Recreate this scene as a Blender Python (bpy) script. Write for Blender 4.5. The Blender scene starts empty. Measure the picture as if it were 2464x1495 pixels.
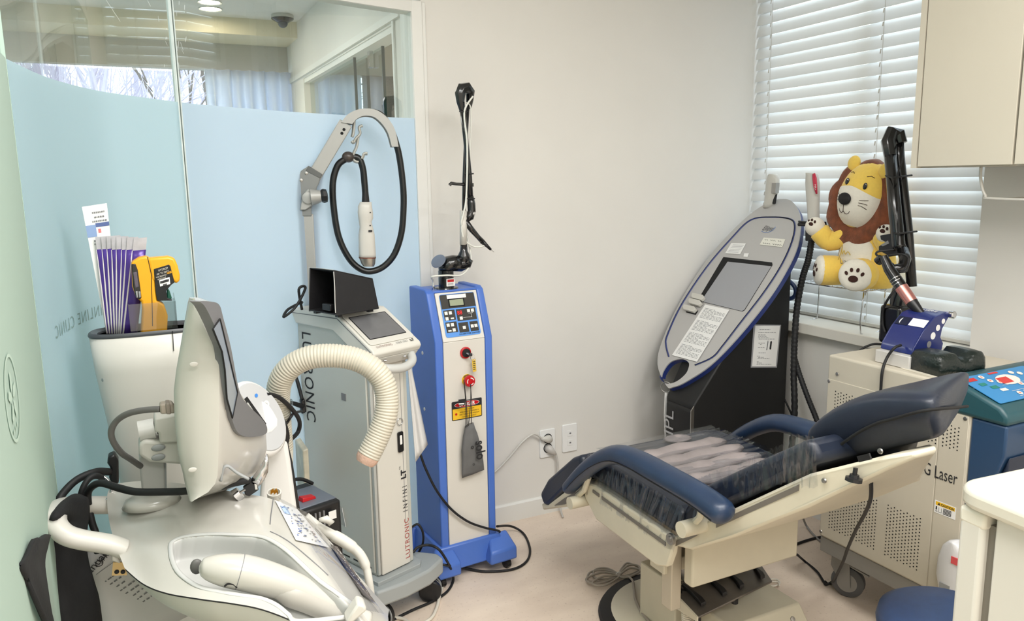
import bpy, bmesh, math, random
from mathutils import Vector as V, Matrix as M
S = bpy.context.scene
COL = S.collection
random.seed(7)
PI = math.pi
# ---------------------------------------------------------------- camera
F_PX, YAW, PITCH, ROLL, CAM_H = 1855.43, math.radians(26.2266), math.radians(9.5706), math.radians(-0.90737), 1.38
cy_, sy_, cp_, sp_ = math.cos(YAW), math.sin(YAW), math.cos(PITCH), math.sin(PITCH)
FW = V((sy_*cp_, cy_*cp_, -sp_)); R0 = V((cy_, -sy_, 0)); U0 = R0.cross(FW)
RT = R0*math.cos(ROLL)+U0*math.sin(ROLL); UP = U0*math.cos(ROLL)-R0*math.sin(ROLL)
CAM = V((0, 0, CAM_H))
cd = bpy.data.cameras.new('camera'); cam = bpy.data.objects.new('camera', cd); COL.objects.link(cam)
cam.matrix_world = M(((RT.x, UP.x, -FW.x, CAM.x), (RT.y, UP.y, -FW.y, CAM.y), (RT.z, UP.z, -FW.z, CAM.z), (0, 0, 0, 1)))
cd.sensor_fit = 'HORIZONTAL'; cd.sensor_width = 36; cd.lens = 36*F_PX/2464; cd.clip_start = .02; cd.clip_end = 200
S.camera = cam
# ---------------------------------------------------------------- world, lights, exposure
S.view_settings.view_transform = 'Standard'; S.view_settings.look = 'None'
S.view_settings.gamma = 1; S.view_settings.use_curve_mapping = False
S.view_settings.exposure = EXPOSURE = 0.31
w = bpy.data.worlds.new('overcast_sky'); S.world = w; w.use_nodes = True
bgn = w.node_tree.nodes['Background']; bgn.inputs[0].default_value = (.78, .88, 1.0, 1); bgn.inputs[1].default_value = 3.3

def area(name, loc, sx, sy, watts, col, rot=(0, 0, 0)):
    d = bpy.data.lights.new(name, 'AREA'); d.shape = 'RECTANGLE'; d.size = sx; d.size_y = sy; d.energy = watts; d.color = col
    o = bpy.data.objects.new(name, d); COL.objects.link(o); o.location = loc; o.rotation_euler = rot
    return o
for i, (lx, ly) in enumerate([(.75, .55), (1.45, .25), (.2, -.7), (1.35, -.95)]):
    area('ceiling_and_fill_light', (lx, ly, 2.435), .60, .60, 17.5, (1, .99, .968))
area('ceiling_and_fill_light', (.30, 1.15, 2.435), .45, .45, 9, (1, .99, .968))  # added fill lamp, brightens the deck of the foreground machine
area('corridor_panel_light', (.0, 3.6, 2.27), .9, .5, 14, (1, .97, .92))
area('back_room_panel_light', (2.4, 3.8, 2.27), .8, .5, 10, (1, .96, .88))

# ---------------------------------------------------------------- geometry helpers
def ray(px, py):
    return FW + RT*((px-1232)/F_PX) - UP*((py-747.5)/F_PX)
def P(px, py, x=None, y=None, z=None, t=None):      # a point seen at a pixel, on a given plane of the room
    d = ray(px, py)
    if t is not None: return CAM + d*t
    if x is not None: k = (x-CAM.x)/d.x
    elif y is not None: k = (y-CAM.y)/d.y
    else: k = (z-CAM.z)/d.z
    return CAM + d*k
def PP(px, py, o, n):                               # ... on any plane
    d = ray(px, py); return CAM + d*((V(o)-CAM).dot(V(n))/d.dot(V(n)))
def PD(px, py, a, deg):                             # ... on a vertical plane through a, running along deg
    r = math.radians(deg); return PP(px, py, (a[0], a[1], 0), (-math.sin(r), math.cos(r), 0))

def lin(c):
    c = c/255.0
    return c/12.92 if c <= .04045 else ((c+.055)/1.055)**2.4
def rgb(c): return (lin(c[0]), lin(c[1]), lin(c[2]), 1)
MATS = {}
def mat(name, col, rough=.5, metal=0, spec=.5, noise=0, nscale=20, bump=0, bscale=60, trans=0, alpha=1, emit=0, coat=0, stretch=None, col2=None, subs=0, sheen=0):
    if name in MATS: return MATS[name]
    m = bpy.data.materials.new(name); m.use_nodes = True; nt = m.node_tree; b = nt.nodes['Principled BSDF']
    b.inputs['Base Color'].default_value = rgb(col); b.inputs['Roughness'].default_value = rough; b.inputs['Metallic'].default_value = metal
    b.inputs['Specular IOR Level'].default_value = spec
    b.inputs['Coat Weight'].default_value = coat; b.inputs['Coat Roughness'].default_value = .08
    if trans: b.inputs['Transmission Weight'].default_value = trans
    if sheen: b.inputs['Sheen Weight'].default_value = sheen
    if alpha < 1: b.inputs['Alpha'].default_value = alpha
    if emit: b.inputs['Emission Color'].default_value = rgb(col); b.inputs['Emission Strength'].default_value = emit
    if noise or bump or col2:
        tc = nt.nodes.new('ShaderNodeTexCoord'); mp = nt.nodes.new('ShaderNodeMapping'); nt.links.new(tc.outputs['Object'], mp.inputs[0])
        if stretch: mp.inputs['Scale'].default_value = stretch
    if noise or col2:
        n = nt.nodes.new('ShaderNodeTexNoise'); n.inputs['Scale'].default_value = nscale; n.inputs['Detail'].default_value = 5
        r = nt.nodes.new('ShaderNodeValToRGB'); nt.links.new(mp.outputs[0], n.inputs['Vector']); nt.links.new(n.outputs['Fac'], r.inputs[0])
        c2 = col2 if col2 else tuple(max(0, c*(1-noise)) for c in col)
        r.color_ramp.elements[0].position = .33; r.color_ramp.elements[1].position = .67
        r.color_ramp.elements[0].color = rgb(c2); r.color_ramp.elements[1].color = rgb(col)
        nt.links.new(r.outputs[0], b.inputs['Base Color'])
    if bump:
        n2 = nt.nodes.new('ShaderNodeTexNoise'); n2.inputs['Scale'].default_value = bscale; n2.inputs['Detail'].default_value = 3
        bp = nt.nodes.new('ShaderNodeBump'); bp.inputs['Strength'].default_value = bump; bp.inputs['Distance'].default_value = .004
        nt.links.new(mp.outputs[0], n2.inputs['Vector']); nt.links.new(n2.outputs['Fac'], bp.inputs['Height']); nt.links.new(bp.outputs[0], b.inputs['Normal'])
    MATS[name] = m; return m

def glass_mat(name, tint, refl=1.0, haze=0):        # thin pane: clear, with mirror reflection rising at grazing angles (both faces alike)
    m = bpy.data.materials.new(name); m.use_nodes = True; nt = m.node_tree; nt.nodes.clear()
    o = nt.nodes.new('ShaderNodeOutputMaterial'); t = nt.nodes.new('ShaderNodeBsdfTransparent'); g = nt.nodes.new('ShaderNodeBsdfGlossy'); mx = nt.nodes.new('ShaderNodeMixShader')
    lw = nt.nodes.new('ShaderNodeLayerWeight'); lw.inputs[0].default_value = .5
    pw = nt.nodes.new('ShaderNodeMath'); pw.operation = 'POWER'; pw.inputs[1].default_value = 4.0
    mu = nt.nodes.new('ShaderNodeMath'); mu.operation = 'MULTIPLY_ADD'; mu.inputs[1].default_value = .7*refl; mu.inputs[2].default_value = .085*refl; mu.use_clamp = True
    t.inputs[0].default_value = rgb(tint); g.inputs['Roughness'].default_value = .02
    nt.links.new(lw.outputs['Facing'], pw.inputs[0]); nt.links.new(pw.outputs[0], mu.inputs[0]); nt.links.new(mu.outputs[0], mx.inputs[0]); nt.links.new(t.outputs[0], mx.inputs[1]); nt.links.new(g.outputs[0], mx.inputs[2])
    nt.links.new(mx.outputs[0], o.inputs[0]); MATS[name] = m; return m
def translucent_mat(name, col, frac, rough=.5, gloss=.06):
    m = bpy.data.materials.new(name); m.use_nodes = True; nt = m.node_tree; nt.nodes.clear()
    o = nt.nodes.new('ShaderNodeOutputMaterial'); d = nt.nodes.new('ShaderNodeBsdfDiffuse'); t = nt.nodes.new('ShaderNodeBsdfTranslucent')
    g = nt.nodes.new('ShaderNodeBsdfGlossy'); g.inputs['Roughness'].default_value = rough
    a = nt.nodes.new('ShaderNodeMixShader'); b = nt.nodes.new('ShaderNodeMixShader'); a.inputs[0].default_value = frac; b.inputs[0].default_value = gloss
    d.inputs[0].default_value = rgb(col); t.inputs[0].default_value = rgb(col)
    nt.links.new(d.outputs[0], a.inputs[1]); nt.links.new(t.outputs[0], a.inputs[2]); nt.links.new(a.outputs[0], b.inputs[1]); nt.links.new(g.outputs[0], b.inputs[2])
    nt.links.new(b.outputs[0], o.inputs[0]); MATS[name] = m; return m

def cr(pts, k=8, closed=False):                     # Catmull-Rom through points
    pts = [V(p) for p in pts]; n = len(pts); out = []
    rng = n if closed else n-1
    for i in range(rng):
        if closed: a, b, c, d = pts[(i-1) % n], pts[i], pts[(i+1) % n], pts[(i+2) % n]
        else: a, b, c, d = pts[max(i-1, 0)], pts[i], pts[i+1], pts[min(i+2, n-1)]
        for j in range(k):
            t = j/k
            out.append(.5*((2*b)+(c-a)*t+(2*a-5*b+4*c-d)*t*t+(3*b-a-3*c+d)*t*t*t))
    if not closed: out.append(pts[-1].copy())
    return out

class G:
    """collects shapes, in the frame T, into one mesh (stored in world coordinates)"""
    def __init__(s, T=None): s.v = []; s.f = []; s.m = []; s.T = T if T is not None else M()
    def add(s, vs, fs, mi=0):
        o = len(s.v); s.v += [s.T @ V(p) for p in vs]; s.f += [[i+o for i in f] for f in fs]; s.m += [mi]*len(fs); return s
    def box(s, c, d, R=None, mi=0):
        x, y, z = d[0]/2, d[1]/2, d[2]/2
        vs = [V(p) for p in ((-x, -y, -z), (x, -y, -z), (x, y, -z), (-x, y, -z), (-x, -y, z), (x, -y, z), (x, y, z), (-x, y, z))]
        if R is not None: vs = [R @ p for p in vs]
        return s.add([p+V(c) for p in vs], [(3, 2, 1, 0), (4, 5, 6, 7), (0, 1, 5, 4), (1, 2, 6, 5), (2, 3, 7, 6), (3, 0, 4, 7)], mi)
    def span(s, a, b, mi=0):
        return s.box([(a[i]+b[i])/2 for i in range(3)], [abs(b[i]-a[i]) for i in range(3)], None, mi)
    def hexa(s, p, mi=0):
        return s.add(p, [(3, 2, 1, 0), (4, 5, 6, 7), (0, 1, 5, 4), (1, 2, 6, 5), (2, 3, 7, 6), (3, 0, 4, 7)], mi)
    def loft(s, rings, mi=0, cap=True, loop=False):
        n = len(rings[0]); vs = [p for r in rings for p in r]; fs = []
        K = len(rings)
        for i in range(K if loop else K-1):
            for j in range(n):
                a = i*n+j; b = i*n+(j+1) % n; c = ((i+1) % K)*n+(j+1) % n; d = ((i+1) % K)*n+j; fs.append((a, b, c, d))
        if cap and not loop: fs.append(tuple(range(n-1, -1, -1))); fs.append(tuple((K-1)*n+j for j in range(n)))
        return s.add(vs, fs, mi)
    def tube(s, path, r, n=8, closed=False, mi=0, flat=1.0, up=None):
        path = [V(p) for p in path]; K = len(path); rr = r if isinstance(r, (list, tuple)) else [r]*K
        rings = []; nrm = None
        for i, p in enumerate(path):
            if closed: t = path[(i+1) % K]-path[i-1]
            else: t = path[min(i+1, K-1)]-path[max(i-1, 0)]
            if t.length < 1e-9: t = V((0, 0, 1))
            t.normalize()
            if nrm is None:
                a = V(up) if up else (V((0, 0, 1)) if abs(t.z) < .9 else V((1, 0, 0)))
                nrm = (a - t*a.dot(t)).normalized()
            else:
                nrm = nrm - t*nrm.dot(t)
                nrm = nrm.normalized() if nrm.length > 1e-6 else t.orthogonal().normalized()
            b = t.cross(nrm)
            rings.append([p + nrm*(math.cos(2*PI*j/n)*rr[i]*flat) + b*(math.sin(2*PI*j/n)*rr[i]) for j in range(n)])
        return s.loft(rings, mi, True, closed)
    def lathe(s, prof, o, ax=(0, 0, 1), n=24, mi=0, sc=(1, 1), u=None):
        ax = V(ax).normalized(); u = (V(u) if u else (V((1, 0, 0)) if abs(ax.x) < .9 else V((0, 1, 0)))); u = (u-ax*u.dot(ax)).normalized(); w_ = ax.cross(u)
        rings = [[V(o)+ax*h+u*(math.cos(2*PI*j/n)*max(r, 1e-5)*sc[0])+w_*(math.sin(2*PI*j/n)*max(r, 1e-5)*sc[1]) for j in range(n)] for r, h in prof]
        return s.loft(rings, mi)
    def cyl(s, a, b, r, n=16, mi=0, r2=None):
        a = V(a); b = V(b); return s.lathe([(r, 0), (r if r2 is None else r2, (b-a).length)], a, b-a, n, mi)
    def ball(s, c, r, n=12, mi=0, R=None, e=1.0):
        rx, ry, rz = (r, r, r) if not isinstance(r, (tuple, list)) else r; k = n; vs = []; rings = []
        for i in range(1, k):
            th = PI*i/k; ring = []
            for j in range(2*k):
                ph = PI*j/k; q = V((rx*math.sin(th)*math.cos(ph), ry*math.sin(th)*math.sin(ph), -rz*math.cos(th)))
                ring.append((R @ q if R is not None else q)+V(c))
            rings.append(ring)
        vs = [p for r_ in rings for p in r_]; N = 2*k; fs = []
        for i in range(k-2):
            for j in range(N): fs.append((i*N+j, i*N+(j+1) % N, (i+1)*N+(j+1) % N, (i+1)*N+j))
        b0 = V((0, 0, -rz)); b1 = V((0, 0, rz))
        if R is not None: b0 = R @ b0; b1 = R @ b1
        vs += [b0+V(c), b1+V(c)]; L = len(vs)
        for j in range(N): fs.append((L-2, (j+1) % N, j)); fs.append((L-1, (k-2)*N+j, (k-2)*N+(j+1) % N))
        return s.add(vs, fs, mi)
    def prism(s, poly, d, mi=0):                    # polygon of 3-D points swept by vector d
        n = len(poly); d = V(d); vs = [V(p) for p in poly]+[V(p)+d for p in poly]
        fs = [tuple(range(n-1, -1, -1)), tuple(range(n, 2*n))]+[(i, (i+1) % n, n+(i+1) % n, n+i) for i in range(n)]
        return s.add(vs, fs, mi)
    def poly(s, pts, mi=0): return s.add([V(p) for p in pts], [tuple(range(len(pts)))], mi)
    def sheet(s, rows, mi=0):                       # a grid of points
        n = len(rows[0]); vs = [p for r in rows for p in r]
        return s.add(vs, [(i*n+j, i*n+j+1, (i+1)*n+j+1, (i+1)*n+j) for i in range(len(rows)-1) for j in range(n-1)], mi)

FRAME = {}
def thing(name, label, cat, loc=(0, 0, 0), rz=0, group=None):
    o = bpy.data.objects.new(name, None); COL.objects.link(o); o.location = loc; o.rotation_euler = (0, 0, rz); o.empty_display_size = .05
    o['label'] = label; o['category'] = cat
    if group: o['group'] = group
    FRAME[o.name] = M.Translation(V(loc)) @ M.Rotation(rz, 4, 'Z'); return o
def T(o): return FRAME[o.name]
def tag(o, label=None, cat=None, group=None, kind=None):
    for k, v in (('label', label), ('category', cat), ('group', group), ('kind', kind)):
        if v: o[k] = v
    return o
def obj(name, g, m, parent=None, bev=0, smooth=False, seg=2, sub=0, auto=None, solid=0, org=None):
    me = bpy.data.meshes.new(name)
    loc = V((0, 0, 0))
    if parent is not None: W = FRAME[parent.name].inverted()
    elif org is not None: W = M.Translation(-V(org)); loc = V(org)
    else: W = M()
    me.from_pydata([W @ p for p in g.v], [], g.f)
    ms = m if isinstance(m, (list, tuple)) else [m]
    for k in ms: me.materials.append(k)
    if len(ms) > 1: me.polygons.foreach_set('material_index', g.m)
    bm = bmesh.new(); bm.from_mesh(me); bmesh.ops.recalc_face_normals(bm, faces=bm.faces); bm.to_mesh(me); bm.free()
    o = bpy.data.objects.new(name, me); COL.objects.link(o); o.location = loc
    if parent is not None: o.parent = parent; FRAME[o.name] = FRAME[parent.name]
    else: FRAME[o.name] = M.Translation(loc)
    if smooth or sub: me.polygons.foreach_set('use_smooth', [True]*len(me.polygons))
    if auto:
        me.polygons.foreach_set('use_smooth', [True]*len(me.polygons))
        me.set_sharp_from_angle(angle=math.radians(auto))
    if solid: k = o.modifiers.new('solid', 'SOLIDIFY'); k.thickness = solid; k.offset = 0
    if bev: k = o.modifiers.new('bevel', 'BEVEL'); k.width = bev; k.segments = seg; k.limit_method = 'ANGLE'; k.angle_limit = math.radians(35); k.harden_normals = False
    if bev: me.polygons.foreach_set('use_smooth', [True]*len(me.polygons)); me.set_sharp_from_angle(angle=math.radians(40))
    if sub: k = o.modifiers.new('subdivision', 'SUBSURF'); k.levels = sub; k.render_levels = sub
    return o
def struct(name, g, m, parent=None, **k):
    o = obj(name, g, m, parent, **k)
    if parent is None: o['kind'] = 'structure'
    return o
def copy_tree(o, parent=None):
    c = o.copy(); COL.objects.link(c)
    if parent is not None: c.parent = parent
    FRAME[c.name] = FRAME[o.name]
    for ch in list(o.children): copy_tree(ch, c)
    return c
def text(name, s, size, o, u, v, m, parent=None, lift=.0006, align='LEFT', shear=0, space=1.0, width=1.0, fn=None, bold=0):
    cu = bpy.data.curves.new('lettering', 'FONT'); cu.body = s; cu.size = size; cu.align_x = align; cu.shear = shear; cu.space_character = space; cu.resolution_u = 3; cu.offset = bold
    tmp = bpy.data.objects.new('lettering', cu); COL.objects.link(tmp)
    me = bpy.data.meshes.new_from_object(tmp.evaluated_get(bpy.context.evaluated_depsgraph_get()))
    bpy.data.objects.remove(tmp); bpy.data.curves.remove(cu)
    o = V(o); u = V(u).normalized(); v = V(v); v = (v-u*v.dot(u)).normalized(); n = u.cross(v)
    g = G(); g.v = [(fn(p.co.x*width, p.co.y) if fn else o+u*(p.co.x*width)+v*p.co.y+n*lift) for p in me.vertices]
    g.f = [list(f.vertices) for f in me.polygons]; g.m = [0]*len(g.f)
    bpy.data.meshes.remove(me)
    return obj(name, g, m, parent)
def lines(g, o, u, v, rows, x0, x1, h, jag=.25, words=True):   # rows of small print as little bars on a sheet
    o = V(o); u = V(u).normalized(); v = V(v).normalized()
    for y in rows:
        x = x0; end = x1-random.random()*jag*(x1-x0)
        while x < end:
            L = random.uniform(.6, 2.6)*h*1.6 if words else end-x
            a = o+u*x+v*y; b = o+u*min(x+L, end)+v*y
            g.poly([a, b, b+v*h, a+v*h]); x += L+h*.55
def frame_of(o, u, v):
    u = V(u).normalized(); v = V(v); v = (v-u*v.dot(u)).normalized(); n = u.cross(v)
    return M(((u.x, v.x, n.x, o[0]), (u.y, v.y, n.y, o[1]), (u.z, v.z, n.z, o[2]), (0, 0, 0, 1)))
def rrect(w_, h_, r, k=4, cx=0, cy=0):
    out = []
    for (sx, sy, a0) in ((1, 1, 0), (-1, 1, 90), (-1, -1, 180), (1, -1, 270)):
        for i in range(k+1):
            a = math.radians(a0+90*i/k); out.append((cx+sx*(w_/2-r)+r*math.cos(a), cy+sy*(h_/2-r)+r*math.sin(a)))
    return out
def plate(g, Tm, w_, h_, th, r, cx=0, cy=0, z0=0, mi=0, k=4):     # rounded plate in frame Tm, rising from z0
    pts = [Tm @ V((x, y, z0)) for x, y in rrect(w_, h_, r, k, cx, cy)]
    n = (Tm.to_3x3() @ V((0, 0, 1)))*th
    return g.prism(pts, n, mi)

# ---------------------------------------------------------------- materials
M_wall = mat('wall_paint', (226, 223, 217), .85, noise=.015, nscale=3, bump=.03, bscale=160)
M_ceil = mat('ceiling_paint', (232, 231, 228), .9)
M_trim = mat('trim_paint', (228, 227, 222), .55)
M_white = mat('white_plastic', (204, 201, 193), .35, noise=.012, nscale=6)
M_gloss = mat('gloss_white', (193, 190, 182), .24, coat=.25)
M_cream = mat('cream_enamel', (222, 215, 198), .42, noise=.02, nscale=9)
M_black = mat('black_plastic', (24, 24, 26), .4)
M_glblack = mat('gloss_black', (12, 12, 14), .22, coat=.5)
M_rubber = mat('black_rubber', (20, 20, 22), .6)
M_chrome = mat('chrome', (210, 210, 212), .16, 1)
M_steel = mat('brushed_steel', (170, 168, 165), .34, 1)
M_dark = mat('dark_gap', (12, 12, 13), .8)
M_grey = mat('grey_plastic', (150, 152, 152), .5)
M_ink = mat('black_ink', (30, 30, 33), .7)
M_greyink = mat('grey_ink', (120, 120, 122), .7)
M_paper = mat('white_paper', (236, 235, 232), .7)
M_red = mat('red_plastic', (190, 22, 30), .35)
M_clear = glass_mat('clear_acrylic', (238, 240, 240), 1.0)
M_film = glass_mat('cling_film', (240, 241, 243), .75)
# ================================================================ ROOM SHELL
YB, XW, XI, ZC = 2.689, 2.42, 2.60, 2.45      # back wall, window wall, window plane, ceiling
M_floor = mat('marbled_linoleum', (236, 219, 201), .45, spec=.3, col2=(222, 204, 187), nscale=5, bump=.02, bscale=40, stretch=(1, 2.2, 1))
def floor_flecks(m):
    nt = m.node_tree; b = nt.nodes['Principled BSDF']; src = b.inputs['Base Color'].links[0].from_socket
    tc = nt.nodes.new('ShaderNodeTexCoord'); n = nt.nodes.new('ShaderNodeTexNoise'); n.inputs['Scale'].default_value = 100; n.inputs['Detail'].default_value = 6
    r = nt.nodes.new('ShaderNodeValToRGB'); r.color_ramp.elements[0].position = .61; r.color_ramp.elements[1].position = .73
    mx = nt.nodes.new('ShaderNodeMixRGB'); mx.inputs[2].default_value = rgb((204, 183, 166))
    nt.links.new(tc.outputs['Object'], n.inputs['Vector']); nt.links.new(n.outputs['Fac'], r.inputs[0]); nt.links.new(r.outputs[0], mx.inputs[0]); nt.links.new(src, mx.inputs[1]); nt.links.new(mx.outputs[0], b.inputs['Base Color'])
floor_flecks(M_floor)
struct('floor', G().span((-2.6, -1.7, -.1), (4.2, 5.3, 0)), M_floor)
struct('ceiling', G().span((-1.0, -1.7, ZC), (2.8, 2.75, ZC+.1)), M_ceil)
struct('wall_back', G().span((.985, YB, 0), (2.72, YB+.1, ZC)), M_wall)
g = G(); g.span((XW, 1.543, 0), (2.62, YB, .757)); g.span((XW, -1.7, 0), (2.62, 1.543, ZC)); g.span((XW, 1.543, 2.40), (2.62, YB, ZC)); struct('wall_right', g, M_wall)
struct('wall_near', G().span((-1.0, -1.8, 0), (2.62, -1.7, ZC)), M_wall)
struct('wall_left', G().span((-1.1, -1.8, 0), (-1.0, .0, ZC)), M_wall)
g = G(); g.span((1.0, YB-.013, 0), (XW, YB, .07)); g.hexa([(1.0, YB-.013, .07), (XW, YB-.013, .07), (XW, YB, .07), (1.0, YB, .07), (1.0, YB-.006, .076), (XW, YB-.006, .076), (XW, YB, .076), (1.0, YB, .076)])
struct('baseboard_back', g, M_trim)
struct('baseboard_right', G().span((XW-.013, -1.7, 0), (XW, YB-.013, .075)), M_trim)
# window: sill, frame, pane
wn = struct('window_1', G().span((2.56, 1.543, .757), (2.62, YB, .80)).span((2.575, 1.543, .80), (2.62, 1.60, 2.40)).span((2.575, 2.63, .80), (2.62, YB, 2.40)).span((2.575, 1.60, 2.34), (2.62, 2.63, 2.40)).span((2.58, 2.09, .80), (2.615, 2.13, 2.34)), M_trim)
M_pane = glass_mat('window_pane', (244, 250, 250), .6)
obj('pane', G().poly([(2.6, 1.6, .8), (2.6, 2.09, .8), (2.6, 2.09, 2.34), (2.6, 1.6, 2.34)]), M_pane, wn)
obj('pane', G().poly([(2.6, 2.13, .8), (2.6, 2.63, .8), (2.6, 2.63, 2.34), (2.6, 2.13, 2.34)]), M_pane, wn)
M_sill = mat('sill_board', (226, 222, 212), .38, noise=.02, nscale=5)
struct('trim_1', G().span((2.375, 1.50, .757), (2.585, YB, .80)), M_sill, bev=.004)

# ---------------------------------------------------------------- venetian blind
M_slat = translucent_mat('blind_slat', (228, 228, 226), .12, .4, .04)
bl = thing('venetian_blind', 'white horizontal slat blind covering the window behind the plush lion', 'blind', (2.545, 2.115, .80))
y0, y1 = 1.552, 2.682
slat_me = None
nsl = 34
for i in range(nsl):
    z = .825+i*.0472
    til = math.radians(19 - 3*math.sin(i*.35))          # from the vertical: top edge towards the window
    if slat_me is None:
        prof = []
        for k in range(7):
            u = (k-3)/3*.0255; c = .0036*(1-((k-3)/3)**2); prof.append((u, c))
        rows = []
        for yy in (y0, (y0*2+y1)/3, (y0+2*y1)/3, y1):
            rows.append([V((2.545 - c, yy, .80+u)) for u, c in prof])
        s = obj('slat', G().sheet(rows), M_slat, bl, smooth=True); slat_me = s.data
    else:
        s = bpy.data.objects.new('slat', slat_me); COL.objects.link(s); s.parent = bl
    s.location = (0, 0, z-.80); s.rotation_euler = (random.uniform(-.002, .002), til, 0)
for yy in (1.60, 2.03, 2.585):
    g = G()
    for dx in (-.016, .012): g.tube([(2.545+dx, yy, .80), (2.545+dx, yy, 2.40)], .0011, 5)
    for i in range(nsl): g.box((2.5215, yy+.002*math.sin(i), .835+i*.0472), (.002, .0045, .016), M.Rotation(.18, 3, 'X'))
    obj('ladder_cord', g, M_white, bl)
obj('bottom_rail', G().span((2.525, y0, .803), (2.565, y1, .816)), M_white, bl, bev=.003)
obj('head_rail', G().span((2.52, y0, 2.36), (2.575, y1, 2.40)), M_white, bl)

# ---------------------------------------------------------------- curved glass partition
CP = [(-.172, 1.644), (-.128, 1.894), (-.055, 2.09), (.02, 2.195), (.149, 2.335), (.244, 2.412), (.379, 2.490), (.518, 2.56), (.722, 2.63), (.955, 2.689)]
CC = [V((a, b, 0)) for a, b in CP]; CC = cr(CC, 6)
def offs(path, d):
    out = []
    for i, p in enumerate(path):
        t = (path[min(i+1, len(path)-1)]-path[max(i-1, 0)]).normalized(); out.append(p+V((-t.y, t.x, 0))*d)
    return out
isplit = min(range(len(CC)), key=lambda i: (CC[i]-V((.152, 2.338, 0))).length)
Z1 = 1.968
def curve_sheet(path, za, zb):
    return G().sheet([[V((p.x, p.y, z)) for p in path] for z in (za, (za+zb)/2, zb)])
M_glass = glass_mat('clear_glass', (236, 243, 241), 2.1)
M_frost = translucent_mat('frosted_film', (214, 230, 247), .64, .5, .02)
M_frostg = translucent_mat('frosted_film_green', (184, 202, 190), .30, .5, .02)
pt = bpy.data.objects.new('window_2', None); COL.objects.link(pt); pt['kind'] = 'structure'; FRAME[pt.name] = M()
def split_panes(a, b, nm='glass_pane'):
    obj(nm, curve_sheet(CC[a:b], .0, Z1), M_glass, pt, smooth=True)
split_panes(0, isplit+1); split_panes(isplit, len(CC))
M_frostl = translucent_mat('frosted_film_pale_green', (212, 234, 245), .63, .5, .02)
ob_ = offs(CC, -.005)
obj('frosted_film', curve_sheet(ob_[:isplit+1], 0, 1.604), M_frostl, pt, smooth=True); obj('frosted_film', curve_sheet(ob_[isplit:], 0, 1.604), M_frost, pt, smooth=True)
sp = CC[isplit]; tn = (CC[isplit+1]-CC[isplit-1]).normalized()
M_edge = mat('glass_edge', (222, 232, 230), .2, spec=.8)
M_edged = mat('glass_edge_dark', (92, 104, 100), .25)
fr = frame_of(sp, tn, V((0, 0, 1)))
g = G(fr); g.box((-.004, Z1/2, .001), (.0035, Z1, .012)); g.box((.0048, Z1/2, .001), (.003, Z1, .012)); obj('glass_edge', g, M_edge, pt)
g = G(fr); g.box((.0008, Z1/2, .001), (.0042, Z1, .009)); obj('glass_joint', g, M_edged, pt)
# left glass leaf, running on towards the camera
LE = CC[0]; LD = V((.0, -1, 0)); LN = V((-LD.y, LD.x, 0))
def leafpt(s_, z, off=0): return LE+LD*s_+LN*off+V((0, 0, z))
lf = bpy.data.objects.new('window_3', None); COL.objects.link(lf); lf['kind'] = 'structure'; FRAME[lf.name] = M()
obj('glass_pane', G().sheet([[leafpt(a, z) for a in (.006, .7, 1.7)] for z in (0, 1, Z1)]), M_glass, lf)
obj('frosted_film', G().sheet([[leafpt(a, z, .006) for a in (.006, .7, 1.7)] for z in (0, .8, 1.604)]), M_frostg, lf)
obj('glass_edge', G().prism([leafpt(-.002, 0, -.006), leafpt(.001, 0, -.006), leafpt(.001, 0, .006), leafpt(-.002, 0, .006)], (0, 0, Z1)), mat('glass_edge_pale', (176, 200, 186), .25), lf)
# emblem on the leaf: two rings and a leaf-like mark
M_logo = mat('etched_logo', (182, 202, 188), .6)
def ring_on(fn, r0, r1, sy=1.0, n=36):
    g = G()
    for k in range(n):
        a, b = 2*PI*k/n, 2*PI*(k+1)/n
        g.poly([fn(r0*math.cos(a), sy*r0*math.sin(a)), fn(r1*math.cos(a), sy*r1*math.sin(a)), fn(r1*math.cos(b), sy*r1*math.sin(b)), fn(r0*math.cos(b), sy*r0*math.sin(b))])
    return g
lc = .41; lz_ = P(15, 960, y=1.234).z
fnl = lambda a, b: leafpt(lc-a*.95, lz_+b*.95, .0075)
g = ring_on(fnl, .060, .065)
for k in range(5):
    a = math.radians(90+72*k)
    g.poly([fnl(math.cos(a+d)*r, math.sin(a+d)*r) for r, d in ((.004, 0), (.02, .5), (.040, .12), (.036, -.2), (.016, -.45))])
for k in range(3): g.poly([fnl(-.03+.02*k, -.048), fnl(-.02+.02*k, -.046), fnl(-.02+.02*k, -.04), fnl(-.03+.02*k, -.042)])
obj('etched_emblem', g, M_logo, lf)
# clinic name on the curved glass (read from the corridor side, so mirrored here)
arc = [0]
for i in range(1, len(CC)): arc.append(arc[-1]+(CC[i]-CC[i-1]).length)
def on_curve(s_, z, off):
    for i in range(1, len(CC)):
        if arc[i] >= s_: break
    k = (s_-arc[i-1])/(arc[i]-arc[i-1]); p = CC[i-1].lerp(CC[i], k); t = (CC[i]-CC[i-1]).normalized()
    return p+V((-t.y, t.x, 0))*off+V((0, 0, z))
text('etched_lettering', 'JASMINLINE CLINIC', .037, (0, 0, 0), (1, 0, 0), (0, 1, 0), M_greyink if False else mat('etched_text', (128, 152, 150), .6), pt, space=1.25,
     fn=lambda x, y: on_curve(max(.01, .505-x), 1.083+y, -.0062))
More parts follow.
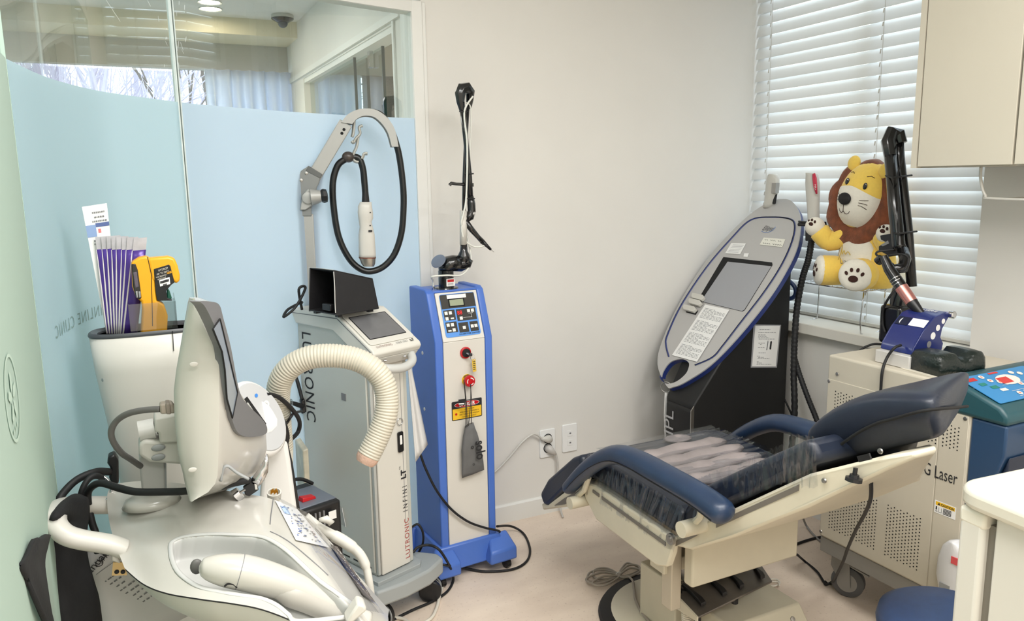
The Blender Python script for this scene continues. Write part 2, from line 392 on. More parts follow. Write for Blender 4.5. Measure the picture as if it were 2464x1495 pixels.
# scratches on the panes
M_scr = mat('scratch', (240, 244, 244), .3)
g = G()
for k in range(46):
    s_ = arc[isplit]+random.gauss(.0, .035); z = random.uniform(1.62, 1.93); L = random.uniform(.004, .022); a = random.uniform(1.2, 2.2)
    g.tube([on_curve(s_, z, -.0012), on_curve(s_+L*math.cos(a), z+L*math.sin(a), -.0012)], .00035, 4)
for (s_, z, L, a) in ((.50, 1.90, .05, 2.4), (.60, 1.78, .06, 2.35), (.55, 1.93, .02, 2.3), (.32, 1.86, .03, .8), (1.2, 1.2, .07, 2.5)):
    g.tube([on_curve(s_, z, -.0012), on_curve(s_+L*math.cos(a), z+L*math.sin(a), -.0012)], .00035, 4)
obj('scratches', g, M_scr, pt)['kind'] = 'stuff'
# lintel, jamb and the wall above
def sweep(path, d0, d1, za, zb):
    a, b = offs(path, d0), offs(path, d1)
    return G().loft([[V((p.x, p.y, za)), V((q.x, q.y, za)), V((q.x, q.y, zb)), V((p.x, p.y, zb))] for p, q in zip(a, b)])
full = [leafpt(s_, 0) for s_ in (1.7, .8, .3)]+CC
full = [V((p.x, p.y, 0)) for p in full]
struct('trim_2', sweep(full, -.012, .05, 1.966, 2.0), M_trim)
struct('wall_above_partition', sweep(full, .0, .05, 2.0, ZC), M_wall)
g = G(); g.span((.945, 2.672, 0), (.985, 2.80, 2.003)); g.span((.985, 2.676, 0), (.999, 2.70, 2.0)); struct('trim_3', g, M_trim, bev=.003)

# ================================================================ CORRIDOR BEYOND THE GLASS
M_beam = mat('warm_wall', (232, 222, 196), .8)
M_taupe = mat('taupe_wall', (196, 190, 178), .8)
YC = 5.05
struct('ceiling_corridor', G().span((-2.6, 2.80, 2.30), (.97, 4.72, 2.36)), M_ceil)
g = G(); g.span((-2.6, 4.72, 2.211), (.97, 5.1, 2.36)); struct('trim_4', g, M_beam)
struct('wall_corridor_header', G().span((-2.6, YC, 2.06), (4.2, YC+.08, 2.36)), M_taupe)
struct('wall_corridor_below', G().span((-2.6, YC+.01, 0), (4.2, YC+.08, .55)), M_wall)
struct('wall_light_block', G().span((-1.15, .3, 0), (-1.05, 5.05, 2.36)), mat('light_block_green', (176, 200, 188), .85))  # unseen wall added to block window light and tint the left glass green
g = G(); g.span((.97, 2.80, 1.975), (1.05, YC, 2.36)); g.span((.97, 2.80, 0), (1.05, 2.955, 1.975)); g.span((.97, 4.62, 0), (1.05, YC, 1.975))
struct('wall_corridor_right', g, M_wall)
g = G(); g.span((.962, 2.935, 0), (.985, 2.955, 1.995)); g.span((.958, 2.86, 1.985), (.97, 4.99, 2.012)); g.span((.975, 2.955, 1.95), (1.05, 4.62, 1.975)); struct('trim_5', g, M_trim)
struct('ceiling_back_room', G().span((.97, 2.80, 2.36), (4.2, 5.1, 2.42)), M_ceil)
struct('wall_back_room', G().span((1.05, 2.79, 0), (4.2, 2.85, 2.36)).span((4.2, 2.8, 0), (4.3, 5.3, 2.42)), M_beam)
wc = struct('window_4', G().span((-2.6, YC+.01, .55), (4.2, YC+.06, .60)).span((-1.3, YC+.02, .6), (-1.25, YC+.06, 2.06)).span((1.28, YC+.02, .6), (1.33, YC+.06, 2.06)), M_trim)
for a, b in ((-2.6, -1.3), (-1.25, 1.28), (1.33, 4.2)):
    obj('pane', G().poly([(a, YC+.04, .6), (b, YC+.04, .6), (b, YC+.04, 2.06), (a, YC+.04, 2.06)]), M_pane, wc)
# sliding glass doors
M_sgl = glass_mat('green_glass', (214, 230, 228), 1.2)
M_sedge = mat('green_glass_edge', (22, 58, 60), .2)
for nm, ya, yb, xx in (('door_1', 3.63, 4.60, 1.0), ('door_2', 3.29, 4.25, 1.03)):
    d = bpy.data.objects.new(nm, None); COL.objects.link(d); d['kind'] = 'structure'; FRAME[nm] = M()
    obj('glass_pane', G().poly([(xx, ya, 0.01), (xx, yb, .01), (xx, yb, 1.96), (xx, ya, 1.96)]), M_sgl, d)
    obj('glass_edge', G().span((xx-.006, ya-.004, .01), (xx+.006, ya+.004, 1.96)), M_sedge, d)
    if nm == 'door_2': obj('roller_hanger', G().span((xx-.02, 3.42, 1.88), (xx-.004, 3.455, 1.965)).cyl((xx-.022, 3.437, 1.9), (xx-.003, 3.437, 1.9), .012), M_chrome, d)
# curtains
def curtain(name, label, xa, xb, yy, m, folds, amp, grp=None):
    g = G(); n = int(folds*12); rows = []
    for z, k in ((2.05, .5), (1.97, .35), (1.75, .9), (1.3, 1.1), (.62, 1.2)):
        rows.append([V((xa+(xb-xa)*i/n+.012*k*math.sin(i*.37), yy+amp*k*math.sin(2*PI*folds*i/n+.6*math.sin(i*.21)), z)) for i in range(n+1)])
    o = obj(name, g.sheet(rows), m, None, smooth=True, solid=.0015, org=((xa+xb)/2, yy, .62)); tag(o, label, 'curtain', grp); return o
M_sheer = translucent_mat('sheer_fabric', (236, 240, 248), .6, .8, .01)
M_greyc = mat('grey_curtain_fabric', (142, 140, 138), .9, noise=.1, nscale=180, bump=.1, bscale=400)
curtain('sheer_curtain', 'white sheer curtain hanging in folds beyond the curved glass partition', .475, 1.02, 4.97, M_sheer, 8, .045)
curtain('sheer_curtain', 'pale sheer curtain seen through the green sliding glass doors', 1.06, 1.40, 4.95, M_sheer, 4, .04)
curtain('grey_curtain', 'dark grey pleated curtain at right end of the corridor window', 1.40, 2.1, 4.93, M_greyc, 6, .028)
# ceiling fittings
M_lamp = mat('lamp_glow', (255, 250, 240), .5, emit=9)
for k, (x, y, lab) in enumerate(((.468, 4.37, 'round recessed downlight nearer the dividing wall, lit, in corridor ceiling'), (.487, 4.53, 'round recessed downlight next to the beige beam, lit, in corridor ceiling'))):
    t = thing('downlight', lab, 'light', (x, y, 2.3), 0, 'recessed corridor downlights')
    g = G(); g.lathe([(.045, -.0005), (.058, -.006), (.060, 0)], (x, y, 2.3), n=28); obj('rim', g, M_trim, t)
    obj('diffuser', G().lathe([(.046, -.004), (.0, -.004)], (x, y, 2.3), n=28), M_lamp, t)
    d = bpy.data.lights.new('downlight_lamp', 'SPOT'); d.energy = 14; d.color = (1, .9, .66); d.spot_size = 2.4; d.spot_blend = 1; d.shadow_soft_size = .05
    o = bpy.data.objects.new('downlight_lamp', d); COL.objects.link(o); o.location = (x, y, 2.288)
t = thing('security_camera', 'white and black dome camera on the corridor ceiling', 'camera', (.86, 4.55, 2.3))
c = V((.86, 4.55, 2.3))
obj('base', G().lathe([(.058, 0), (.06, -.004), (.06, -.018), (.056, -.022)], c, n=28), M_white, t, auto=40)
obj('collar', G().lathe([(.061, -.02), (.058, -.026), (.036, -.038), (.03, -.042)], c, n=28), M_glblack, t, auto=60)
obj('dome', G().ball(c+V((0, 0, -.042)), .028, 10), mat('smoked_dome', (70, 74, 82), .08, coat=.6), t, smooth=True)
# ================================================================ OUTSIDE: bare trees, wire, far house
M_bark = translucent_mat('overexposed_bark', (224, 218, 228), .45, .8, .0)  # paled base colour paints in the overexposed daylight on the branches
M_barkd = translucent_mat('dark_bark', (140, 128, 118), .3, .8, .0)
struct('ground', G().span((-14, 5.6, -4.2), (20, 40, -4)), mat('outdoor_ground', (150, 146, 138), .95, noise=.2, nscale=2))
def tree(name, label, x, y, h, m, seed, dens):
    rnd = random.Random(seed); g = G()
    def br(p, d, L, r, lev):
        q = p+d*L; mid = p.lerp(q, .5)+V((rnd.uniform(-.06, .06), rnd.uniform(-.06, .06), 0))*L
        g.tube([p, mid, q], [r*.8, r*.65, r*.45], 5 if lev < 2 else 4)
        if lev >= 4: return
        for k in range(dens if lev > 0 else dens+3):
            a = rnd.uniform(0, 2*PI); t_ = rnd.uniform(.35, 1.0); sp_ = rnd.uniform(.35, .8)
            o = d.orthogonal().normalized(); o2 = d.cross(o)
            nd = (d+(o*math.cos(a)+o2*math.sin(a))*sp_+V((0, 0, .22))).normalized()
            br(p.lerp(q, t_), nd, L*rnd.uniform(.5, .72), r*.5, lev+1)
    br(V((x, y, -4)), V((rnd.uniform(-.05, .05), 0, 1)).normalized(), h*.5, h*.011, 0)
    o = obj(name, g, m, None, org=(x, y, -4)); tag(o, label, 'tree', 'bare trees outside the corridor window'); return o
for k, (x, y, h, m) in enumerate([(-1.35, 11.5, 10.5, M_bark), (-.75, 13, 11, M_bark), (-.25, 11.0, 10, M_bark), (.0, 14, 11.5, M_bark), (1.05, 12.5, 9.3, M_barkd)]):
    tree('bare_tree', ['pale leafless tree at far left beyond the corridor window', 'slender pale leafless tree, second from left beyond the window', 'pale bushy leafless tree in the middle beyond the window', 'tall pale leafless tree behind the other bare trees', 'thin dark leafless tree standing alone against the white sky'][k], x, y, h, m, 11+k, 4)
g = G(); pts = [V((-4, 10, 3.6)), V((0, 10.5, 2.95)), V((3, 11, 2.75)), V((7, 11.5, 3.0))]; g.tube(cr(pts, 6), .012, 5)
tag(obj('overhead_wire', g, M_barkd, None, org=(0, 10.5, 2.95)), 'thin dark overhead wire crossing the white sky outside', 'wire')
# ================================================================ UPPER CABINET AND HANGING RACK
M_cab = mat('cabinet_laminate', (197, 190, 174), .45, noise=.01, nscale=4)
t = thing('upper_cabinet', 'beige wall cupboard hung right of the blind', 'cabinet', (2.25, 1.0, 1.398))
g = G(); g.span((2.092, 1.540, 1.398), (2.419, 1.558, 2.30)); g.span((2.112, .46, 1.398), (2.419, 1.54, 1.416)); g.span((2.112, .46, 2.28), (2.419, 1.54, 2.3)); g.span((2.40, .46, 1.4), (2.418, 1.54, 2.3)); g.span((2.092, .442, 1.398), (2.419, .46, 2.3))
obj('carcass', g, M_cab, t)
for ya, yb in ((1.538, 1.262), (1.259, .985), (.982, .72), (.717, .462)):
    obj('door', G().span((2.092, ya-.0015, 1.401), (2.110, yb+.0015, 2.297)), M_cab, t, bev=.0015)
t = thing('wire_basket', 'white wire rack slung under the beige wall cupboard', 'rack', (2.28, 1.1, 1.31))
r = lambda *p: cr(p, 4)
g = G()
for x in (2.17,): g.tube(cr([(x, 1.395, 1.398), (x, 1.392, 1.36), (x, 1.375, 1.318), (x, 1.34, 1.309), (x, 1.0, 1.306), (x, .6, 1.306)], 6), .004, 8)
obj('front_rail', g, M_white, t, smooth=True)
k = 0
for y in [1.36-.032*i for i in range(22)]:
    obj('wire', G().tube([(2.40, y, 1.398), (2.40, y, 1.318), (2.37, y, 1.308), (2.172, y, 1.308)], .0022, 6), M_white, t, smooth=True)

# ================================================================ BIG YAG LASER
M_lcream = mat('laser_enamel', (198, 190, 173), .45, noise=.015, nscale=8)
M_teal = mat('teal_plastic', (36, 78, 86), .38, noise=.03, nscale=20)
M_navy = mat('navy_plastic', (38, 66, 98), .42)
M_skirt = mat('grey_skirt', (142, 138, 132), .5)
XL = 1.955
t = thing('laser_cabinet', 'large cream laser cabinet on castors with teal control console beside the window', 'machine', (2.16, 1.43, 0))
laser = t
obj('body', G().span((XL, 1.226, .207), (2.36, 1.700, .82)), M_lcream, t, bev=.008, seg=3)
obj('skirt', G().span((XL+.004, 1.226, .155), (2.355, 1.696, .207)), M_skirt, t, bev=.003)
obj('side_panel', G().span((XL-.0025, 1.312, .214), (XL+.001, 1.694, .742)), M_lcream, t, bev=.0015)
obj('access_panel', G().span((XL-.0025, 1.230, .214), (XL+.001, 1.3095, .742)), M_lcream, t, bev=.0015)
g = G()
def holes(ya, yb, za, zb, pitch, skip=None):
    n = int((ya-yb)/pitch); m_ = int((zb-za)/pitch)
    for i in range(n+1):
        for j in range(2*m_+1):
            if (i+j) % 2: continue
            y, z = ya-i*pitch, za+j*pitch/2*1.0
            if skip and skip(y, z): continue
            c = V((XL-.0030, y, z)); g.poly([c+V((0, .0022*math.cos(a*PI/4), .0022*math.sin(a*PI/4))) for a in range(8)])
holes(1.658, 1.489, .252, .415, .0105); holes(1.450, 1.337, .252, .415, .0105); holes(1.662, 1.50, .645, .715, .0105); holes(1.36, 1.252, .642, .712, .0105, lambda y, z: y < 1.318 and y > 1.306)
obj('vent_holes', g, M_dark, t)['kind'] = 'stuff'
g = G()
for y, z in ((1.690, .225), (1.690, .735), (1.24, .735), (1.66, .765), (1.24, .80)): g.lathe([(.006, 0), (.005, .002), (.001, .0025)], (XL-.0025, y, z), (-1, 0, 0), 10)
obj('screw', g, M_steel, t)['kind'] = 'stuff'
text('lettering', 'Q-Switched Nd : YAG Laser', .052, (XL-.0029, 1.247, .545), (0, -1, 0), (0, 0, 1), M_ink, t, width=.60, align='RIGHT')
# caution sticker
fr = frame_of((XL-.0028, 1.306, .446), (0, -1, 0), (0, 0, 1))
obj('caution_sticker', plate(G(), fr, .062, .036, .0004, .001, .031, .018), M_paper, t)
M_yel = mat('caution_yellow', (236, 188, 40), .5)
obj('sticker_band', G(fr).add([(.003, .023, .0006), (.059, .023, .0006), (.059, .0335, .0006), (.003, .0335, .0006)], [(0, 1, 2, 3)]), M_yel, t)
g = G(fr); g.add([(.009, .0245, .0008), (.017, .0245, .0008), (.013, .0325, .0008)], [(0, 1, 2)])
for k in range(5): g.add([(.026, .0035+.0036*k, .0008), (.050, .0035+.0036*k, .0008), (.050, .0055+.0036*k, .0008), (.026, .0055+.0036*k, .0008)], [(0, 1, 2, 3)])
for a, b, c, d in ((.004, .004, .010, .006), (.004, .009, .008, .019), (.013, .004, .014, .018), (.013, .004, .022, .005), (.021, .004, .022, .018)): g.add([(a, b, .0008), (c, b, .0008), (c, d, .0008), (a, d, .0008)], [(0, 1, 2, 3)])
obj('sticker_print', g, M_ink, t)
text('sticker_word', 'CAUTION', .0085, fr @ V((.019, .0252, .0008)), (0, -1, 0), (0, 0, 1), M_ink, t, bold=.0002)
# console: profile in the Y-z plane swept along X
prof = [(1.325, .742), (1.325, .832), (1.285, .838), (1.150, .790), (1.128, .768), (1.128, .742)]
def yz(poly, xa, xb): return G().prism([V((xa, y, z)) for y, z in poly], (xb-xa, 0, 0))
obj('console', yz(prof, XL-.006, 2.345), M_teal, t, bev=.012, seg=3)
g = yz([(1.226, .207), (1.226, .742), (1.132, .742), (1.132, .66), (1.150, .60), (1.19, .46), (1.20, .207)], XL+.001, 2.34); obj('front_cover', g, M_navy, t, bev=.006)
g = yz([(1.226, .207), (1.196, .45), (1.15, .59), (1.128, .66), (1.128, .52), (1.15, .207)], XL+.012, 2.33); obj('lower_cover', g, mat('dark_navy', (24, 34, 54), .45), t, bev=.006)
obj('console_handle', G().tube(cr([(2.06, 1.135, .715), (2.06, 1.10, .708), (2.09, 1.085, .705), (2.26, 1.085, .705), (2.29, 1.10, .708), (2.29, 1.135, .715)], 5), .011, 10), M_grey, t, smooth=True)
# control panel lies on the slope
sl = V((0, 1.285-1.150, .838-.790)).normalized(); o = V((1.960, 1.158, .7945)); nn = V((1, 0, 0)).cross(sl)
fr = frame_of(o+nn*.0012, (1, 0, 0), sl)
M_pblue = mat('panel_blue', (46, 128, 184), .35)
obj('control_panel', plate(G(), fr, .285, .122, .0015, .006, .1425, .061), M_pblue, t)
def quad(g, fr, a, b, c, d, z=.0022): g.add([fr @ V(p) if False else p for p in ((a, b, z), (c, b, z), (c, d, z), (a, d, z))], [(0, 1, 2, 3)])
def dot(g, x, y, r_, z=.0022, n=12, sy=1): g.add([(x+r_*math.cos(2*PI*k/n), y+sy*r_*math.sin(2*PI*k/n), z) for k in range(n)], [tuple(range(n))])
g = G(fr)
quad(g, fr, .012, .098, .048, .112); obj('display', g, mat('panel_red', (178, 36, 40), .4), t)
g = G(fr); quad(g, fr, .115, .112, .155, .119); quad(g, fr, .112, .066, .158, .092, .003); obj('indicator', g, mat('panel_red2', (196, 48, 44), .4), t)
g = G(fr); quad(g, fr, .030, .074, .056, .086); quad(g, fr, .052, .055, .080, .068); obj('key_green', g, mat('panel_green', (20, 120, 110), .4), t)
g = G(fr); dot(g, .150, .080, .045, .0025, 20, .5)
quad(g, fr, .070, .040, .096, .051)
for x, y in ((.075, .108), (.085, .088), (.110, .076), (.20, .104), (.225, .094), (.17, .055), (.115, .022), (.145, .022), (.175, .022), (.205, .022)): dot(g, x, y, .0095, .0026, 12, .8)
for y in (.0335, .0105, .061): quad(g, fr, .10, y, .25, y+.0012)
obj('key_pale', g, mat('panel_pale', (226, 214, 206), .45), t)
for x, y, r_ in ((.235, .045, .011), (.075, .108, .0035), (.085, .088, .0035), (.110, .076, .0035), (.17, .055, .0035), (.115, .022, .0035), (.175, .022, .0035)):
    g = G(fr); dot(g, x, y, r_, .0031); obj('key_pink', g, mat('panel_pink', (224, 120, 104), .45), t)
# castors
def castor(parent, x, y, r_, w_, m1, m2, yaw=0, ztop=.15, brake=True):
    ax = V((math.cos(yaw), math.sin(yaw), 0)); fwd = V((-ax.y, ax.x, 0)); c = V((x, y, r_))
    w = obj('castor_wheel', G().lathe([(r_*.35, -w_/2), (r_*.9, -w_/2), (r_, -w_*.36), (r_, w_*.36), (r_*.9, w_/2), (r_*.35, w_/2)], c, ax, 24), m1, parent, auto=40)
    g = G(); g.lathe([(r_*.62, -w_*.53), (r_*.62, w_*.53)], c, ax, 20); obj('castor_hub', g, m2, w)
    g = G()
    for s in (-1, 1):
        e = c+ax*(s*w_*.62); g.prism([e-fwd*r_*.25-V((0, 0, r_*.25)), e+fwd*r_*.25-V((0, 0, r_*.25)), e+fwd*r_*1.0+V((0, 0, r_*1.0)), V((e.x, e.y, ztop-.012))+fwd*r_*.95, V((e.x, e.y, ztop-.012))-fwd*r_*.1], ax*.003*s)
    g.box((c+fwd*r_*.45)+V((0, 0, ztop-.012-c.z)), (w_*1.35, r_*1.1, .008), M.Rotation(yaw, 3, 'Z')); g.lathe([(r_*.5, 0), (r_*.5, .012)], (c+fwd*r_*.45)+V((0, 0, ztop-.012-c.z)), n=16)
    obj('castor_fork', g, m2, w)
    if brake: obj('brake_pedal', G().hexa([c+fwd*r_*a+ax*(b*w_*.5)+V((0, 0, h)) for a, h in ((-.25, r_*1.02), (-.25, r_*1.1)) for b in (-1, 1)][:0] or [c+p for p in (ax*-w_*.5-fwd*r_*1.25+V((0, 0, r_*.75)), ax*w_*.5-fwd*r_*1.25+V((0, 0, r_*.75)), ax*w_*.5-fwd*r_*.1+V((0, 0, r_*1.12)), ax*-w_*.5-fwd*r_*.1+V((0, 0, r_*1.12)), ax*-w_*.5-fwd*r_*1.25+V((0, 0, r_*.85)), ax*w_*.5-fwd*r_*1.25+V((0, 0, r_*.85)), ax*w_*.5-fwd*r_*.1+V((0, 0, r_*1.22)), ax*-w_*.5-fwd*r_*.1+V((0, 0, r_*1.22)))]), m2, w)
M_tyre = mat('grey_tyre', (92, 92, 94), .6); M_fork = mat('castor_zinc', (148, 148, 146), .4, .6)
castor(t, 2.035, 1.640, .052, .03, M_tyre, M_fork, math.radians(25), .155)
castor(t, 2.03, 1.27, .052, .03, M_tyre, M_fork, 0, .155, False); castor(t, 2.30, 1.64, .052, .03, M_tyre, M_fork, 0, .155, False); castor(t, 2.30, 1.27, .052, .03, M_tyre, M_fork, 0, .155, False)
# articulated arm at the back of the laser
g = G(); g.span((2.235, 1.665, .82), (2.315, 1.745, .952)); obj('arm_tower', g, M_glblack, t, bev=.012)
g = G(); g.lathe([(.030, 0), (.030, .03), (.026, .05), (.022, .07)], (2.275, 1.70, .95), n=16); obj('arm_collar', g, M_glblack, t, auto=50)
q = lambda px, py, x=2.27: P(px, py, x=x)
obj('arm_tube', G().tube([q(2194, 690, 2.29), q(2184, 560, 2.29), q(2163, 380, 2.29), q(2160, 330, 2.29)], [.016, .017, .018, .018], 14), M_glblack, t, smooth=True)
obj('arm_elbow', G().tube([q(2170, 345, 2.285), q(2163, 322, 2.283), q(2146, 318, 2.262), q(2137, 340, 2.245), q(2143, 375, 2.245)], [.018, .022, .024, .023, .021], 8), M_glblack, t, bev=.003)
obj('arm_tube', G().tube([q(2141, 360, 2.245), q(2155, 520, 2.235), q(2162, 590, 2.23), q(2166, 600, 2.23)], [.019, .0205, .021, .021], 14), M_glblack, t, smooth=True)
for (px, py) in ((2148, 425), (2160, 560)): obj('cable_tie', G().tube([q(px-17, py-2, 2.225), q(px, py+3, 2.20), q(px+20, py, 2.225), q(px+46, py-3, 2.29)], .003, 6), M_rubber, t)
obj('arm_bracket', G().prism([q(px, py, 2.215) for px, py in ((2148, 561), (2117, 567), (2119, 577), (2131, 583), (2114, 593), (2114, 603), (2140, 617), (2160, 612))], (.022, 0, 0)), M_black, t, bev=.002)
obj('bracket_pad', G().prism([q(px, py, 2.213) for px, py in ((2136, 579), (2119, 590), (2124, 593), (2139, 586))], (.002, 0, 0)), M_steel, t)
obj('arm_knuckle', G().tube([q(2172, 600, 2.23), q(2178, 625, 2.22), q(2172, 645, 2.19), q(2150, 648, 2.17), q(2140, 640, 2.165)], [.017, .018, .018, .016, .014], 12), M_glblack, t, smooth=True)
obj('hose', G().tube(cr([q(2166, 600, 2.225), q(2112, 606, 2.18), q(2118, 618, 2.17), q(2170, 612, 2.17), q(2186, 625, 2.18), q(2178, 648, 2.17), q(2165, 655, 2.15)], 7), .0035, 7), M_rubber, t, smooth=True)
obj('hose', G().tube(cr([q(2165, 330, 2.30), q(2173, 345, 2.28), q(2170, 390, 2.22), q(2160, 425, 2.22), q(2163, 520, 2.21), q(2160, 590, 2.21)], 7), .003, 7), M_rubber, t, smooth=True)
obj('hose', G().tube(cr([q(2160, 690, 2.25), q(2140, 715, 2.225), q(2125, 745, 2.23), q(2124, 780, 2.23), q(2130, 800, 2.23)], 6), .004, 7), M_rubber, t, smooth=True)
# handpiece resting in the navy stand
hp = thing('laser_handpiece', 'black laser handpiece with rose gold sleeve resting in the navy stand', 'handpiece', q(2233, 772, 2.1))
h = lambda px, py: q(px, py, 2.13)
def seg(pa, pb, ra, rb, nm, m): obj(nm, G().tube([pa, pa.lerp(pb, .5), pb], [ra, (ra+rb)/2, rb], 16), m, hp, auto=50)
seg(h(2112, 630), h(2121, 622), .014, .014, 'bracket', M_glblack)
seg(h(2126, 618), h(2140, 648), .013, .017, 'mount', M_glblack)
seg(h(2140, 648), h(2169, 692), .017, .019, 'barrel', M_glblack)
seg(h(2169, 692), h(2194, 728), .0195, .0185, 'sleeve', mat('rose_gold', (205, 140, 132), .28, .75))
seg(h(2194, 728), h(2230, 770), .018, .007, 'nozzle', M_black)
seg(h(2230, 770), h(2241, 785), .0028, .0012, 'tip', M_steel)
for k in range(3): obj('grip_ring', G().lathe([(.0192, -.001), (.0192, .001)], h(2155+4*k, 672+6*k), h(2169, 692)-h(2140, 648), 16), M_steel, hp)
# navy handpiece stand
st = thing('handpiece_stand', 'navy blue metal handpiece stand with round holes in its side, on flat grey box', 'stand', (2.09, 1.51, .858))
M_nv = mat('navy_enamel', (30, 42, 104), .3, coat=.3)
pr = [(2.015, .860), (2.145, .860), (2.150, .880), (2.135, .90), (2.140, .925), (2.165, .957), (2.185, .962), (2.178, .972), (2.155, .975), (2.10, .963), (2.055, .925), (2.02, .88)]
for ya, nm in ((1.452, 'side_plate'), (1.556, 'side_plate')):
    obj(nm, G().prism([V((x, ya, z)) for x, z in pr], (0, .004, 0)), M_nv, st, bev=.001)
body = [(2.015, .860), (2.02, .88), (2.055, .925), (2.10, .963), (2.155, .975), (2.155, .969), (2.103, .957), (2.061, .92), (2.028, .877), (2.022, .860)]
obj('curved_cover', G().prism([V((x, 1.456, z)) for x, z in body], (0, .10, 0)), M_nv, st, auto=30)
obj('base', G().span((2.018, 1.456, .860), (2.14, 1.556, .866)), M_nv, st)
g = G()
for (x, z, r_) in ((2.142, .948, .008), (2.120, .930, .0095), (2.100, .908, .011)): g.lathe([(r_, 0), (r_*.2, .0002)], (x, 1.4515, z), (0, -1, 0), 18)
obj('hole', g, M_paper, st)
g = G(); g.lathe([(.010, 0), (.004, .0002)], (2.085, 1.4515, .884), (0, -1, 0), 18); obj('hole_striped', g, M_greyink, st)
obj('bolt', G().lathe([(.0115, 0), (.0115, .012), (.009, .014), (.003, .014)], (2.172, 1.452, .966), (0, -1, 0), 18), M_chrome, st, auto=40)
obj('cross_bar', G().cyl((2.168, 1.456, .967), (2.168, 1.556, .967), .004, 8), M_nv, st)
n_ = V((.963-.925, 0, -(2.10-2.055))).normalized()*-1
up_ = V((2.10-2.055, 0, .963-.925)).normalized()
frc = frame_of(V((2.055, 1.558, .925))+V((-.0012*.64, 0, .0012*.76)), (0, -1, 0), up_)
obj('cutout', plate(G(), frc, .052, .030, .0005, .001, .074, .028), M_paper, st)
obj('cutout_dark', plate(G(), frc, .042, .032, .0004, .001, .024, .027), mat('navy_dark', (18, 24, 52), .4), st)
g = G(frc); g.add([(.020+.006*math.cos(a), .026+.011*math.sin(a), .0012) for a in [PI/2+PI*k/8 for k in range(9)]]+[(.020+.002*math.cos(a), .026+.011*math.sin(a), .0012) for a in [PI*1.5-PI*k/8 for k in range(1, 8)]], [tuple(range(16))]); obj('crescent', g, M_paper, st)
up2 = V((2.155-2.10, 0, .975-.963)).normalized(); frt = frame_of(V((2.100, 1.556, .963))+V((0, 0, .001)), (0, -1, 0), up2)
text('lettering', 'Spectra VRM III', .020, frt @ V((.006, .034, .0012)), frt.to_3x3() @ V((1, 0, 0)), frt.to_3x3() @ V((0, -1, 0)) * -1, M_paper, st, width=.62)
# flat box
bx = thing('flat_box', 'shallow light grey box under the navy stand', 'box', (2.09, 1.485, .82))
obj('case', G(M.Translation((2.075, 1.498, .8395)) @ M.Rotation(-.04, 4, 'Z')).box((0, 0, 0), (.165, .118, .038)), mat('pale_grey_case', (196, 194, 190), .5), bx, bev=.002)
g = G(M.Translation((2.075, 1.498, .8395)) @ M.Rotation(-.04, 4, 'Z')); g.box((-.083, 0, 0), (.002, .116, .036)); obj('face_plate', g, mat('face_plate_grey', (204, 200, 194), .5), bx, bev=.001)
tag(obj('power_cable', G().tube(cr([P(2168, 831, x=2.008), P(2152, 838, x=1.982), P(2134, 862, x=1.970), P(2123, 895, x=1.944), P(2119, 945, x=1.944), P(2116, 985, x=1.944), P(2112, 1040, x=1.944)], 7), .0042, 8), M_rubber, None, smooth=True, org=(1.95, 1.5, .85)), 'black cable running from navy stand down over the cream laser cabinet', 'cable')
tag(obj('power_cable', G().tube(cr([V((2.20, 1.70, .826)), V((2.17, 1.715, .825)), V((2.13, 1.73, .80)), V((2.10, 1.735, .72)), V((2.10, 1.735, .40))], 7), .004, 8), M_rubber, None, smooth=True, org=(2.15, 1.7, .82)), 'black cable leaving the arm tower over back edge of laser cabinet', 'cable')
# gel headrest
hr = thing('head_cushion', 'dark green vinyl block headrest with scooped hollow, next to teal console', 'cushion', (2.08, 1.40, .82))
M_gel = mat('bottle_green_vinyl', (20, 30, 27), .36, coat=.12, bump=.7, bscale=90)
rows = []
Tm = M.Translation((2.075, 1.385, .822)) @ M.Rotation(math.radians(-8), 4, 'Z')
rings = []
for k in range(17):
    u = -1+2*k/16; x = u*.085; dip = .022*max(0, 1-(abs(u-.15)/.34)**2)**.6 if abs(u-.15) < .34 else 0
    end = 1-.10*max(0, (abs(u)-.8)/.2)**2
    h_ = (.060-dip)*end; hy = .056*end
    ring = []
    for (a, b) in ((-1, 0), (-1.03, .3), (-.97, .75), (-.80, .97), (-.3, 1), (.3, 1), (.80, .97), (.97, .75), (1.03, .3), (1, 0)): ring.append(Tm @ V((x, a*hy, b*h_)))
    rings.append(ring)
obj('pad', G().loft(rings), M_gel, hr, smooth=True, bev=0)
obj('base_card', G(Tm).span((-.10, -.068, -.0015), (.10, .068, .0)), M_cream, hr)

# ================================================================ FRIDGE, STOOL, BOTTLE
M_fr = mat('fridge_white', (214, 210, 200), .35, noise=.008, nscale=5)
fz = math.radians(-5); t = thing('mini_fridge', 'white mini fridge with cream lid in the right corner', 'fridge', (1.20, .765, 0), fz)
Tf = T(t)
obj('lid', plate(G(), Tf @ M.Translation((0, 0, .838)), .47, .48, .034, .05, .225, -.232, k=6), mat('fridge_lid', (212, 207, 192), .3, noise=.01, nscale=5), t, bev=.010, seg=3)
g = G(Tf); g.span((.012, -.47, .03), (.44, -.062, .838)); obj('cabinet_body', g, M_fr, t, bev=.004)
d = obj('door', G(Tf).span((.004, -.048, .04), (.446, -.004, .822)), M_fr, t, bev=.008, seg=3)
obj('door_cap', G(Tf).span((.003, -.050, .806), (.447, -.003, .835)), mat('door_cap', (226, 221, 206), .35), d, bev=.006)
obj('gasket', G(Tf).span((.018, -.0625, .06), (.43, -.047, .815)), mat('gasket_grey', (120, 114, 104), .7), d)
g = G(Tf)
for x, y in ((.04, -.04), (.40, -.04), (.04, -.43), (.40, -.43)): g.cyl((x, y, 0), (x, y, .035), .018, 12)
obj('feet', g, M_rubber, t)
sc_ = V((1.512, .965, 0))
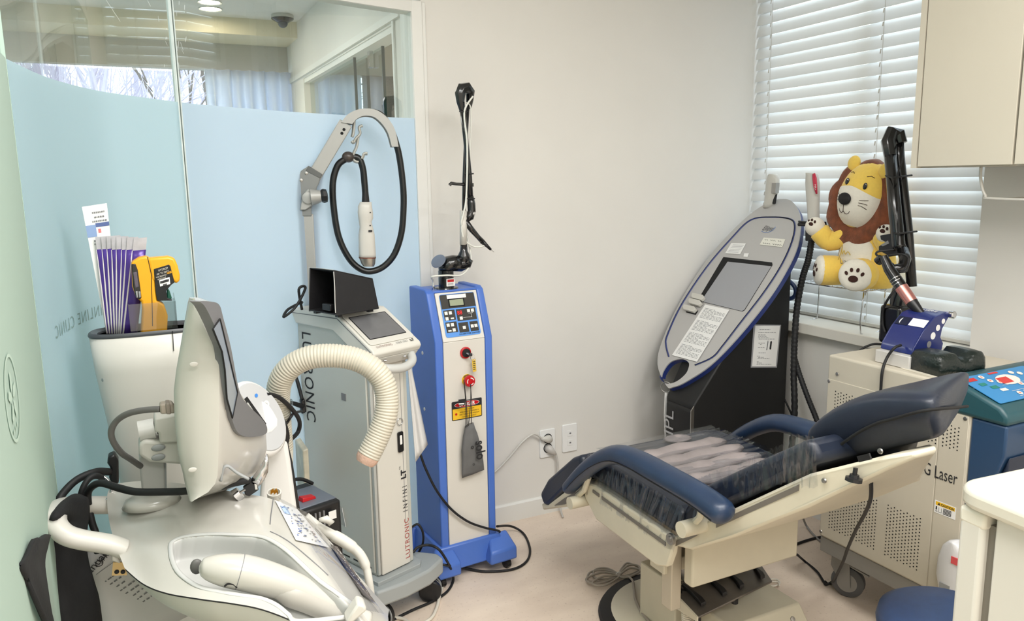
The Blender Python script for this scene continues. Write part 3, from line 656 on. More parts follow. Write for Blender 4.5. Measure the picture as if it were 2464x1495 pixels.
t = thing('swivel_stool', 'round stool with navy blue vinyl seat in front of the fridge', 'stool', sc_)
M_navyv = mat('navy_vinyl', (50, 72, 112), .45, noise=.05, nscale=60, bump=.05, bscale=300)
obj('seat', G().lathe([(.02, .372), (.12, .374), (.134, .388), (.138, .408), (.133, .43), (.112, .443), (.05, .449), (.001, .45)], sc_, n=40), M_navyv, t, smooth=True)
obj('column', G().lathe([(.035, .10), (.035, .25), (.022, .25), (.022, .375)], sc_, n=20), M_chrome, t, auto=40)
for k in range(5):
    a = 2*PI*k/5+.3; e = sc_+V((.20*math.cos(a), .20*math.sin(a), .065))
    l = obj('leg', G().tube([sc_+V((0, 0, .11)), e], [.018, .011], 10), M_chrome, t, smooth=True)
    obj('castor', G().lathe([(.012, -.018), (.026, -.014), (.026, .014), (.012, .018)], e-V((0, 0, .039)), (math.cos(a+1.3), math.sin(a+1.3), 0), 16), M_black, l, auto=40)
c0 = V((1.934, 1.225, .235))
t = thing('plastic_holder', 'white rounded plastic holder with red mark hung on cream laser side, half behind fridge', 'holder', c0)
obj('body', G().loft([[c0+V((b*.019, a*w_, z)) for a, b in [(math.cos(2*PI*k/24), math.sin(2*PI*k/24)) for k in range(24)]] for w_, z in ((.030, 0), (.036, .006), (.047, .05), (.046, .10), (.034, .14), (.018, .158), (.006, .163))]), mat('milky_plastic', (226, 226, 228), .3), t, smooth=True)
obj('red_mark', G().span((1.9135, 1.195, .340), (1.917, 1.222, .36)), mat('pink_red', (226, 88, 92), .4), t)
obj('grey_tab', G().span((1.9145, 1.22, .25), (1.918, 1.25, .272)), M_grey, t)
# ================================================================ TREATMENT CHAIR
M_vin = mat('blue_black_vinyl', (29, 36, 51), .38, noise=.06, nscale=30, bump=.05, bscale=240)
M_blue = mat('navy_leather', (35, 53, 80), .34, noise=.08, nscale=25, bump=.05, bscale=240)
M_ch = mat('chair_enamel', (210, 202, 181), .45, noise=.02, nscale=14)
M_padg = mat('grey_pad_fabric', (150, 140, 138), .8, noise=.12, nscale=14, bump=.25, bscale=35)
M_strip = mat('grey_strip', (112, 106, 98), .5)
t = thing('treatment_chair', 'reclining treatment chair with navy upholstery and cream metal frame on a round base', 'chair', (1.44, 1.75, 0))
cx = 1.44
bc = V((1.465, 1.80, 0))
b0 = obj('base_plate', G().lathe([(.222, .0), (.224, .014), (.215, .024), (.001, .026)], bc, n=56), M_ch, t, auto=50)
obj('rim', G().lathe([(.223, .0), (.254, .0), (.258, .008), (.252, .018), (.226, .022)], bc, n=56), M_rubber, b0, auto=50)
obj('column_housing', G().span((1.335, 1.66, .022), (1.60, 1.835, .205)), M_ch, t, bev=.004)
g = G(); g.span((1.362, 1.69, .2045), (1.575, 1.80, .2075)); obj('column_slot', g, M_dark, t)
obj('lift_post', G().span((1.375, 1.66, .205), (1.56, 1.78, .40)), M_steel, t, bev=.004)
obj('lift_arm', G().span((1.225, 1.575, .31), (1.62, 1.64, .35)), M_ch, t, bev=.004)
obj('motor_box', G().span((1.257, 1.495, .302), (1.638, 1.532, .447)), M_ch, t, bev=.006)
obj('post_plate', G().span((1.236, 1.555, .21), (1.270, 1.60, .46)), mat('post_cream', (190, 180, 162), .4, .2), t, bev=.003)
obj('front_housing', G().hexa([V(p) for p in ((1.40, 1.46, .0), (1.72, 1.46, .0), (1.72, 1.68, .0), (1.40, 1.68, .0), (1.425, 1.53, .125), (1.695, 1.53, .125), (1.695, 1.68, .125), (1.425, 1.68, .125))]), M_ch, t, bev=.005)
fr = frame_of((1.41, 1.4795, .035), (1, 0, 0), (0, .07, .125))
g = G(fr)
for x, y in ((.075, .062), (.24, .066)): g.lathe([(.009, 0), (.008, .002), (.001, .0025)], (x, y, 0), (0, 0, 1), 12)
obj('screw', g, M_steel, t)['kind'] = 'stuff'
obj('cord_socket', G(fr).lathe([(.016, 0), (.016, .014), (.008, .016)], (.19, .022, 0), (0, 0, 1), 16), M_dark, t)
obj('rating_plate', plate(G(), fr, .05, .03, .0006, .002, .005, .075), M_paper, t)
# seat shell, seen from its side
def yzp(poly, xa, xb, g=None): return (g or G()).prism([V((xa, y, z)) for y, z in poly], (xb-xa, 0, 0))
XA, XB = 1.172, 1.708
sh = obj('seat_shell', yzp([(1.90, .425), (1.835, .378), (1.64, .370), (1.62, .40), (1.62, .474), (1.84, .484), (1.905, .470)], XA+.004, XB), M_ch, t, bev=.006, seg=3)
obj('side_plate', yzp([(1.90, .425), (1.835, .378), (1.54, .368), (1.495, .385), (1.478, .43), (1.472, .474), (1.84, .484), (1.905, .470)], XA, XA+.022), M_ch, t, bev=.005, seg=2)
obj('grey_strip', G().hexa([V(p) for p in ((XA-.003, 1.50, .4425), (XA+.001, 1.50, .4425), (XA+.001, 1.80, .456), (XA-.003, 1.80, .456), (XA-.003, 1.50, .4525), (XA+.001, 1.50, .4525), (XA+.001, 1.80, .465), (XA-.003, 1.80, .465))]), M_strip, sh)
obj('grey_strip', G().hexa([V(p) for p in ((XA-.003, 1.815, .457), (XA+.001, 1.815, .457), (XA+.001, 1.85, .459), (XA-.003, 1.85, .459), (XA-.003, 1.815, .466), (XA+.001, 1.815, .466), (XA+.001, 1.85, .468), (XA-.003, 1.85, .468))]), M_strip, sh)
for y, z, x0, x1, r_ in ((1.915, .408, 1.128, 1.20, .019), (1.385, .545, 1.125, 1.20, .020)):
    p = obj('pivot_tube', G().lathe([(r_*.62, .0), (r_, .0), (r_, x1-x0), (r_*.62, x1-x0)], (x0, y, z), (1, 0, 0), 20), M_ch, t, auto=40)
    obj('tube_bore', G().lathe([(r_*.66, .004), (r_*.05, .0042)], (x0, y, z), (1, 0, 0), 20), M_dark, p)
p = obj('hip_bolt', G().lathe([(.015, 0), (.015, -.008), (.008, -.008), (.008, -.011), (.002, -.011)], (XA, 1.476, .472), (1, 0, 0), 20), M_steel, t, auto=40)
# seat cushion: rounded block
def cushion(name, poly, xa, xb, m, bev=.022, inset=None, **k):
    return obj(name, yzp(poly, xa, xb), m, t, bev=bev, seg=4)
cushion('seat_cushion', [(1.925, .480), (1.945, .53), (1.915, .556), (1.80, .560), (1.55, .552), (1.47, .548), (1.445, .49), (1.50, .476), (1.84, .486)], 1.186, 1.694, M_vin)
# footrest
cushion('footrest_pad', [(2.205, .322), (2.15, .392), (1.99, .520), (1.935, .548), (1.915, .50), (2.00, .425), (2.14, .300), (2.18, .288)], 1.178, 1.702, M_vin, .016)
obj('footrest_frame', yzp([(2.182, .270), (2.192, .290), (2.15, .300), (1.99, .425), (1.92, .468), (1.908, .45), (1.91, .405), (2.02, .345)], 1.180, 1.70), M_ch, t, bev=.005)
obj('footrest_recess', yzp([(2.10, .318), (2.03, .372), (1.93, .438), (1.93, .418), (2.03, .350)], 1.178, 1.182), M_strip, t)
# backrest shell tapering towards the head
def taper(poly, fn):
    a = [V((fn(y)[0], y, z)) for y, z in poly]; b = [V((fn(y)[1], y, z)) for y, z in poly]; return G().loft([a, b])
def bx_(y):
    k = min(1, max(0, (1.50-y)/.68)); k2 = k*k; xl = 1.185+.12*k2
    xr = 1.695-.03*k2 if y > 1.17 else max(xl+.05, 1.675-(1.17-y)*1.25)
    return (xl, xr)
obj('backrest_shell', taper([(1.498, .462), (1.30, .612), (1.17, .712), (1.10, .766), (.97, .838), (.905, .868), (.898, .858), (.94, .825), (1.00, .775), (1.10, .690), (1.17, .638), (1.28, .555), (1.42, .462), (1.476, .448)], bx_), M_ch, t, bev=.006)
g = G()
def shellpt(y, d): # along the top edge of the shell
    z = .766+(1.10-y)*(.766-.462)/(1.498-1.10)*-1 if False else .462+(1.498-y)*.7638; return V((bx_(y)[0]-.0025, y, z-d))
for ya, yb in ((1.335, 1.12), (1.475, 1.40)):
    obj('grey_strip', G().hexa([shellpt(ya, .030), shellpt(ya, .030)+V((.004, 0, 0)), shellpt(yb, .028)+V((.004, 0, 0)), shellpt(yb, .028), shellpt(ya, .016), shellpt(ya, .016)+V((.004, 0, 0)), shellpt(yb, .014)+V((.004, 0, 0)), shellpt(yb, .014)]), M_strip, t)
obj('back_cushion', taper([(1.475, .505), (1.465, .555), (1.43, .605), (1.385, .645), (1.25, .742), (1.115, .838), (1.085, .795), (1.20, .702), (1.35, .588), (1.44, .51)], lambda y: (bx_(y)[0]+.012, bx_(y)[1]-.012)), M_vin, t, bev=.018, seg=4)
# headrest: sections across the chair, from the neck end to the rounded crown
hst = [(1.205, .86, .756, .806), (1.198, .97, .746, .826), (1.17, 1.0, .748, .862), (1.12, 1.0, .772, .905), (1.05, 1.0, .803, .944), (.99, .99, .832, .958), (.935, .96, .860, .968), (.912, .90, .872, .968), (.900, .78, .884, .962)]
rings = []; pipe = []
for y, k, zb, zt_ in hst:
    xl, xr = 1.318+(1-k)*.075, 1.590-(1-k)*.055; ring = []; zm = (zb+zt_)/2; hz = (zt_-zb)/2; xm = (xl+xr)/2; hw = (xr-xl)/2
    sh_ = (1.10-y)*.0
    for i in range(28):
        a_ = 2*PI*i/28; c_, s_ = math.cos(a_), math.sin(a_); e = .36
        x_ = math.copysign(abs(c_)**e, c_); z_ = math.copysign(abs(s_)**e, s_)
        ring.append(V((xm+hw*x_*(1-.22*max(0, -z_)), y+.10*(x_+1)*.5*max(0, (1.06-y)/.16), zm+hz*z_)))
    rings.append(ring)
hr_ = obj('headrest', G().loft(rings), M_vin, t, sub=1)
pip = []
for (px, py) in ((1966, 1114), (2010, 1080), (2062, 1043), (2110, 1019), (2150, 1008), (2216, 990)): pip.append(P(px, py, x=1.3175))
for (px, py) in ((2262, 984), (2300, 981), (2328, 978)): pip.append(PD(px, py, (1.33, .902), 18))
obj('piping', G().tube(cr(pip, 5), .0032, 6), M_dark, hr_, smooth=True)
g = G()
for y, d in ((1.065, .03), (.96, .018)): g.lathe([(.006, 0), (.005, -.003), (.001, -.0035)], shellpt(y, d)+V((.001, 0, .0)), (1, 0, 0), 12)
obj('screw', g, M_steel, t)['kind'] = 'stuff'
k_ = PP(2055, 1148, (1.235, 0, 0), (1, 0, 0))
kn = obj('tension_knob', G().lathe([(.0045, .022), (.0045, .009), (.009, .009), (.010, .003), (.0165, .002), (.0165, -.005), (.001, -.006)], k_+V((0, 0, -.004)), (.15, .0, 1), 10), M_black, t)
pb = P(2080, 1102, x=1.232)
obj('catch', G().box(pb, (.004, .03, .012), M.Rotation(-.5, 3, 'X')), M_black, t)
# armrests
for s, xx in ((0, 1.150), (1, 1.730)):
    path = cr([(xx, 1.965, .428), (xx, 1.93, .462), (xx, 1.86, .527), (xx, 1.775, .590), (xx, 1.69, .632), (xx, 1.60, .644), (xx, 1.48, .643), (xx, 1.36, .640), (xx, 1.285, .632), (xx, 1.252, .622)], 4)
    n_ = len(path); rr = []
    for i in range(n_):
        u = i/(n_-1); r_ = .024+.011*min(1, u*1.6); rr.append(r_*(min(1, (u+.012)/.06)**.5 if u < .05 else 1)*((1-(max(0, u-.90)/.10)**2.4*.72)))
    a = obj('armrest', G().tube(path, rr, 16, flat=.86), M_blue, t, smooth=True)
    sx = -1 if s == 0 else 1
    obj('seam', G().tube([p+V((sx*rr[i]*.90, 0, -rr[i]*.42)) for i, p in enumerate(path)][4:-3], .0014, 5), M_dark, a)
    obj('arm_bracket', G().tube([(xx-sx*.012, 1.925, .42), (xx-sx*.012, 1.885, .455), (xx-sx*.012, 1.86, .505)], .009, 8), M_ch, a)
    obj('arm_bracket', G().tube([(xx-sx*.012, 1.39, .545), (xx-sx*.012, 1.36, .58), (xx-sx*.012, 1.35, .62)], .009, 8), M_ch, a)
# foot control plate
BL, FL, FR, BR = V((1.318, 1.684, .207)), V((1.306, 1.528, .188)), V((1.640, 1.588, .180)), V((1.652, 1.650, .205))
dn = V((0, 0, -.006))
pl = obj('pedal_plate', G().hexa([FL+dn, FR+dn, BR+dn, BL+dn, FL, FR, BR, BL]), mat('worn_steel', (128, 122, 116), .4, .7, noise=.2, nscale=9), t, bev=.0015)
obj('side_bracket', G().hexa([FL+V((-.003, 0, -.012)), FL+V((.003, 0, -.012)), BL+V((.003, 0, -.055)), BL+V((-.003, 0, -.055)), FL+V((-.003, 0, .001)), FL+V((.003, 0, .001)), BL+V((.003, 0, .001)), BL+V((-.003, 0, .001))]), M_ch, pl)
def onpl(u, v, h=0): return (BL.lerp(BR, u)).lerp(FL.lerp(FR, u), v)+V((0, 0, h))
for k, (u, v0, v1) in enumerate(((.13, .15, .86), (.40, .10, .84), (.62, .12, .84), (.90, .15, .82))):
    w_ = .035; pts = []
    for v, h, ww in ((v0, .004, .5), ((v0+v1)/2, .012, .62), (v1-.12, .015, .95), (v1, .012, 1.0)):
        pts.append([onpl(u-w_*ww*.9, v, h-.006), onpl(u+w_*ww*.9, v, h-.006), onpl(u+w_*ww*.8, v, h+.004), onpl(u-w_*ww*.8, v, h+.004)])
    obj('pedal', G().loft(pts), M_black, pl, bev=.0015)
g = G(); g.poly([onpl(.04, .22, .0012), onpl(.055, .36, .0012), onpl(.08, .29, .0012), onpl(.115, .33, .0012), onpl(.12, .26, .0012), onpl(.09, .23, .0012), onpl(.10, .18, .0012)])
obj('arrow_mark', g, M_ink, pl)
for u in (.03, .5): obj('rubber_foot', G().cyl(onpl(u, .93, -.006), onpl(u, .93, -.02), .010, 12), M_rubber, pl)
# coiled cord under the plate
cp = []
top, bot = V((1.325, 1.60, .172)), V((1.335, 1.60, .03))
for i in range(22*10+1):
    a = 2*PI*i/10; c_ = top.lerp(bot, i/220); cp.append(c_+V((.012*math.cos(a), .012*math.sin(a), 0)))
obj('coil_cord', G().tube(cp, .0028, 5), M_cream, t, smooth=True)

# grey channelled pad on the seat
pd = thing('massage_pad', 'taupe pad of padded rolls lying on the navy seat under clear film', 'pad', (1.44, 1.70, .555))
obj('pad_base', G().span((1.285, 1.535, .5535), (1.605, 1.83, .560)), M_padg, pd, bev=.002)
for k in range(4):
    yc = 1.565+.072*k; path = [V((1.280+.041*i, yc+.004*math.sin(i*1.3+k), .568+.003*math.sin(i*2.1+k*2))) for i in range(9)]
    obj('roll', G().tube(path, [.016]+[.031]*7+[.016], 10, flat=.48, up=(0, 0, 1)), M_padg, pd, smooth=True)
obj('pad_flap', G().loft([[V((1.50+.05*math.cos(a)*k, 1.872+.035*math.sin(a)*k, .566+.012*(1-k))) for a in [2*PI*i/16 for i in range(16)]] for k in (1, .8, .4, .02)]), M_padg, pd, smooth=True)
# crinkled clear film over the seat side and the lower backrest
def film(name, label, A, B, C_, D, nu, nv, amp, seed):
    rnd = random.Random(seed); n_ = (B-A).cross(D-A).normalized(); rows = []
    ph = [rnd.uniform(0, 6) for _ in range(8)]
    for i in range(nu+1):
        u = i/nu; r_ = []
        for j in range(nv+1):
            v = j/nv; p = A.lerp(B, u).lerp(D.lerp(C_, u), v)
            d = amp*(.7*math.sin(u*61+ph[0]+2.2*v)+.9*math.sin(u*27-3*v+ph[1])+.35*math.sin(v*9+u*13+ph[2])+.5*math.sin(u*97+5*v*math.sin(u*9)+ph[3]))
            r_.append(p+n_*(d+amp*1.6)+V((0, 0, rnd.uniform(-.004, .004) if j in (0, nv) else 0)))
        rows.append(r_)
    o = obj(name, G().sheet(rows), M_film, None, org=A, smooth=True); tag(o, label, 'plastic film'); return o
film('plastic_film', 'clear crinkled plastic film hanging over the left side of the seat', V((1.168, 1.47, .44)), V((1.168, 1.90, .44)), V((1.180, 1.90, .565)), V((1.180, 1.44, .565)), 110, 8, .0022, 3)
film('plastic_film', 'clear plastic film lying wrinkled over the grey seat pad', V((1.21, 1.51, .583)), V((1.21, 1.90, .576)), V((1.66, 1.90, .576)), V((1.66, 1.51, .583)), 70, 16, .0011, 5)
film('plastic_film', 'clear plastic film wrapped round the lower backrest, torn below the headrest', V((1.176, 1.40, .56)), V((1.222, 1.075, .785)), V((1.222, 1.105, .852)), V((1.176, 1.40, .655)), 90, 7, .0022, 8)
film('plastic_film', 'loose crumpled end of clear film beside the headrest joint', V((1.205, 1.145, .735)), V((1.23, 1.075, .745)), V((1.23, 1.09, .85)), V((1.21, 1.15, .845)), 20, 12, .005, 12)
# ================================================================ ELLIPSE IPL MACHINE
M_bk = mat('matt_black_panel', (17, 17, 18), .6, noise=.1, nscale=60)
M_ov = mat('silver_grey_panel', (186, 184, 182), .42, .15, noise=.01, nscale=6)
M_bl = mat('deep_blue_edge', (40, 54, 112), .35)
t = thing('light_therapy_machine', 'tall black light therapy machine with tilted oval grey panel, in far corner', 'machine', (2.12, 2.42, 0))
ye, yf = 2.262, 2.60
W0 = lambda px, py: P(px, py, y=ye)
zt = lambda x: 0.745+(x-1.87)*.83
obj('body', G().loft([[V((1.885, ye, .03)), V((2.368, ye, .03)), V((2.368, ye, 1.105)), V((2.345, ye, 1.080)), V((1.885, ye, .512))], [V((1.885, ye+.165, .03)), V((2.368, yf, .03)), V((2.368, yf, 1.105)), V((2.345, yf-.01, 1.080)), V((1.885, ye+.165, .512))]]), M_bk, t, bev=.006)
obj('front_column', G().prism([V((1.876, ye+.004, .03)), V((1.885, ye+.004, .03)), V((1.885, ye+.004, .500)), V((1.876, ye+.004, .488))], (0, .150, 0)), M_bk, t, bev=.004)
obj('silver_strip', G().prism([V((1.874, ye-.002, .03)), V((1.888, ye-.002, .03)), V((1.888, ye-.002, .512)), V((1.874, ye-.002, .495))], (0, .004, 0)), M_steel, t)
obj('plinth', G().prism([V((1.875, ye+.01, 0)), V((2.36, ye+.01, 0)), V((2.36, yf, 0)), V((1.875, ye+.16, 0))], (0, 0, .03)), M_black, t)
text('lettering', 'IPL', .085, (1.8745, ye+.105, .36), (0, 0, 1), (0, 1, 0), mat('silver_ink', (188, 188, 190), .4, .3), t)
# oval panel: tilted 51 degrees, long axis up and away, short axis along the wall
th_ = math.radians(51); on = V((-math.sin(th_), 0, math.cos(th_))); ou = V((math.cos(th_), 0, math.sin(th_))); oo = V((2.1, 0, .815))
OP = lambda px, py, h=0: PP(px, py, oo+on*h, on)
outl = [(1603.6, 929), (1582, 876), (1596, 813.5), (1644.5, 712), (1712, 611), (1789, 529), (1847, 488), (1885, 479), (1909, 488), (1926, 524.5), (1919, 592), (1885, 664), (1837, 736), (1770, 818), (1707, 881), (1649, 919.5), (1620, 931.5)]
def circ3(pts, k=5): return cr(pts, k, True)
OL = circ3([OP(*p) for p in outl])
# opening of the grip near the lower tip
hole = circ3([OP(*p) for p in ((1657, 873), (1640, 864), (1612, 872), (1594, 897), (1594, 916), (1606, 924), (1628, 918), (1648, 902), (1656, 888))])
def bridged(outer, inner):                          # one polygon running round the outline and, through a slit, round the hole
    i0, j0 = min(((i, j) for i in range(len(outer)) for j in range(len(inner))), key=lambda q: (outer[q[0]]-inner[q[1]]).length)
    def area2(l): return sum((l[i]).cross(l[(i+1) % len(l)]).dot(on) for i in range(len(l)))
    if area2(outer)*area2(inner) > 0: inner = inner[::-1]; j0 = len(inner)-1-j0
    return outer[i0:]+outer[:i0+1]+inner[j0:]+inner[:j0+1]
ring = bridged(OL, hole)
def holed(nm, outer, inner, th, m):                 # flat plate with an opening, th thick below the given points
    bmx = bmesh.new(); W_ = T(t).inverted()
    for l_ in (outer, inner):
        vv_ = [bmx.verts.new(W_ @ p) for p in l_]
        for i in range(len(vv_)): bmx.edges.new((vv_[i], vv_[(i+1) % len(vv_)]))
    bmesh.ops.triangle_fill(bmx, use_beauty=True, use_dissolve=False, edges=bmx.edges[:], normal=on)
    bmesh.ops.recalc_face_normals(bmx, faces=bmx.faces)
    if bmx.faces[:][0].normal.dot(on) < 0: bmesh.ops.reverse_faces(bmx, faces=bmx.faces)
    me_ = bpy.data.meshes.new(nm); bmx.to_mesh(me_); bmx.free(); me_.materials.append(m)
    o = bpy.data.objects.new(nm, me_); COL.objects.link(o); o.parent = t; FRAME[o.name] = T(t)
    k = o.modifiers.new('solid', 'SOLIDIFY'); k.thickness = th; k.offset = -1; return o
pnl = holed('oval_panel', OL, hole, .005, M_ov)
ctr = sum(OL, V())/len(OL)
eb = holed('oval_edge', [p-on*.0052 for p in OL], [p-on*.0052 for p in hole], .020, M_bl)
groove = [(1610, 859), (1603, 830), (1607, 806), (1640, 735), (1700, 645), (1760, 575), (1807, 530), (1860, 523), (1902, 528), (1913, 545), (1905, 585), (1880, 640), (1838, 705), (1780, 780), (1740, 832), (1715, 860), (1673, 879)]
obj('groove', G().tube(cr([OP(*p, .0005) for p in groove], 6), .0042, 6, flat=.5), M_bl, t, smooth=True)
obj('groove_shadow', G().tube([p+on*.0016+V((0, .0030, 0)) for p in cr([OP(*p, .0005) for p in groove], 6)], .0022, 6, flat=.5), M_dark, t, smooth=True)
scr = [(1738, 619), (1861, 632), (1790, 748), (1783, 750), (1685, 728), (1684, 710)]
obj('screen_recess_shade', G().prism([OP(*p, .0002) for p in ((1741, 619), (1858, 632), (1859, 638), (1792, 747), (1786, 750), (1686, 726), (1682, 718))], on*.0012), M_dark, t)  # dark backing painted as the shade along the screen's recess
obj('screen', G().prism([OP(*p, .0016) for p in ((1751, 630), (1856, 641), (1791, 746), (1785, 749), (1694, 727), (1691, 719))], on*.0006), mat('grey_screen', (156, 157, 161), .22), t)
tl = OP(1832, 551, .001)
uu = (OP(1856, 552)-OP(1832, 551)).normalized(); vv = ou
text('lettering', 'Ellipse', .034, OP(1833, 554, .001), V((0, -1, 0)), ou, M_ink, t, width=.72, shear=.3, bold=-.0003)
obj('swoosh', G().tube(cr([OP(*p, .0014) for p in ((1832, 556), (1842, 560), (1856, 556), (1864, 549), (1866, 546))], 5), .0009, 5), mat('swoosh_blue', (110, 140, 200), .4), t)
def label(nm, pts, m=M_paper, h=.0014, th=.0006): return obj(nm, G().prism([OP(*p, h) for p in pts], on*th), m, t)
label('note_strip', ((1838, 572), (1890, 576), (1882, 595), (1828, 589)), mat('note_cream', (228, 226, 214), .6))
g = G()
for (px, py, w2) in [(1840+4.6*k, 577.5+.5*k, 3.0) for k in range(9) if k not in (2, 6)]+[(1836+4.6*k, 586+.5*k, 3.4) for k in range(10) if k not in (4,)]:
    for dx, dy in ((0, 0), (1.4, 1.5)): g.prism([OP(px+dx, py-2+dy, .0022), OP(px+dx+w2*.6, py-1.6+dy, .0022), OP(px+dx+w2*.55, py-.6+dy, .0022), OP(px+dx, py-1+dy, .0022)], on*.0001)
obj('handwriting', g, M_ink, t)['kind'] = 'stuff'
label('white_label', ((1760, 585), (1795, 586), (1781, 612), (1745, 610)))
label('white_label', ((1791, 610), (1802, 610), (1799, 619), (1789, 618)))
g = G()
for k in range(6): g.prism([OP(1764-2.6*k, 589+3.4*k, .0022), OP(1790-2.6*k, 590+3.4*k, .0022), OP(1789.6-2.6*k, 590.8+3.4*k, .0022), OP(1763.6-2.6*k, 589.8+3.4*k, .0022)], on*.0001)
obj('label_print', g, mat('pale_print', (168, 168, 170), .7), t)['kind'] = 'stuff'
# long instruction sheet on the panel
sheet_ = ((1697, 733), (1755, 746), (1677, 871), (1617, 855))
pc = thing('instruction_sheet', 'long white laminated instruction sheet taped to the oval panel under its screen', 'paper', OP(1690, 800, .003))
obj('sheet', G().prism([OP(*p, .0030) for p in sheet_], on*.0005), M_paper, pc)
g = G()
def bil(u, v): 
    a = V(sheet_[0]+(0,)).lerp(V(sheet_[1]+(0,)), u); b = V(sheet_[3]+(0,)).lerp(V(sheet_[2]+(0,)), u); c = a.lerp(b, v); return OP(c.x, c.y, .0037)
for blk in range(4):
    for k in range(9):
        v = .06+blk*.235+k*.022; u = .08
        while u < (.92 if k not in (0, 4) else .5):
            L_ = random.uniform(.05, .16); e = min(u+L_, .93); g.poly([bil(u, v), bil(e, v), bil(e, v+.007), bil(u, v+.007)]); u = e+.03
    for u in (.55, .74, .93):
        g.poly([bil(u, .08+blk*.235), bil(u+.006, .08+blk*.235), bil(u+.006, .14+blk*.235), bil(u, .14+blk*.235)])
obj('print', g, M_greyink, pc)['kind'] = 'stuff'
# white clips with their black holder
for k, (x, y) in enumerate(((1683, 718), (1676, 731), (1663, 746))):
    c = OP(x, y, .002); tag(obj('applicator_clip', G().prism([OP(x-15, y-3, .002), OP(x-12, y-9, .002), OP(x+12, y-4, .002), OP(x+16, y+2, .002), OP(x+9, y+9, .002), OP(x-14, y+3, .002)], on*.016), M_white, None, bev=.002, org=c), ['white plastic clip lying highest beside the grey screen of oval panel', 'white plastic clip in the middle of three on the oval panel', 'white plastic clip lying lowest on the oval panel, over black holder'][k], 'clip', 'white clips on the oval panel')
    if k: 
        pass
tag(obj('clip_holder', G().prism([OP(1651, 752, .0008), OP(1656, 745, .0008), OP(1680, 748, .0008), OP(1674, 758, .0008)], on*.002), M_dark, None, org=OP(1665, 752)), 'small black holder under the lowest white clip', 'holder')
# notice on the side of the body
nt_ = ((1817, 784), (1876, 784), (1866, 882), (1809, 882))
sp_ = thing('side_notice', 'white laminated notice taped to the black side of the machine', 'paper', W0(1843, 833))
obj('sleeve', G().prism([W0(px, py)+V((0, -.0006, 0)) for px, py in ((1813, 781), (1879, 782), (1869, 885), (1806, 885))], (0, -.0004, 0)), mat('sleeve_film', (150, 150, 152), .25), sp_)
obj('sheet', G().prism([W0(px, py)+V((0, -.0012, 0)) for px, py in nt_], (0, -.0004, 0)), M_paper, sp_)
def bil2(u, v):
    a = V(nt_[0]+(0,)).lerp(V(nt_[1]+(0,)), u); b = V(nt_[3]+(0,)).lerp(V(nt_[2]+(0,)), u); c = a.lerp(b, v); return W0(c.x, c.y)+V((0, -.0018, 0))
g = G()
for v, u0, u1 in ((.09, .18, .62), (.16, .14, .86), (.22, .15, .45), (.255, .15, .50), (.29, .15, .60), (.32, .18, .85), (.42, .18, .45), (.455, .25, .33), (.53, .18, .45), (.66, .22, .52), (.74, .18, .28), (.77, .22, .45), (.80, .2, .7), (.88, .18, .28), (.91, .2, .4), (.94, .18, .8)):
    u = u0
    while u < u1: e = min(u+random.uniform(.04, .10), u1); g.poly([bil2(u, v), bil2(e, v), bil2(e, v+.012), bil2(u, v+.012)]); u = e+.02
obj('print', g, M_greyink, sp_)['kind'] = 'stuff'
g = G(); g.poly([bil2(.67, .39), bil2(.72, .37), bil2(.74, .40), bil2(.73, .58), bil2(.68, .59), bil2(.66, .56)]); obj('picture_dark', g, M_ink, sp_)
g = G(); g.poly([bil2(.555, .37), bil2(.575, .36), bil2(.59, .40), bil2(.57, .60), bil2(.53, .60)]); obj('picture_outline', g, M_greyink, sp_)
# key ring and tag ribbon hanging from the grip
kr = thing('key_ring', 'steel ring through the oval panel grip with a white strap hanging from it', 'key ring', OP(1604, 935))
c = OP(1603, 932, -.01); e1 = V((.55, -.6, .0)).normalized(); e2 = V((0.1, .1, 1)).normalized()
obj('ring', G().tube([c+(e1*math.cos(a)+e2*math.sin(a))*.021 for a in [2*PI*k/24 for k in range(24)]], .0016, 6, closed=True), M_steel, kr, smooth=True)
obj('strap', G().loft([[p+V((-.004, 0, 0)), p+V((.004, -.002, 0)), p+V((.004, .002, 0)), p+V((-.004, .004, 0))] for p in (c+V((0, 0, -.02)), c+V((-.002, 0, -.12)), c+V((.006, -.002, -.26)), c+V((-.012, 0, -.36)))]), M_paper, kr)
# hand pieces on the machine: one behind, one in the side holder
h1 = thing('flash_applicator', 'white applicator head peeping over the top of oval panel', 'handpiece', P(1858, 470, x=2.46))
q = lambda px, py: P(px, py, x=2.462)
obj('body', G().loft([[q(px, py)+V((math.sin(a)*.0, 0, 0))+V((.018*math.cos(a), 0, 0))+(q(px+w_, py)-q(px, py))*math.sin(a) for a in [2*PI*k/16 for k in range(16)]] for px, py, w_ in ((1860, 419, 6), (1860, 422, 11), (1860, 432, 14), (1859, 448, 15), (1856, 465, 14), (1851, 490, 11), (1848, 500, 9))]), M_white, h1, smooth=True)
obj('lens_frame', G().prism([q(px, py)+V((-.02, 0, 0)) for px, py in ((1866, 440), (1876, 440), (1874, 465), (1864, 464))], (.02, 0, 0)), M_steel, h1)
obj('plug', G().cyl(q(1866, 466), q(1862, 490), .008, 10), M_black, h1)
h2 = thing('flash_handpiece', 'white handpiece with red panel standing in black side holder', 'handpiece', P(1955, 560, x=2.40))
q = lambda px, py, x=2.40: P(px, py, x=x)
rows = ((1951, 416, 9), (1954, 421, 13), (1955, 440, 15.5), (1956, 465, 15), (1957, 500, 12.5), (1958, 535, 12), (1959, 553, 10))
obj('body', G().loft([[q(px, py)+V((.020*math.cos(a), 0, 0))+(q(px+w_, py)-q(px, py))*math.sin(a) for a in [2*PI*k/18 for k in range(18)]] for px, py, w_ in rows]), M_white, h2, smooth=True)
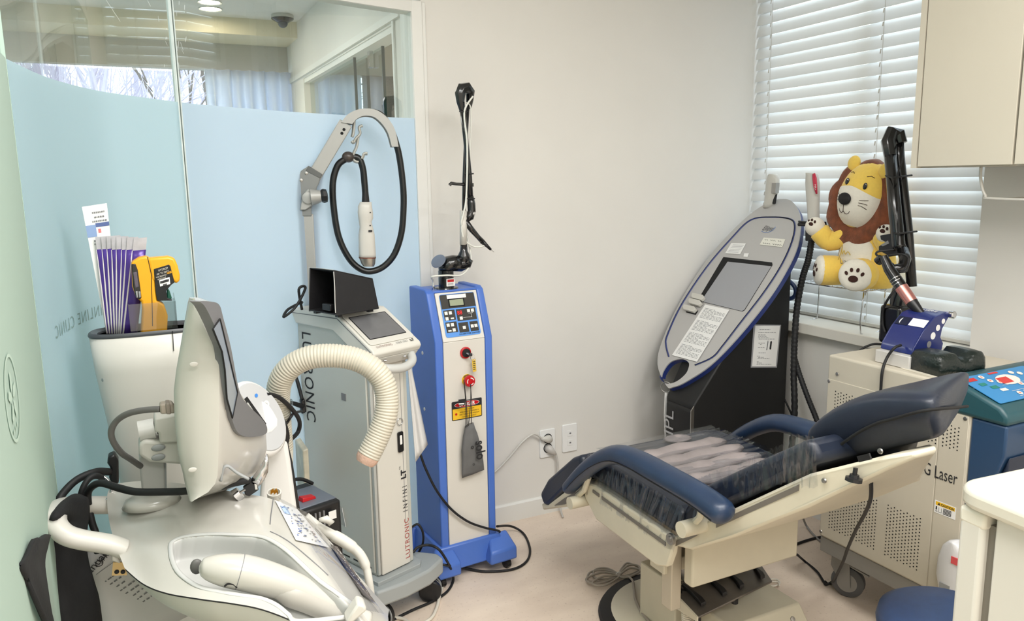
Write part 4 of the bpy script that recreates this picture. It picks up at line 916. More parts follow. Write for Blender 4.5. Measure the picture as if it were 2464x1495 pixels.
obj('red_panel', G().tube([q(1958, 418, 2.377), q(1960, 430, 2.376), q(1962, 450, 2.376), q(1965, 467, 2.378)], [.007, .0105, .009, .004], 10, flat=.35, up=(-1, 0, 0)), mat('crimson', (200, 48, 76), .4), h2, smooth=True)
text('lettering', 'HR+', .012, q(1960, 444, 2.370), (0, -.1, -1), (0, -1, 0), M_paper, h2)
hd = thing('handpiece_holder', 'black bracket on side of the machine holding white handpiece', 'holder', P(1955, 560, x=2.38))
obj('cup', G().prism([q(px, py, 2.375) for px, py in ((1937, 535), (1962, 535), (1966, 550), (1976, 542), (1977, 580), (1937, 580))], (.05, 0, 0)), M_black, hd, bev=.003)
obj('clip_lug', G().prism([q(px, py, 2.372) for px, py in ((1972, 534), (1980, 534), (1981, 545), (1975, 550))], (.02, 0, 0)), M_black, hd, bev=.002)
obj('bracket_arm', G().tube([q(1922, 540, 2.40), q(1940, 541, 2.40)], .007, 8), M_black, hd)
obj('bracket_arm', G().tube([q(1922, 533, 2.40), q(1940, 535, 2.40)], .004, 8), M_black, hd)
def ribbed(name, lab, pts, r_, m, n_=160):
    path = cr(pts, 24); L_ = len(path); rr = [r_*(1+.09*math.sin(i*2.1)) for i in range(L_)]
    return tag(obj(name, G().tube(path, rr, 10), m, None, smooth=True, org=path[0]), lab, 'hose')
ribbed('ribbed_hose', 'black ribbed hose dropping from the side holder straight to the floor', [q(1953, 578, 2.385), q(1945, 625, 2.375), q(1931, 670, 2.365), q(1918, 740, 2.355), q(1912, 820, 2.335), q(1910, 900, 2.32), q(1911, 1010, 2.30), V((2.30, 2.17, .12)), V((2.30, 2.2, .04))], .0125, M_rubber)
ribbed('ribbed_hose', 'black ribbed hose slanting from the machine towards the cream laser', [q(1912, 862, 2.345), q(1925, 905, 2.33), q(1945, 960, 2.32), q(1965, 1010, 2.30), q(1990, 1080, 2.28), V((2.20, 1.80, .10)), V((2.16, 1.78, .03))], .0105, M_rubber)
tag(obj('thin_cable', G().tube(cr([V((2.372, 2.30, .50)), q(1899, 985, 2.36), q(1906, 1005, 2.34), q(1906, 1040, 2.33), V((2.33, 2.2, .1))], 6), .004, 7), M_rubber, None, smooth=True, org=(2.37, 2.3, .5)), 'thin black cable curving out from behind black machine, beside the straight hose', 'cable')
tag(obj('cable_coil', G().tube(cr([V((2.368, 2.31, .98)), q(1912, 690, 2.385), q(1910, 715, 2.385), V((2.37, 2.31, .88))], 6), .009, 8), mat('coil_blue', (30, 50, 90), .4), None, smooth=True, org=(2.37, 2.31, .93)), 'short dark blue coiled lead behind the top of black machine', 'cable')

# ================================================================ WIRE SHELF AND PLUSH LION
ws = thing('wire_shelf', 'steel wire shelf standing on the window sill under plush lion', 'shelf', (2.45, 2.09, .80))
g = G()
za = .960; yl, yr = 2.245, 1.930; xf, xb = 2.39, 2.505
def rod(pts, r_=.0026, nm='frame_rod', k=4): obj(nm, G().tube(cr(pts, k) if len(pts) > 2 else pts, r_, 7), M_chrome, ws, smooth=True)
rod([(xf, yl, za), (xf, yr, za)]); rod([(xb, yl, za), (xb, yr, za)]); rod([(xf, yl, za), (xb, yl, za)]); rod([(xf, yr, za), (xb, yr, za)])
for i in range(14):
    y = yl-(yl-yr)*(i+1)/15; obj('wire', G().tube([(xf, y, za+.003), (xb, y, za+.003)], .0014, 6), M_chrome, ws)
for y in (yl-.004, yr+.004): rod([(xf, y, za-.003), (xf-.004, y, .803), (xf+.10, y, .803), (xb-.004, y, .803), (xb, y, za-.003)], .0026, 'leg', 3)
for i in range(5):
    x = xf+.008+.022*i; obj('edge_loop', G().tube(cr([(x, yr-.001, za+.002), (x+.001, yr-.002, za+.013), (x+.014, yr-.002, za+.013), (x+.015, yr-.001, za+.002)], 4), .0018, 6), M_chrome, ws)

M_ly = mat('yellow_plush', (246, 208, 96), .9, noise=.02, nscale=120, bump=.15, bscale=500, sheen=.3)
M_lw = mat('cream_plush', (236, 230, 216), .9, noise=.02, nscale=120, bump=.12, bscale=500, sheen=.3)
M_lb = mat('brown_plush', (138, 76, 46), .95, noise=.22, nscale=40, bump=.35, bscale=260, sheen=.3)
M_lk = mat('dark_brown_felt', (58, 30, 22), .9)
ln = thing('plush_lion', 'yellow plush lion with brown mane sitting on the wire shelf', 'plush toy', (2.45, 1.98, .965))
def blob(nm, c, r_, m, R=None, par=ln, n=14): return obj(nm, G().ball(V(c), r_, n, 0, R), m, par, smooth=True)
bc_ = V((2.435, 1.962, 1.075))
rings = []
for z, rx, ry, dx in ((-.108, .03, .05, 0), (-.100, .062, .098, 0), (-.07, .074, .112, 0), (-.02, .075, .108, 0), (.03, .068, .098, .002), (.08, .058, .086, .004), (.12, .045, .068, .006), (.15, .02, .03, .006)):
    rings.append([bc_+V((dx+rx*math.cos(2*PI*k/28), ry*math.sin(2*PI*k/28), z)) for k in range(28)])
bd = obj('body', G().loft(rings), M_ly, ln, smooth=True)
bell = []
for i in range(9):
    v = -1+2*i/8; row = []
    for j in range(11):
        u = (-1+2*j/10)*1.12; s_ = math.sqrt(max(0, 1-.0*v*v)); zz = -.010+.094*v; hw = .075*math.sqrt(max(.05, 1-v*v*.8)); yy = u*hw
        zi = zz; kx = [(-.10, .062, .098), (-.07, .074, .112), (-.02, .075, .108), (.03, .068, .098), (.08, .058, .086), (.12, .045, .068)]
        rx = next(((a[1]+(b[1]-a[1])*(zi-a[0])/(b[0]-a[0]), a[2]+(b[2]-a[2])*(zi-a[0])/(b[0]-a[0])) for a, b in zip(kx, kx[1:]) if a[0] <= zi <= b[0]), (.045, .068))
        row.append(bc_+V((-rx[0]*math.sqrt(max(0, 1-(yy/rx[1])**2))-.0035, yy+.012, zz)))
    bell.append(row)
obj('belly_patch', G().sheet(bell), M_lw, bd, smooth=True, solid=.004)
M_gold = mat('gold_print', (206, 176, 84), .4)
lp = lambda px, py, d=0: P(px, py, x=2.352-d)
obj('belly_print', G().tube(cr([lp(2014, 632, .0), lp(2024, 606, .0), lp(2027, 590), lp(2026, 612), lp(2031, 603), lp(2034, 612), lp(2040, 606), lp(2046, 614)], 5), .0016, 5), M_gold, bd)
text('belly_lettering', 'Line', .030, lp(2021, 634, .0), (-.25, -1, 0), (0, 0, 1), M_greyink, bd)
# head with mane
hc = V((2.415, 1.972, 1.304)); yawh = math.radians(12)
Rh = M.Rotation(math.radians(192), 3, 'Z') @ M.Rotation(math.radians(-8), 3, 'X') @ M.Rotation(math.radians(2), 3, 'Y')   # local +x looks out of the face
Rh = M.Rotation(math.radians(180), 3, 'Z') @ M.Rotation(math.radians(-13), 3, 'X') @ M.Rotation(math.radians(-6), 3, 'Y')
HP = lambda x, y, z: hc+Rh @ V((x, y, z))
mane = []
for i in range(20):
    a = 2*PI*i/20; rr = .128+.014*math.cos(a*7+1)
    mane.append((a, rr))
rings = []
for (dx, k) in ((-.055, .35), (-.060, .75), (-.04, .98), (-.012, 1.04), (.020, 1.0), (.036, .90), (.030, .70)):
    ring = []
    for i in range(56):
        a = 2*PI*i/56; rr = (.134+.014*abs(math.sin(a*4.5+.4)))*k; ring.append(HP(dx, rr*.98*math.cos(a), rr*1.08*math.sin(a)-.030))
    rings.append(ring)
obj('mane', G().loft(rings), M_lb, ln, smooth=True)
HX, HY, HZ = .086, .094, .126
hd_ = obj('head', G().ball(hc, (HX, HY, HZ), 18, 0, Rh), M_ly, ln, smooth=True)
def facept(y, z, d=.0):                             # on the surface of the head
    k = max(.02, 1-(y/HY)**2-(z/HZ)**2); return HP(HX*math.sqrt(k)+d, y, z)
mz = []
for i in range(13):
    v = i/12; z0 = -.112+.142*v; row = []
    hw = HY*math.sqrt(max(.02, 1-(z0/HZ)**2))*.985
    for j in range(19):
        u = -1+2*j/18; z = z0-(v**2)*.026*abs(u)**1.5
        hw = HY*math.sqrt(max(.02, 1-(z/HZ)**2))*.99
        b_ = .0035+.014*max(0, 1-((u*hw)/.055)**2)*max(0, 1-((z+.045)/.06)**2)
        row.append(facept(u*hw, z, b_))
    mz.append(row)
obj('muzzle', G().sheet(mz), M_lw, hd_, smooth=True)
obj('nose', G().ball(facept(.0, -.018, .020), (.010, .027, .022), 10, 0, Rh), mat('black_felt', (18, 16, 18), .7), hd_, smooth=True)
for y in (-.034, .042):
    e = obj('eye', G().ball(facept(y, .040, .002), (.004, .0085, .0125), 8, 0, Rh), M_glblack, hd_, smooth=True)
    obj('eyebrow', G().tube([facept(y-.011, .072, .001), facept(y, .077, .001), facept(y+.011, .073, .001)], .0011, 5), M_lk, hd_)
    obj('eye_glint', G().ball(facept(y+.002, .047, .006), .0024, 5, 0), M_paper, e, smooth=True)
for s_ in (-1, 1):
    for k in range(3): obj('whisker', G().tube(cr([facept(s_*.044, -.012-.009*k, .008), facept(s_*.056, -.009-.011*k, .008), facept(s_*.068, -.006-.016*k, .006)], 3), .0009, 5), M_lk, hd_)
    obj('mouth', G().tube(cr([facept(0, -.062, .0175), facept(s_*.009, -.070, .0165), facept(s_*.019, -.066, .0145), facept(s_*.023, -.056, .0135)], 4), .0011, 5), M_lk, hd_)
    obj('ear', G().ball(HP(.030, s_*.068, .104), (.014, .026, .028), 9, 0, Rh), M_ly, hd_, smooth=True)
obj('mouth_line', G().tube([facept(0, -.040, .019), facept(0, -.062, .018)], .0011, 5), M_lk, hd_)
# legs: thick stubs with cream soles and paw prints
def paw(sole, ax, r_, par, k=1.0):
    ax = V(ax).normalized(); up = V((0, 0, 1)); sd = ax.cross(up).normalized(); up = sd.cross(ax)
    def pad(nm, y, z, ry, rz, rot=0):
        g = G(); cs = []
        for i in range(16):
            a = 2*PI*i/16; yy, zz = ry*math.cos(a), rz*math.sin(a); yy, zz = yy*math.cos(rot)-zz*math.sin(rot), yy*math.sin(rot)+zz*math.cos(rot)
            yy += y; zz += z; cs.append(sole+sd*yy+up*zz+ax*(.0042+.010*k*max(0, 1-(yy*yy+zz*zz)/(r_*r_))))
        g.prism(cs, ax*.0012); obj(nm, g, M_lk, par)
    pad('paw_pad', .002, -.014, r_*.30, r_*.22); 
    for y, z, rot in ((-.026, .004, .5), (-.011, .017, .15), (.009, .017, -.15), (.025, .006, -.5)): pad('toe_pad', y*r_/.052, z*r_/.052, r_*.10, r_*.14, rot)
for nm, sole, ax, hip, r_ in (('leg', V((2.318, 1.918, 1.026)), V((-.86, -.42, .10)), V((2.415, 1.935, 1.025)), .056), ('leg', V((2.322, 2.088, 1.028)), V((-.80, .55, .06)), V((2.41, 2.02, 1.025)), .054)):
    ax = ax.normalized(); d = (hip-sole)
    pts = [sole+ax*.004]+[sole+d*t_ for t_ in (.12, .35, .65, 1.0)]
    l = obj(nm, G().tube([sole+ax*.002, sole-ax*.004, sole-ax*.018, sole+d*.5, hip], [r_*.80, r_*.98, r_*1.06, r_*1.05, r_*.9], 20), M_ly, ln, smooth=True)
    s_ = obj('sole', G().lathe([(r_*1.0, -.014), (r_*1.045, -.006), (r_*.97, .002), (r_*.72, .0085), (r_*.35, .011), (.001, .012)], sole, ax, 24), M_lw, l, smooth=True)
    paw(sole, ax, r_, l)
for nm, a, b, hand, r_ in (('arm', V((2.405, 2.03, 1.165)), V((2.375, 2.085, 1.135)), V((2.345, 2.118, 1.178)), .036), ('arm', V((2.40, 1.885, 1.165)), V((2.385, 1.842, 1.13)), V((2.36, 1.832, 1.168)), .032)):
    l = obj(nm, G().tube(cr([a, b, hand], 5), [r_*.9]+[r_*1.05]*9+[r_*.8], 16), M_ly, ln, smooth=True)
    hb = obj('hand', G().ball(hand+(hand-b)*.25, r_*1.02, 10), M_lw, l, smooth=True)
    d = V((-.85, -.2, .3)).normalized(); 
    obj('paw_pad', G().ball(hand+(hand-b)*.25+d*r_*.96, (.004, .011, .008), 8, 0), M_lk, l, smooth=True)
    for y, z in ((-.014, .010), (0, .016), (.014, .012)): obj('toe_pad', G().ball(hand+(hand-b)*.25+d*r_*.90+V((.004, y, z)), (.004, .0045, .006), 7, 0), M_lk, l, smooth=True)
# ================================================================ BLUE CARBON DIOXIDE LASER
M_lb2 = mat('cornflower_blue', (76, 114, 196), .38, noise=.02, nscale=14)
M_db2 = mat('deep_cornflower', (54, 82, 160), .4)
M_ivory = mat('ivory_enamel', (216, 212, 204), .38)
bz = math.radians(4); t = thing('surgical_laser', 'slim blue and white floor laser with black jointed arm standing by the back wall', 'machine', (.879, 2.358, 0), bz)
Tb = T(t); B = lambda x, y, z: Tb @ V((x, y, z))
side = [(0, .11), (0, .852), (.058, 1.012), (.075, 1.022), (.205, 1.022), (.205, .11)]
def yzl(Tm, poly, xa, xb): return G(Tm).prism([V((xa, y, z)) for y, z in poly], (xb-xa, 0, 0))
obj('body', yzl(Tb, [(.010, .11), (.010, .848), (.066, 1.004), (.20, 1.010), (.20, .11)], .010, .200), M_lb2, t)
for xa, xb in ((-.004, .026), (.186, .213)): obj('side_post', yzl(Tb, side, xa, xb), M_lb2, t, bev=.005, seg=3)
obj('top_plate', G(Tb).span((.02, .062, 1.008), (.19, .20, 1.016)), M_lb2, t, bev=.002)
obj('front_panel', yzl(Tb, [(.002, .125), (.002, .848), (.012, .850), (.012, .125)], .0275, .184), M_ivory, t, bev=.0012)
nrm = V((0, 1.004-.848, -.056)).normalized()*-1
sp = V((0, .056, .160)).normalized()
obj('slope_panel', G(Tb).prism([V((.0275, .002, .850)), V((.184, .002, .850)), V((.184, .0585, 1.009)), V((.0275, .0585, 1.009))], (0, .008, -.003)), M_ivory, t, bev=.001)
fs = Tb @ frame_of((.0275, .002, .850), (1, 0, 0), sp) @ M.Translation((0, 0, .0008))      # panel face: x 0..157 mm, y 0..168 mm
M_pb = mat('panel_sky_blue', (86, 146, 222), .35)
obj('control_panel', plate(G(), fs, .132, .148, .0012, .008, .079, .088), M_pb, t)
def pl_(nm, a, b, c, d, m, h=.0013, par=None): return obj(nm, G(fs).box(((a+c)/2, (b+d)/2, h), (c-a, d-b, .0012)), m, par or t)
tb_ = pl_('panel_top', .0145, .112, .1435, .160, M_glblack)
pl_('display_bezel', .042, .116, .103, .148, M_dark, .0018)
pl_('display', .047, .120, .098, .141, mat('lcd_olive', (150, 158, 132), .3), .0026)
pl_('paper_strip', .040, .145, .112, .158, M_paper, .0022)
for a, b, c, d in ((.0185, .072, .060, .107), (.0655, .066, .139, .107), (.0185, .030, .060, .066), (.0655, .026, .102, .060), (.108, .026, .139, .060)): pl_('key_block', a, b, c, d, M_glblack)
M_key = mat('key_white', (226, 226, 222), .5)
for x, y in ((.027, .097), (.043, .097), (.027, .078), (.112, .098), (.127, .098), (.080, .075), (.027, .056), (.043, .056), (.046, .038), (.085, .042), (.116, .044), (.130, .044)): pl_('key', x-.0055, y-.0055, x+.0055, y+.0055, M_key, .0022)
for x, y in ((.047, .077), (.030, .036)): pl_('hood_icon', x-.006, y-.002, x+.006, y+.003, M_key, .0020)
text('digits', '88', .019, fs @ V((.068, .088, .0022)), fs.to_3x3() @ V((1, 0, 0)), fs.to_3x3() @ V((0, 1, 0)), mat('led_red', (214, 24, 30), .4), t, bold=.0004)
g = G(fs)
for a, b, c, d in ((.088, .0755, .122, .0765), (.119, .0765, .120, .090), (.110, .089, .128, .090)): g.box(((a+c)/2, (b+d)/2, .002), (c-a, d-b, .0006))
obj('key_lines', g, M_key, t)['kind'] = 'stuff'
text('lettering', 'CO2 LASER SYSTEM  model SP-2000', .0068, fs @ V((.062, .0185, .0014)), fs.to_3x3() @ V((1, 0, 0)), fs.to_3x3() @ V((0, 1, 0)), M_ink, t, width=.75, bold=.0001)
# key switch, stop button, sign
c = B(.108, .002, .806); fwd = Tb.to_3x3() @ V((0, -1, 0))
kd = obj('key_switch', G().lathe([(.020, 0), (.020, .005), (.016, .007)], c, fwd, 24), M_red, t, auto=40)
obj('switch_core', G().lathe([(.0155, .005), (.0145, .012), (.006, .013)], c, fwd, 20), M_black, kd, auto=40)
obj('key', G().cyl(c+fwd*.012, c+fwd*.022+V((.004, 0, -.002)), .004, 10).box(c+fwd*.027+V((.006, 0, -.003)), (.012, .003, .010)), M_chrome, kd)['kind'] = 'stuff'
obj('key_loop', G().tube([c+fwd*.027+V((.014+.008*math.cos(a), 0, -.014+.010*math.sin(a))) for a in [2*PI*k/16 for k in range(16)]], .0008, 5, closed=True), M_chrome, kd)
tgc = c+fwd*.022+V((.020, 0, -.022))
obj('key_tag', G().prism([tgc+V((-.007, 0, 0)), tgc+V((.006, 0, .002)), tgc+V((.009, 0, -.042)), tgc+V((-.004, 0, -.044))], (0, .001, 0)), mat('amber_tag', (220, 182, 70), .35), kd)
g = G(); 
for k in range(5): g.box(tgc+V((.001, -.0006, -.008-.0065*k)), (.008, .0004, .002))
obj('tag_print', g, M_ink, kd)['kind'] = 'stuff'
c = B(.112, .002, .710)
es = obj('stop_collar', G().lathe([(.020, 0), (.020, .003)], c, fwd, 28), M_yel, t)
obj('stop_stem', G().lathe([(.014, .003), (.014, .014)], c, fwd, 20), M_black, es)
obj('stop_button', G().lathe([(.012, .010), (.019, .013), (.0205, .020), (.018, .026), (.001, .027)], c, fwd, 28), M_red, es, auto=50)
g = G()
for k in range(3):
    for i in range(6):
        a = 2*PI*k/3+.25+i*.22; b_ = a+.22; e1, e2 = Tb.to_3x3() @ V((1, 0, 0)), V((0, 0, 1)); o_ = c+fwd*.0275
        g.poly([o_+(e1*math.cos(q_)+e2*math.sin(q_))*r_ for q_, r_ in ((a, .0105), (a, .0135), (b_, .0135), (b_, .0105))])
obj('stop_arrows', g, M_paper, es)['kind'] = 'stuff'
g = G()
for k in range(7):
    a = math.radians(40+16*k); g.box(c+fwd*.0034+(Tb.to_3x3() @ V((.0175*math.cos(a), 0, .0175*math.sin(a)))), (.003, .0006, .004))
obj('collar_print', g, M_ink, es)['kind'] = 'stuff'
fg = Tb @ frame_of((.051, .0018, .573), (1, 0, 0), (0, 0, 1))
obj('warning_sign', plate(G(), fg, .116, .067, .0006, .004, .058, .0335), M_ink, t)
def onsg(nm, pts, m, h=.0009): return obj(nm, G(fg).add([(x, y, h) for x, y in pts], [tuple(range(len(pts)))]), m, t)
onsg('sign_yellow', [(.003, .003), (.113, .003), (.113, .041), (.003, .041)], M_yel)
onsg('sign_oval', [(.058+.048*math.cos(2*PI*k/28), .0535+.0105*math.sin(2*PI*k/28)) for k in range(28)], M_paper)
onsg('sign_oval_red', [(.058+.0465*math.cos(2*PI*k/28), .0535+.0095*math.sin(2*PI*k/28)) for k in range(28)], M_red, .0011)
ex, ez = fg.to_3x3() @ V((1, 0, 0)), V((0, 0, 1))
text('sign_word', 'DANGER', .0165, fg @ V((.058, .0478, .0014)), ex, ez, M_paper, t, align='CENTER', bold=.0004, width=.9)
onsg('sign_symbol', [(.016+.006*math.cos(2*PI*k/16)*(1 if k % 2 else .55), .022+.006*math.sin(2*PI*k/16)*(1 if k % 2 else .55)) for k in range(16)], M_red, .0012)
for k, s_ in enumerate(('LASER RADIATION', 'AVOID EYE OR SKIN EXPOSURE TO', 'DIRECT OR SCATTERED RADIATION', 'CLASS 4 LASER PRODUCT')): text('sign_print', s_, .0058, fg @ V((.066, .033-.0085*k, .0012)), ex, ez, M_ink, t, align='CENTER', width=.8)
g = G(Tb)
for z in (.80, .60): g.lathe([(.0065, 0), (.006, .002), (.001, .003)], (-.004, .105, z+.0), (-1, 0, 0), 14)
obj('side_cap', g, mat('cap_grey', (196, 196, 194), .4), t)['kind'] = 'stuff'
# base with four toes
bs = obj('base', G(Tb).hexa([V(p) for p in ((-.03, -.02, .04), (.245, -.02, .04), (.245, .24, .04), (-.03, .24, .04), (-.012, -.008, .128), (.225, -.008, .128), (.225, .22, .128), (-.012, .22, .128))]), M_lb2, t, bev=.006)
for sx, sy in ((0, 0), (1, 0), (0, 1), (1, 1)):
    x0, x1 = ((-.055, .052), (.158, .275))[sx]; 
    if sy == 0: pts = ((x0, -.058, .038), (x1-.008, -.058, .038), (x1-.008, .03, .038), (x0, .03, .038), (x0, -.058, .085), (x1-.008, -.058, .085), (x1-.014, .012, .126), (x0+.03, .012, .126))
    else: pts = ((x0, .19, .038), (x1, .19, .038), (x1, .285, .038), (x0, .285, .038), (x0+.03, .205, .126), (x1-.03, .205, .126), (x1, .285, .085), (x0, .285, .085))
    f_ = obj('toe', G(Tb).hexa([V(p) for p in pts]), M_lb2, t, bev=.008)
    cxx = (x0+x1)/2+(.02 if sx else -.02); cyy = -.03 if sy == 0 else .255
    obj('castor', G().lathe([(.008, -.010), (.019, -.008), (.019, .008), (.008, .010)], B(cxx, cyy, .0195), (1, .2, 0), 16).cyl(B(cxx, cyy, .02), B(cxx, cyy, .042), .008, 8), M_black, f_)['kind'] = 'stuff'
# jointed black arm
ya_ = 2.468
A_ = lambda px, py, dy=0: P(px, py, y=ya_+dy)
ab = B(.095, .108, 1.016)
obj('arm_flange', G().lathe([(.042, 0), (.040, .004), (.025, .005)], ab, n=28), M_glblack, t, auto=40)
obj('arm_base', G().lathe([(.027, .004), (.027, .040), (.0235, .041), (.0235, .046), (.027, .047), (.027, .062), (.024, .064)], ab, n=24), M_glblack, t, auto=30)
fl_ = frame_of(ab+V((-.010, -.0272, .010)), (1, .05, 0), (0, 0, 1)); obj('arm_label', plate(G(), fl_, .032, .026, .0006, .002, .016, .013), M_paper, t); obj('label_red', G(fl_).add([(.004, .014, .0009), (.028, .014, .0009), (.028, .023, .0009), (.004, .023, .0009)], [(0, 1, 2, 3)]), M_red, t)
g = G(fl_)
for k in range(3): g.add([(.005, .003+.0034*k, .0009), (.026, .003+.0034*k, .0009), (.026, .0045+.0034*k, .0009), (.005, .0045+.0034*k, .0009)], [(0, 1, 2, 3)])
obj('label_print', g, M_greyink, t)['kind'] = 'stuff'
e0 = ab+V((0, 0, .064)); 
obj('arm_elbow', G().tube([e0, e0+V((.001, 0, .018)), A_(1070, 637), A_(1090, 632), A_(1105, 632)], [.026, .027, .0275, .026, .025], 18), M_glblack, t, smooth=True)
mc = A_(1062, 630, -.026); obj('mirror_cap', G().lathe([(.027, 0), (.026, .004), (.001, .005)], mc+V((-.004, .016, .0)), V((-.62, -.42, .66)), 24), mat('cap_plate', (128, 136, 152), .3, .4), t, auto=40)
obj('arm_link', G().tube([A_(1084, 636), A_(1108, 637), A_(1120, 632), A_(1124, 622)], [.024, .0245, .025, .023], 18), M_glblack, t, smooth=True)
obj('arm_neck', G().tube([A_(1117, 634), A_(1116, 614), A_(1116, 604), A_(1116, 588)], [.0255, .021, .0135, .012], 18), M_glblack, t, smooth=True)
obj('arm_sleeve', G().tube([A_(1115, 589), A_(1115, 507)], .0125, 16), M_white, t, smooth=True)
obj('arm_tube_rear', G().tube([A_(1116, 515, .005), A_(1117, 430, .008), A_(1121, 330, .014), A_(1127, 240, .02)], .0065, 10), M_glblack, t, smooth=True)
obj('arm_tube_front', G().tube([A_(1133, 500), A_(1129, 420), A_(1120, 330), A_(1113, 262)], [.011, .0095, .009, .0105], 12), M_glblack, t, smooth=True)
obj('arm_head', G().tube([A_(1113, 268), A_(1108, 245), A_(1107, 226), A_(1112, 212), A_(1124, 211), A_(1131, 220, .012), A_(1130, 240, .018), A_(1128, 262, .02)], [.0105, .015, .019, .019, .019, .017, .014, .009], 8), M_glblack, t, bev=.002)
obj('arm_knuckle', G().tube([A_(1132, 472), A_(1134, 490), A_(1135, 508), A_(1130, 522), A_(1122, 526)], [.011, .0145, .0145, .016, .013], 12), M_glblack, t, smooth=True)
obj('knuckle_cap', G().lathe([(.008, 0), (.007, .006)], A_(1139, 514, -.008), (.8, -.6, 0), 14), M_chrome, t)
obj('arm_bracket', G().tube([A_(1082, 446), A_(1086, 441), A_(1098, 443), A_(1119, 444)], [.007, .006, .0055, .006], 6), M_glblack, t, bev=.001)
obj('arm_bracket', G().box(A_(1135, 445), (.010, .012, .012)), M_glblack, t)
for px, py in ((1112, 268), (1127, 418), (1130, 478)): obj('cable_tie', G().tube([A_(px-7, py, -.012), A_(px+3, py+1, -.015), A_(px+12, py, -.005)], .0025, 6), M_rubber, t)
obj('handpiece_barrel', G().tube([A_(1118, 530), A_(1135, 553), A_(1150, 570), A_(1162, 583)], [.011, .0105, .0085, .0095], 12), M_glblack, t, smooth=True)
obj('handpiece_nose', G().tube([A_(1160, 581), A_(1172, 592), A_(1181, 601)], [.0095, .006, .0045], 12), M_black, t, smooth=True)
obj('handpiece_tip', G().tube([A_(1180, 600), A_(1189, 607)], [.0014, .0008], 6), M_steel, t)
M_tubew = mat('silicone_tube', (222, 222, 214), .35)
def wtube(pts, r_=.0032, k=7): obj('air_tube', G().tube(cr(pts, k), r_, 7), M_tubew, t, smooth=True)
b1 = B(.042, .10, 1.016)
wtube([b1, b1+V((0, 0, .03)), A_(1040, 666, -.05), A_(1075, 663, -.05), A_(1110, 662, -.03), A_(1130, 640, -.01), A_(1133, 615, .01), A_(1122, 560, .015), A_(1110, 540, -.012), A_(1115, 515, -.016), A_(1122, 470, -.015), A_(1124, 350, -.013), A_(1117, 280, -.013), A_(1122, 255, -.018), A_(1138, 232, -.01)])
wtube([A_(1120, 246, -.018), A_(1133, 262, .0), A_(1132, 340, .006), A_(1129, 410, .004)], .0022)
wtube([A_(1112, 520, -.01), A_(1112, 560, -.01), A_(1122, 582, -.006), A_(1142, 594, -.004), A_(1160, 593, -.002), A_(1167, 588, .0)])
obj('tube_nipple', G().cyl(b1+V((0, 0, -.002)), b1+V((0, 0, .012)), .005, 10), M_chrome, t)
# drawstring bag hanging from the stop button
bg = thing('drawstring_pouch', 'small grey drawstring pouch hanging from the red stop button', 'pouch', PD(1135, 1100, (.88, 2.335), 4))
Q = lambda px, py, d=0: PD(px, py, (.879, 2.340-d), 4)
M_pch = mat('grey_nylon', (104, 104, 104), .7, noise=.06, nscale=30, bump=.12, bscale=50)
rows = []
for (xa, ya2), (xb, yb), dpt in (((1119, 1026), (1139, 1017), .010), ((1118, 1036), (1143, 1030), .013), ((1115, 1050), (1148, 1042), .020), ((1111, 1085), (1156, 1072), .026), ((1112, 1120), (1163, 1110), .020), ((1111, 1140), (1165, 1129), .012), ((1112, 1151), (1165, 1131), .003)):
    ring = []; n_ = 20
    for k in range(n_):
        a = 2*PI*k/n_; u = (1-math.cos(a))/2 if True else 0; c_ = math.cos(a); p_ = Q(xa, ya2).lerp(Q(xb, yb), (1-c_)/2); ring.append(p_+fwd*(math.sin(a)*dpt*.6+.001*math.sin(5*a)))
    rows.append(ring)
obj('pouch_body', G().loft(rows), M_pch, bg, smooth=True)
for a_, b_ in (((1116, 915), (1121, 1030)), ((1117, 920), (1124, 1028)), ((1133, 925), (1127, 1025)), ((1132, 925), (1134, 1020))):
    obj('drawstring', G().tube(cr([Q(*a_, .008), Q((a_[0]+b_[0])/2+2, (a_[1]+b_[1])/2, .012), Q(*b_, .014)], 4), .0013, 5), M_rubber, bg)
obj('care_label', G().prism([Q(1103, 962, .011), Q(1119, 960, .011), Q(1119, 975, .011), Q(1104, 976, .011)], (0, .0006, 0)), M_ink, bg)
obj('care_label_white', G().prism([Q(1104, 971, .012), Q(1117, 970, .012), Q(1117, 973.5, .012), Q(1104, 974, .012)], (0, .0004, 0)), M_paper, bg)
text('lettering', 'solo', .050, Q(1143, 1062, .0195)+fwd*.004, V((.05, 0, -1)), V((1, .07, 0)), M_ink, bg, bold=.0012, width=.80)
obj('print_mark', ring_on(lambda a, b: Q(1137, 1077, .020)+V((a, 0, b)), .003, .0055, 1, 14), M_ink, bg)
obj('print_mark', ring_on(lambda a, b: Q(1140, 1118, .016)+V((a, 0, b)), .0028, .004, 1, 14), M_ink, bg)
# ================================================================ GREY RF MACHINE WITH SCREEN
M_gside = mat('silver_side', (196, 196, 188), .45, .1, noise=.01, nscale=8)
M_console = mat('warm_white_console', (214, 211, 202), .35)
iz = math.radians(22); t = thing('skin_machine', 'tall grey and white machine with tilted touch screen and hanging cable arm', 'machine', (.615, 2.194, 0), iz)
inf = t; Ti = T(t); I = lambda x, y, z: Ti @ V((x, y, z))
obj('body', G(Ti).prism([V((-.012, y, z)) for y, z in ((.012, .165), (.365, .165), (.365, .95), (.13, .95), (.05, .90), (.012, .872))], (.144, 0, 0)), M_gside, t, bev=.004)
obj('side_panel', G(Ti).prism([V((-.017, y, z)) for y, z in ((.016, .175), (.362, .175), (.362, .938), (.15, .938), (.05, .886), (.016, .868))], (.007, 0, 0)), M_gside, t, bev=.003)
obj('front_panel', G(Ti).span((-.002, -.004, .170), (.113, .014, .872)), M_console, t, bev=.003)
obj('front_margin', G(Ti).span((.114, .002, .168), (.130, .014, .872)), M_gside, t, bev=.002)
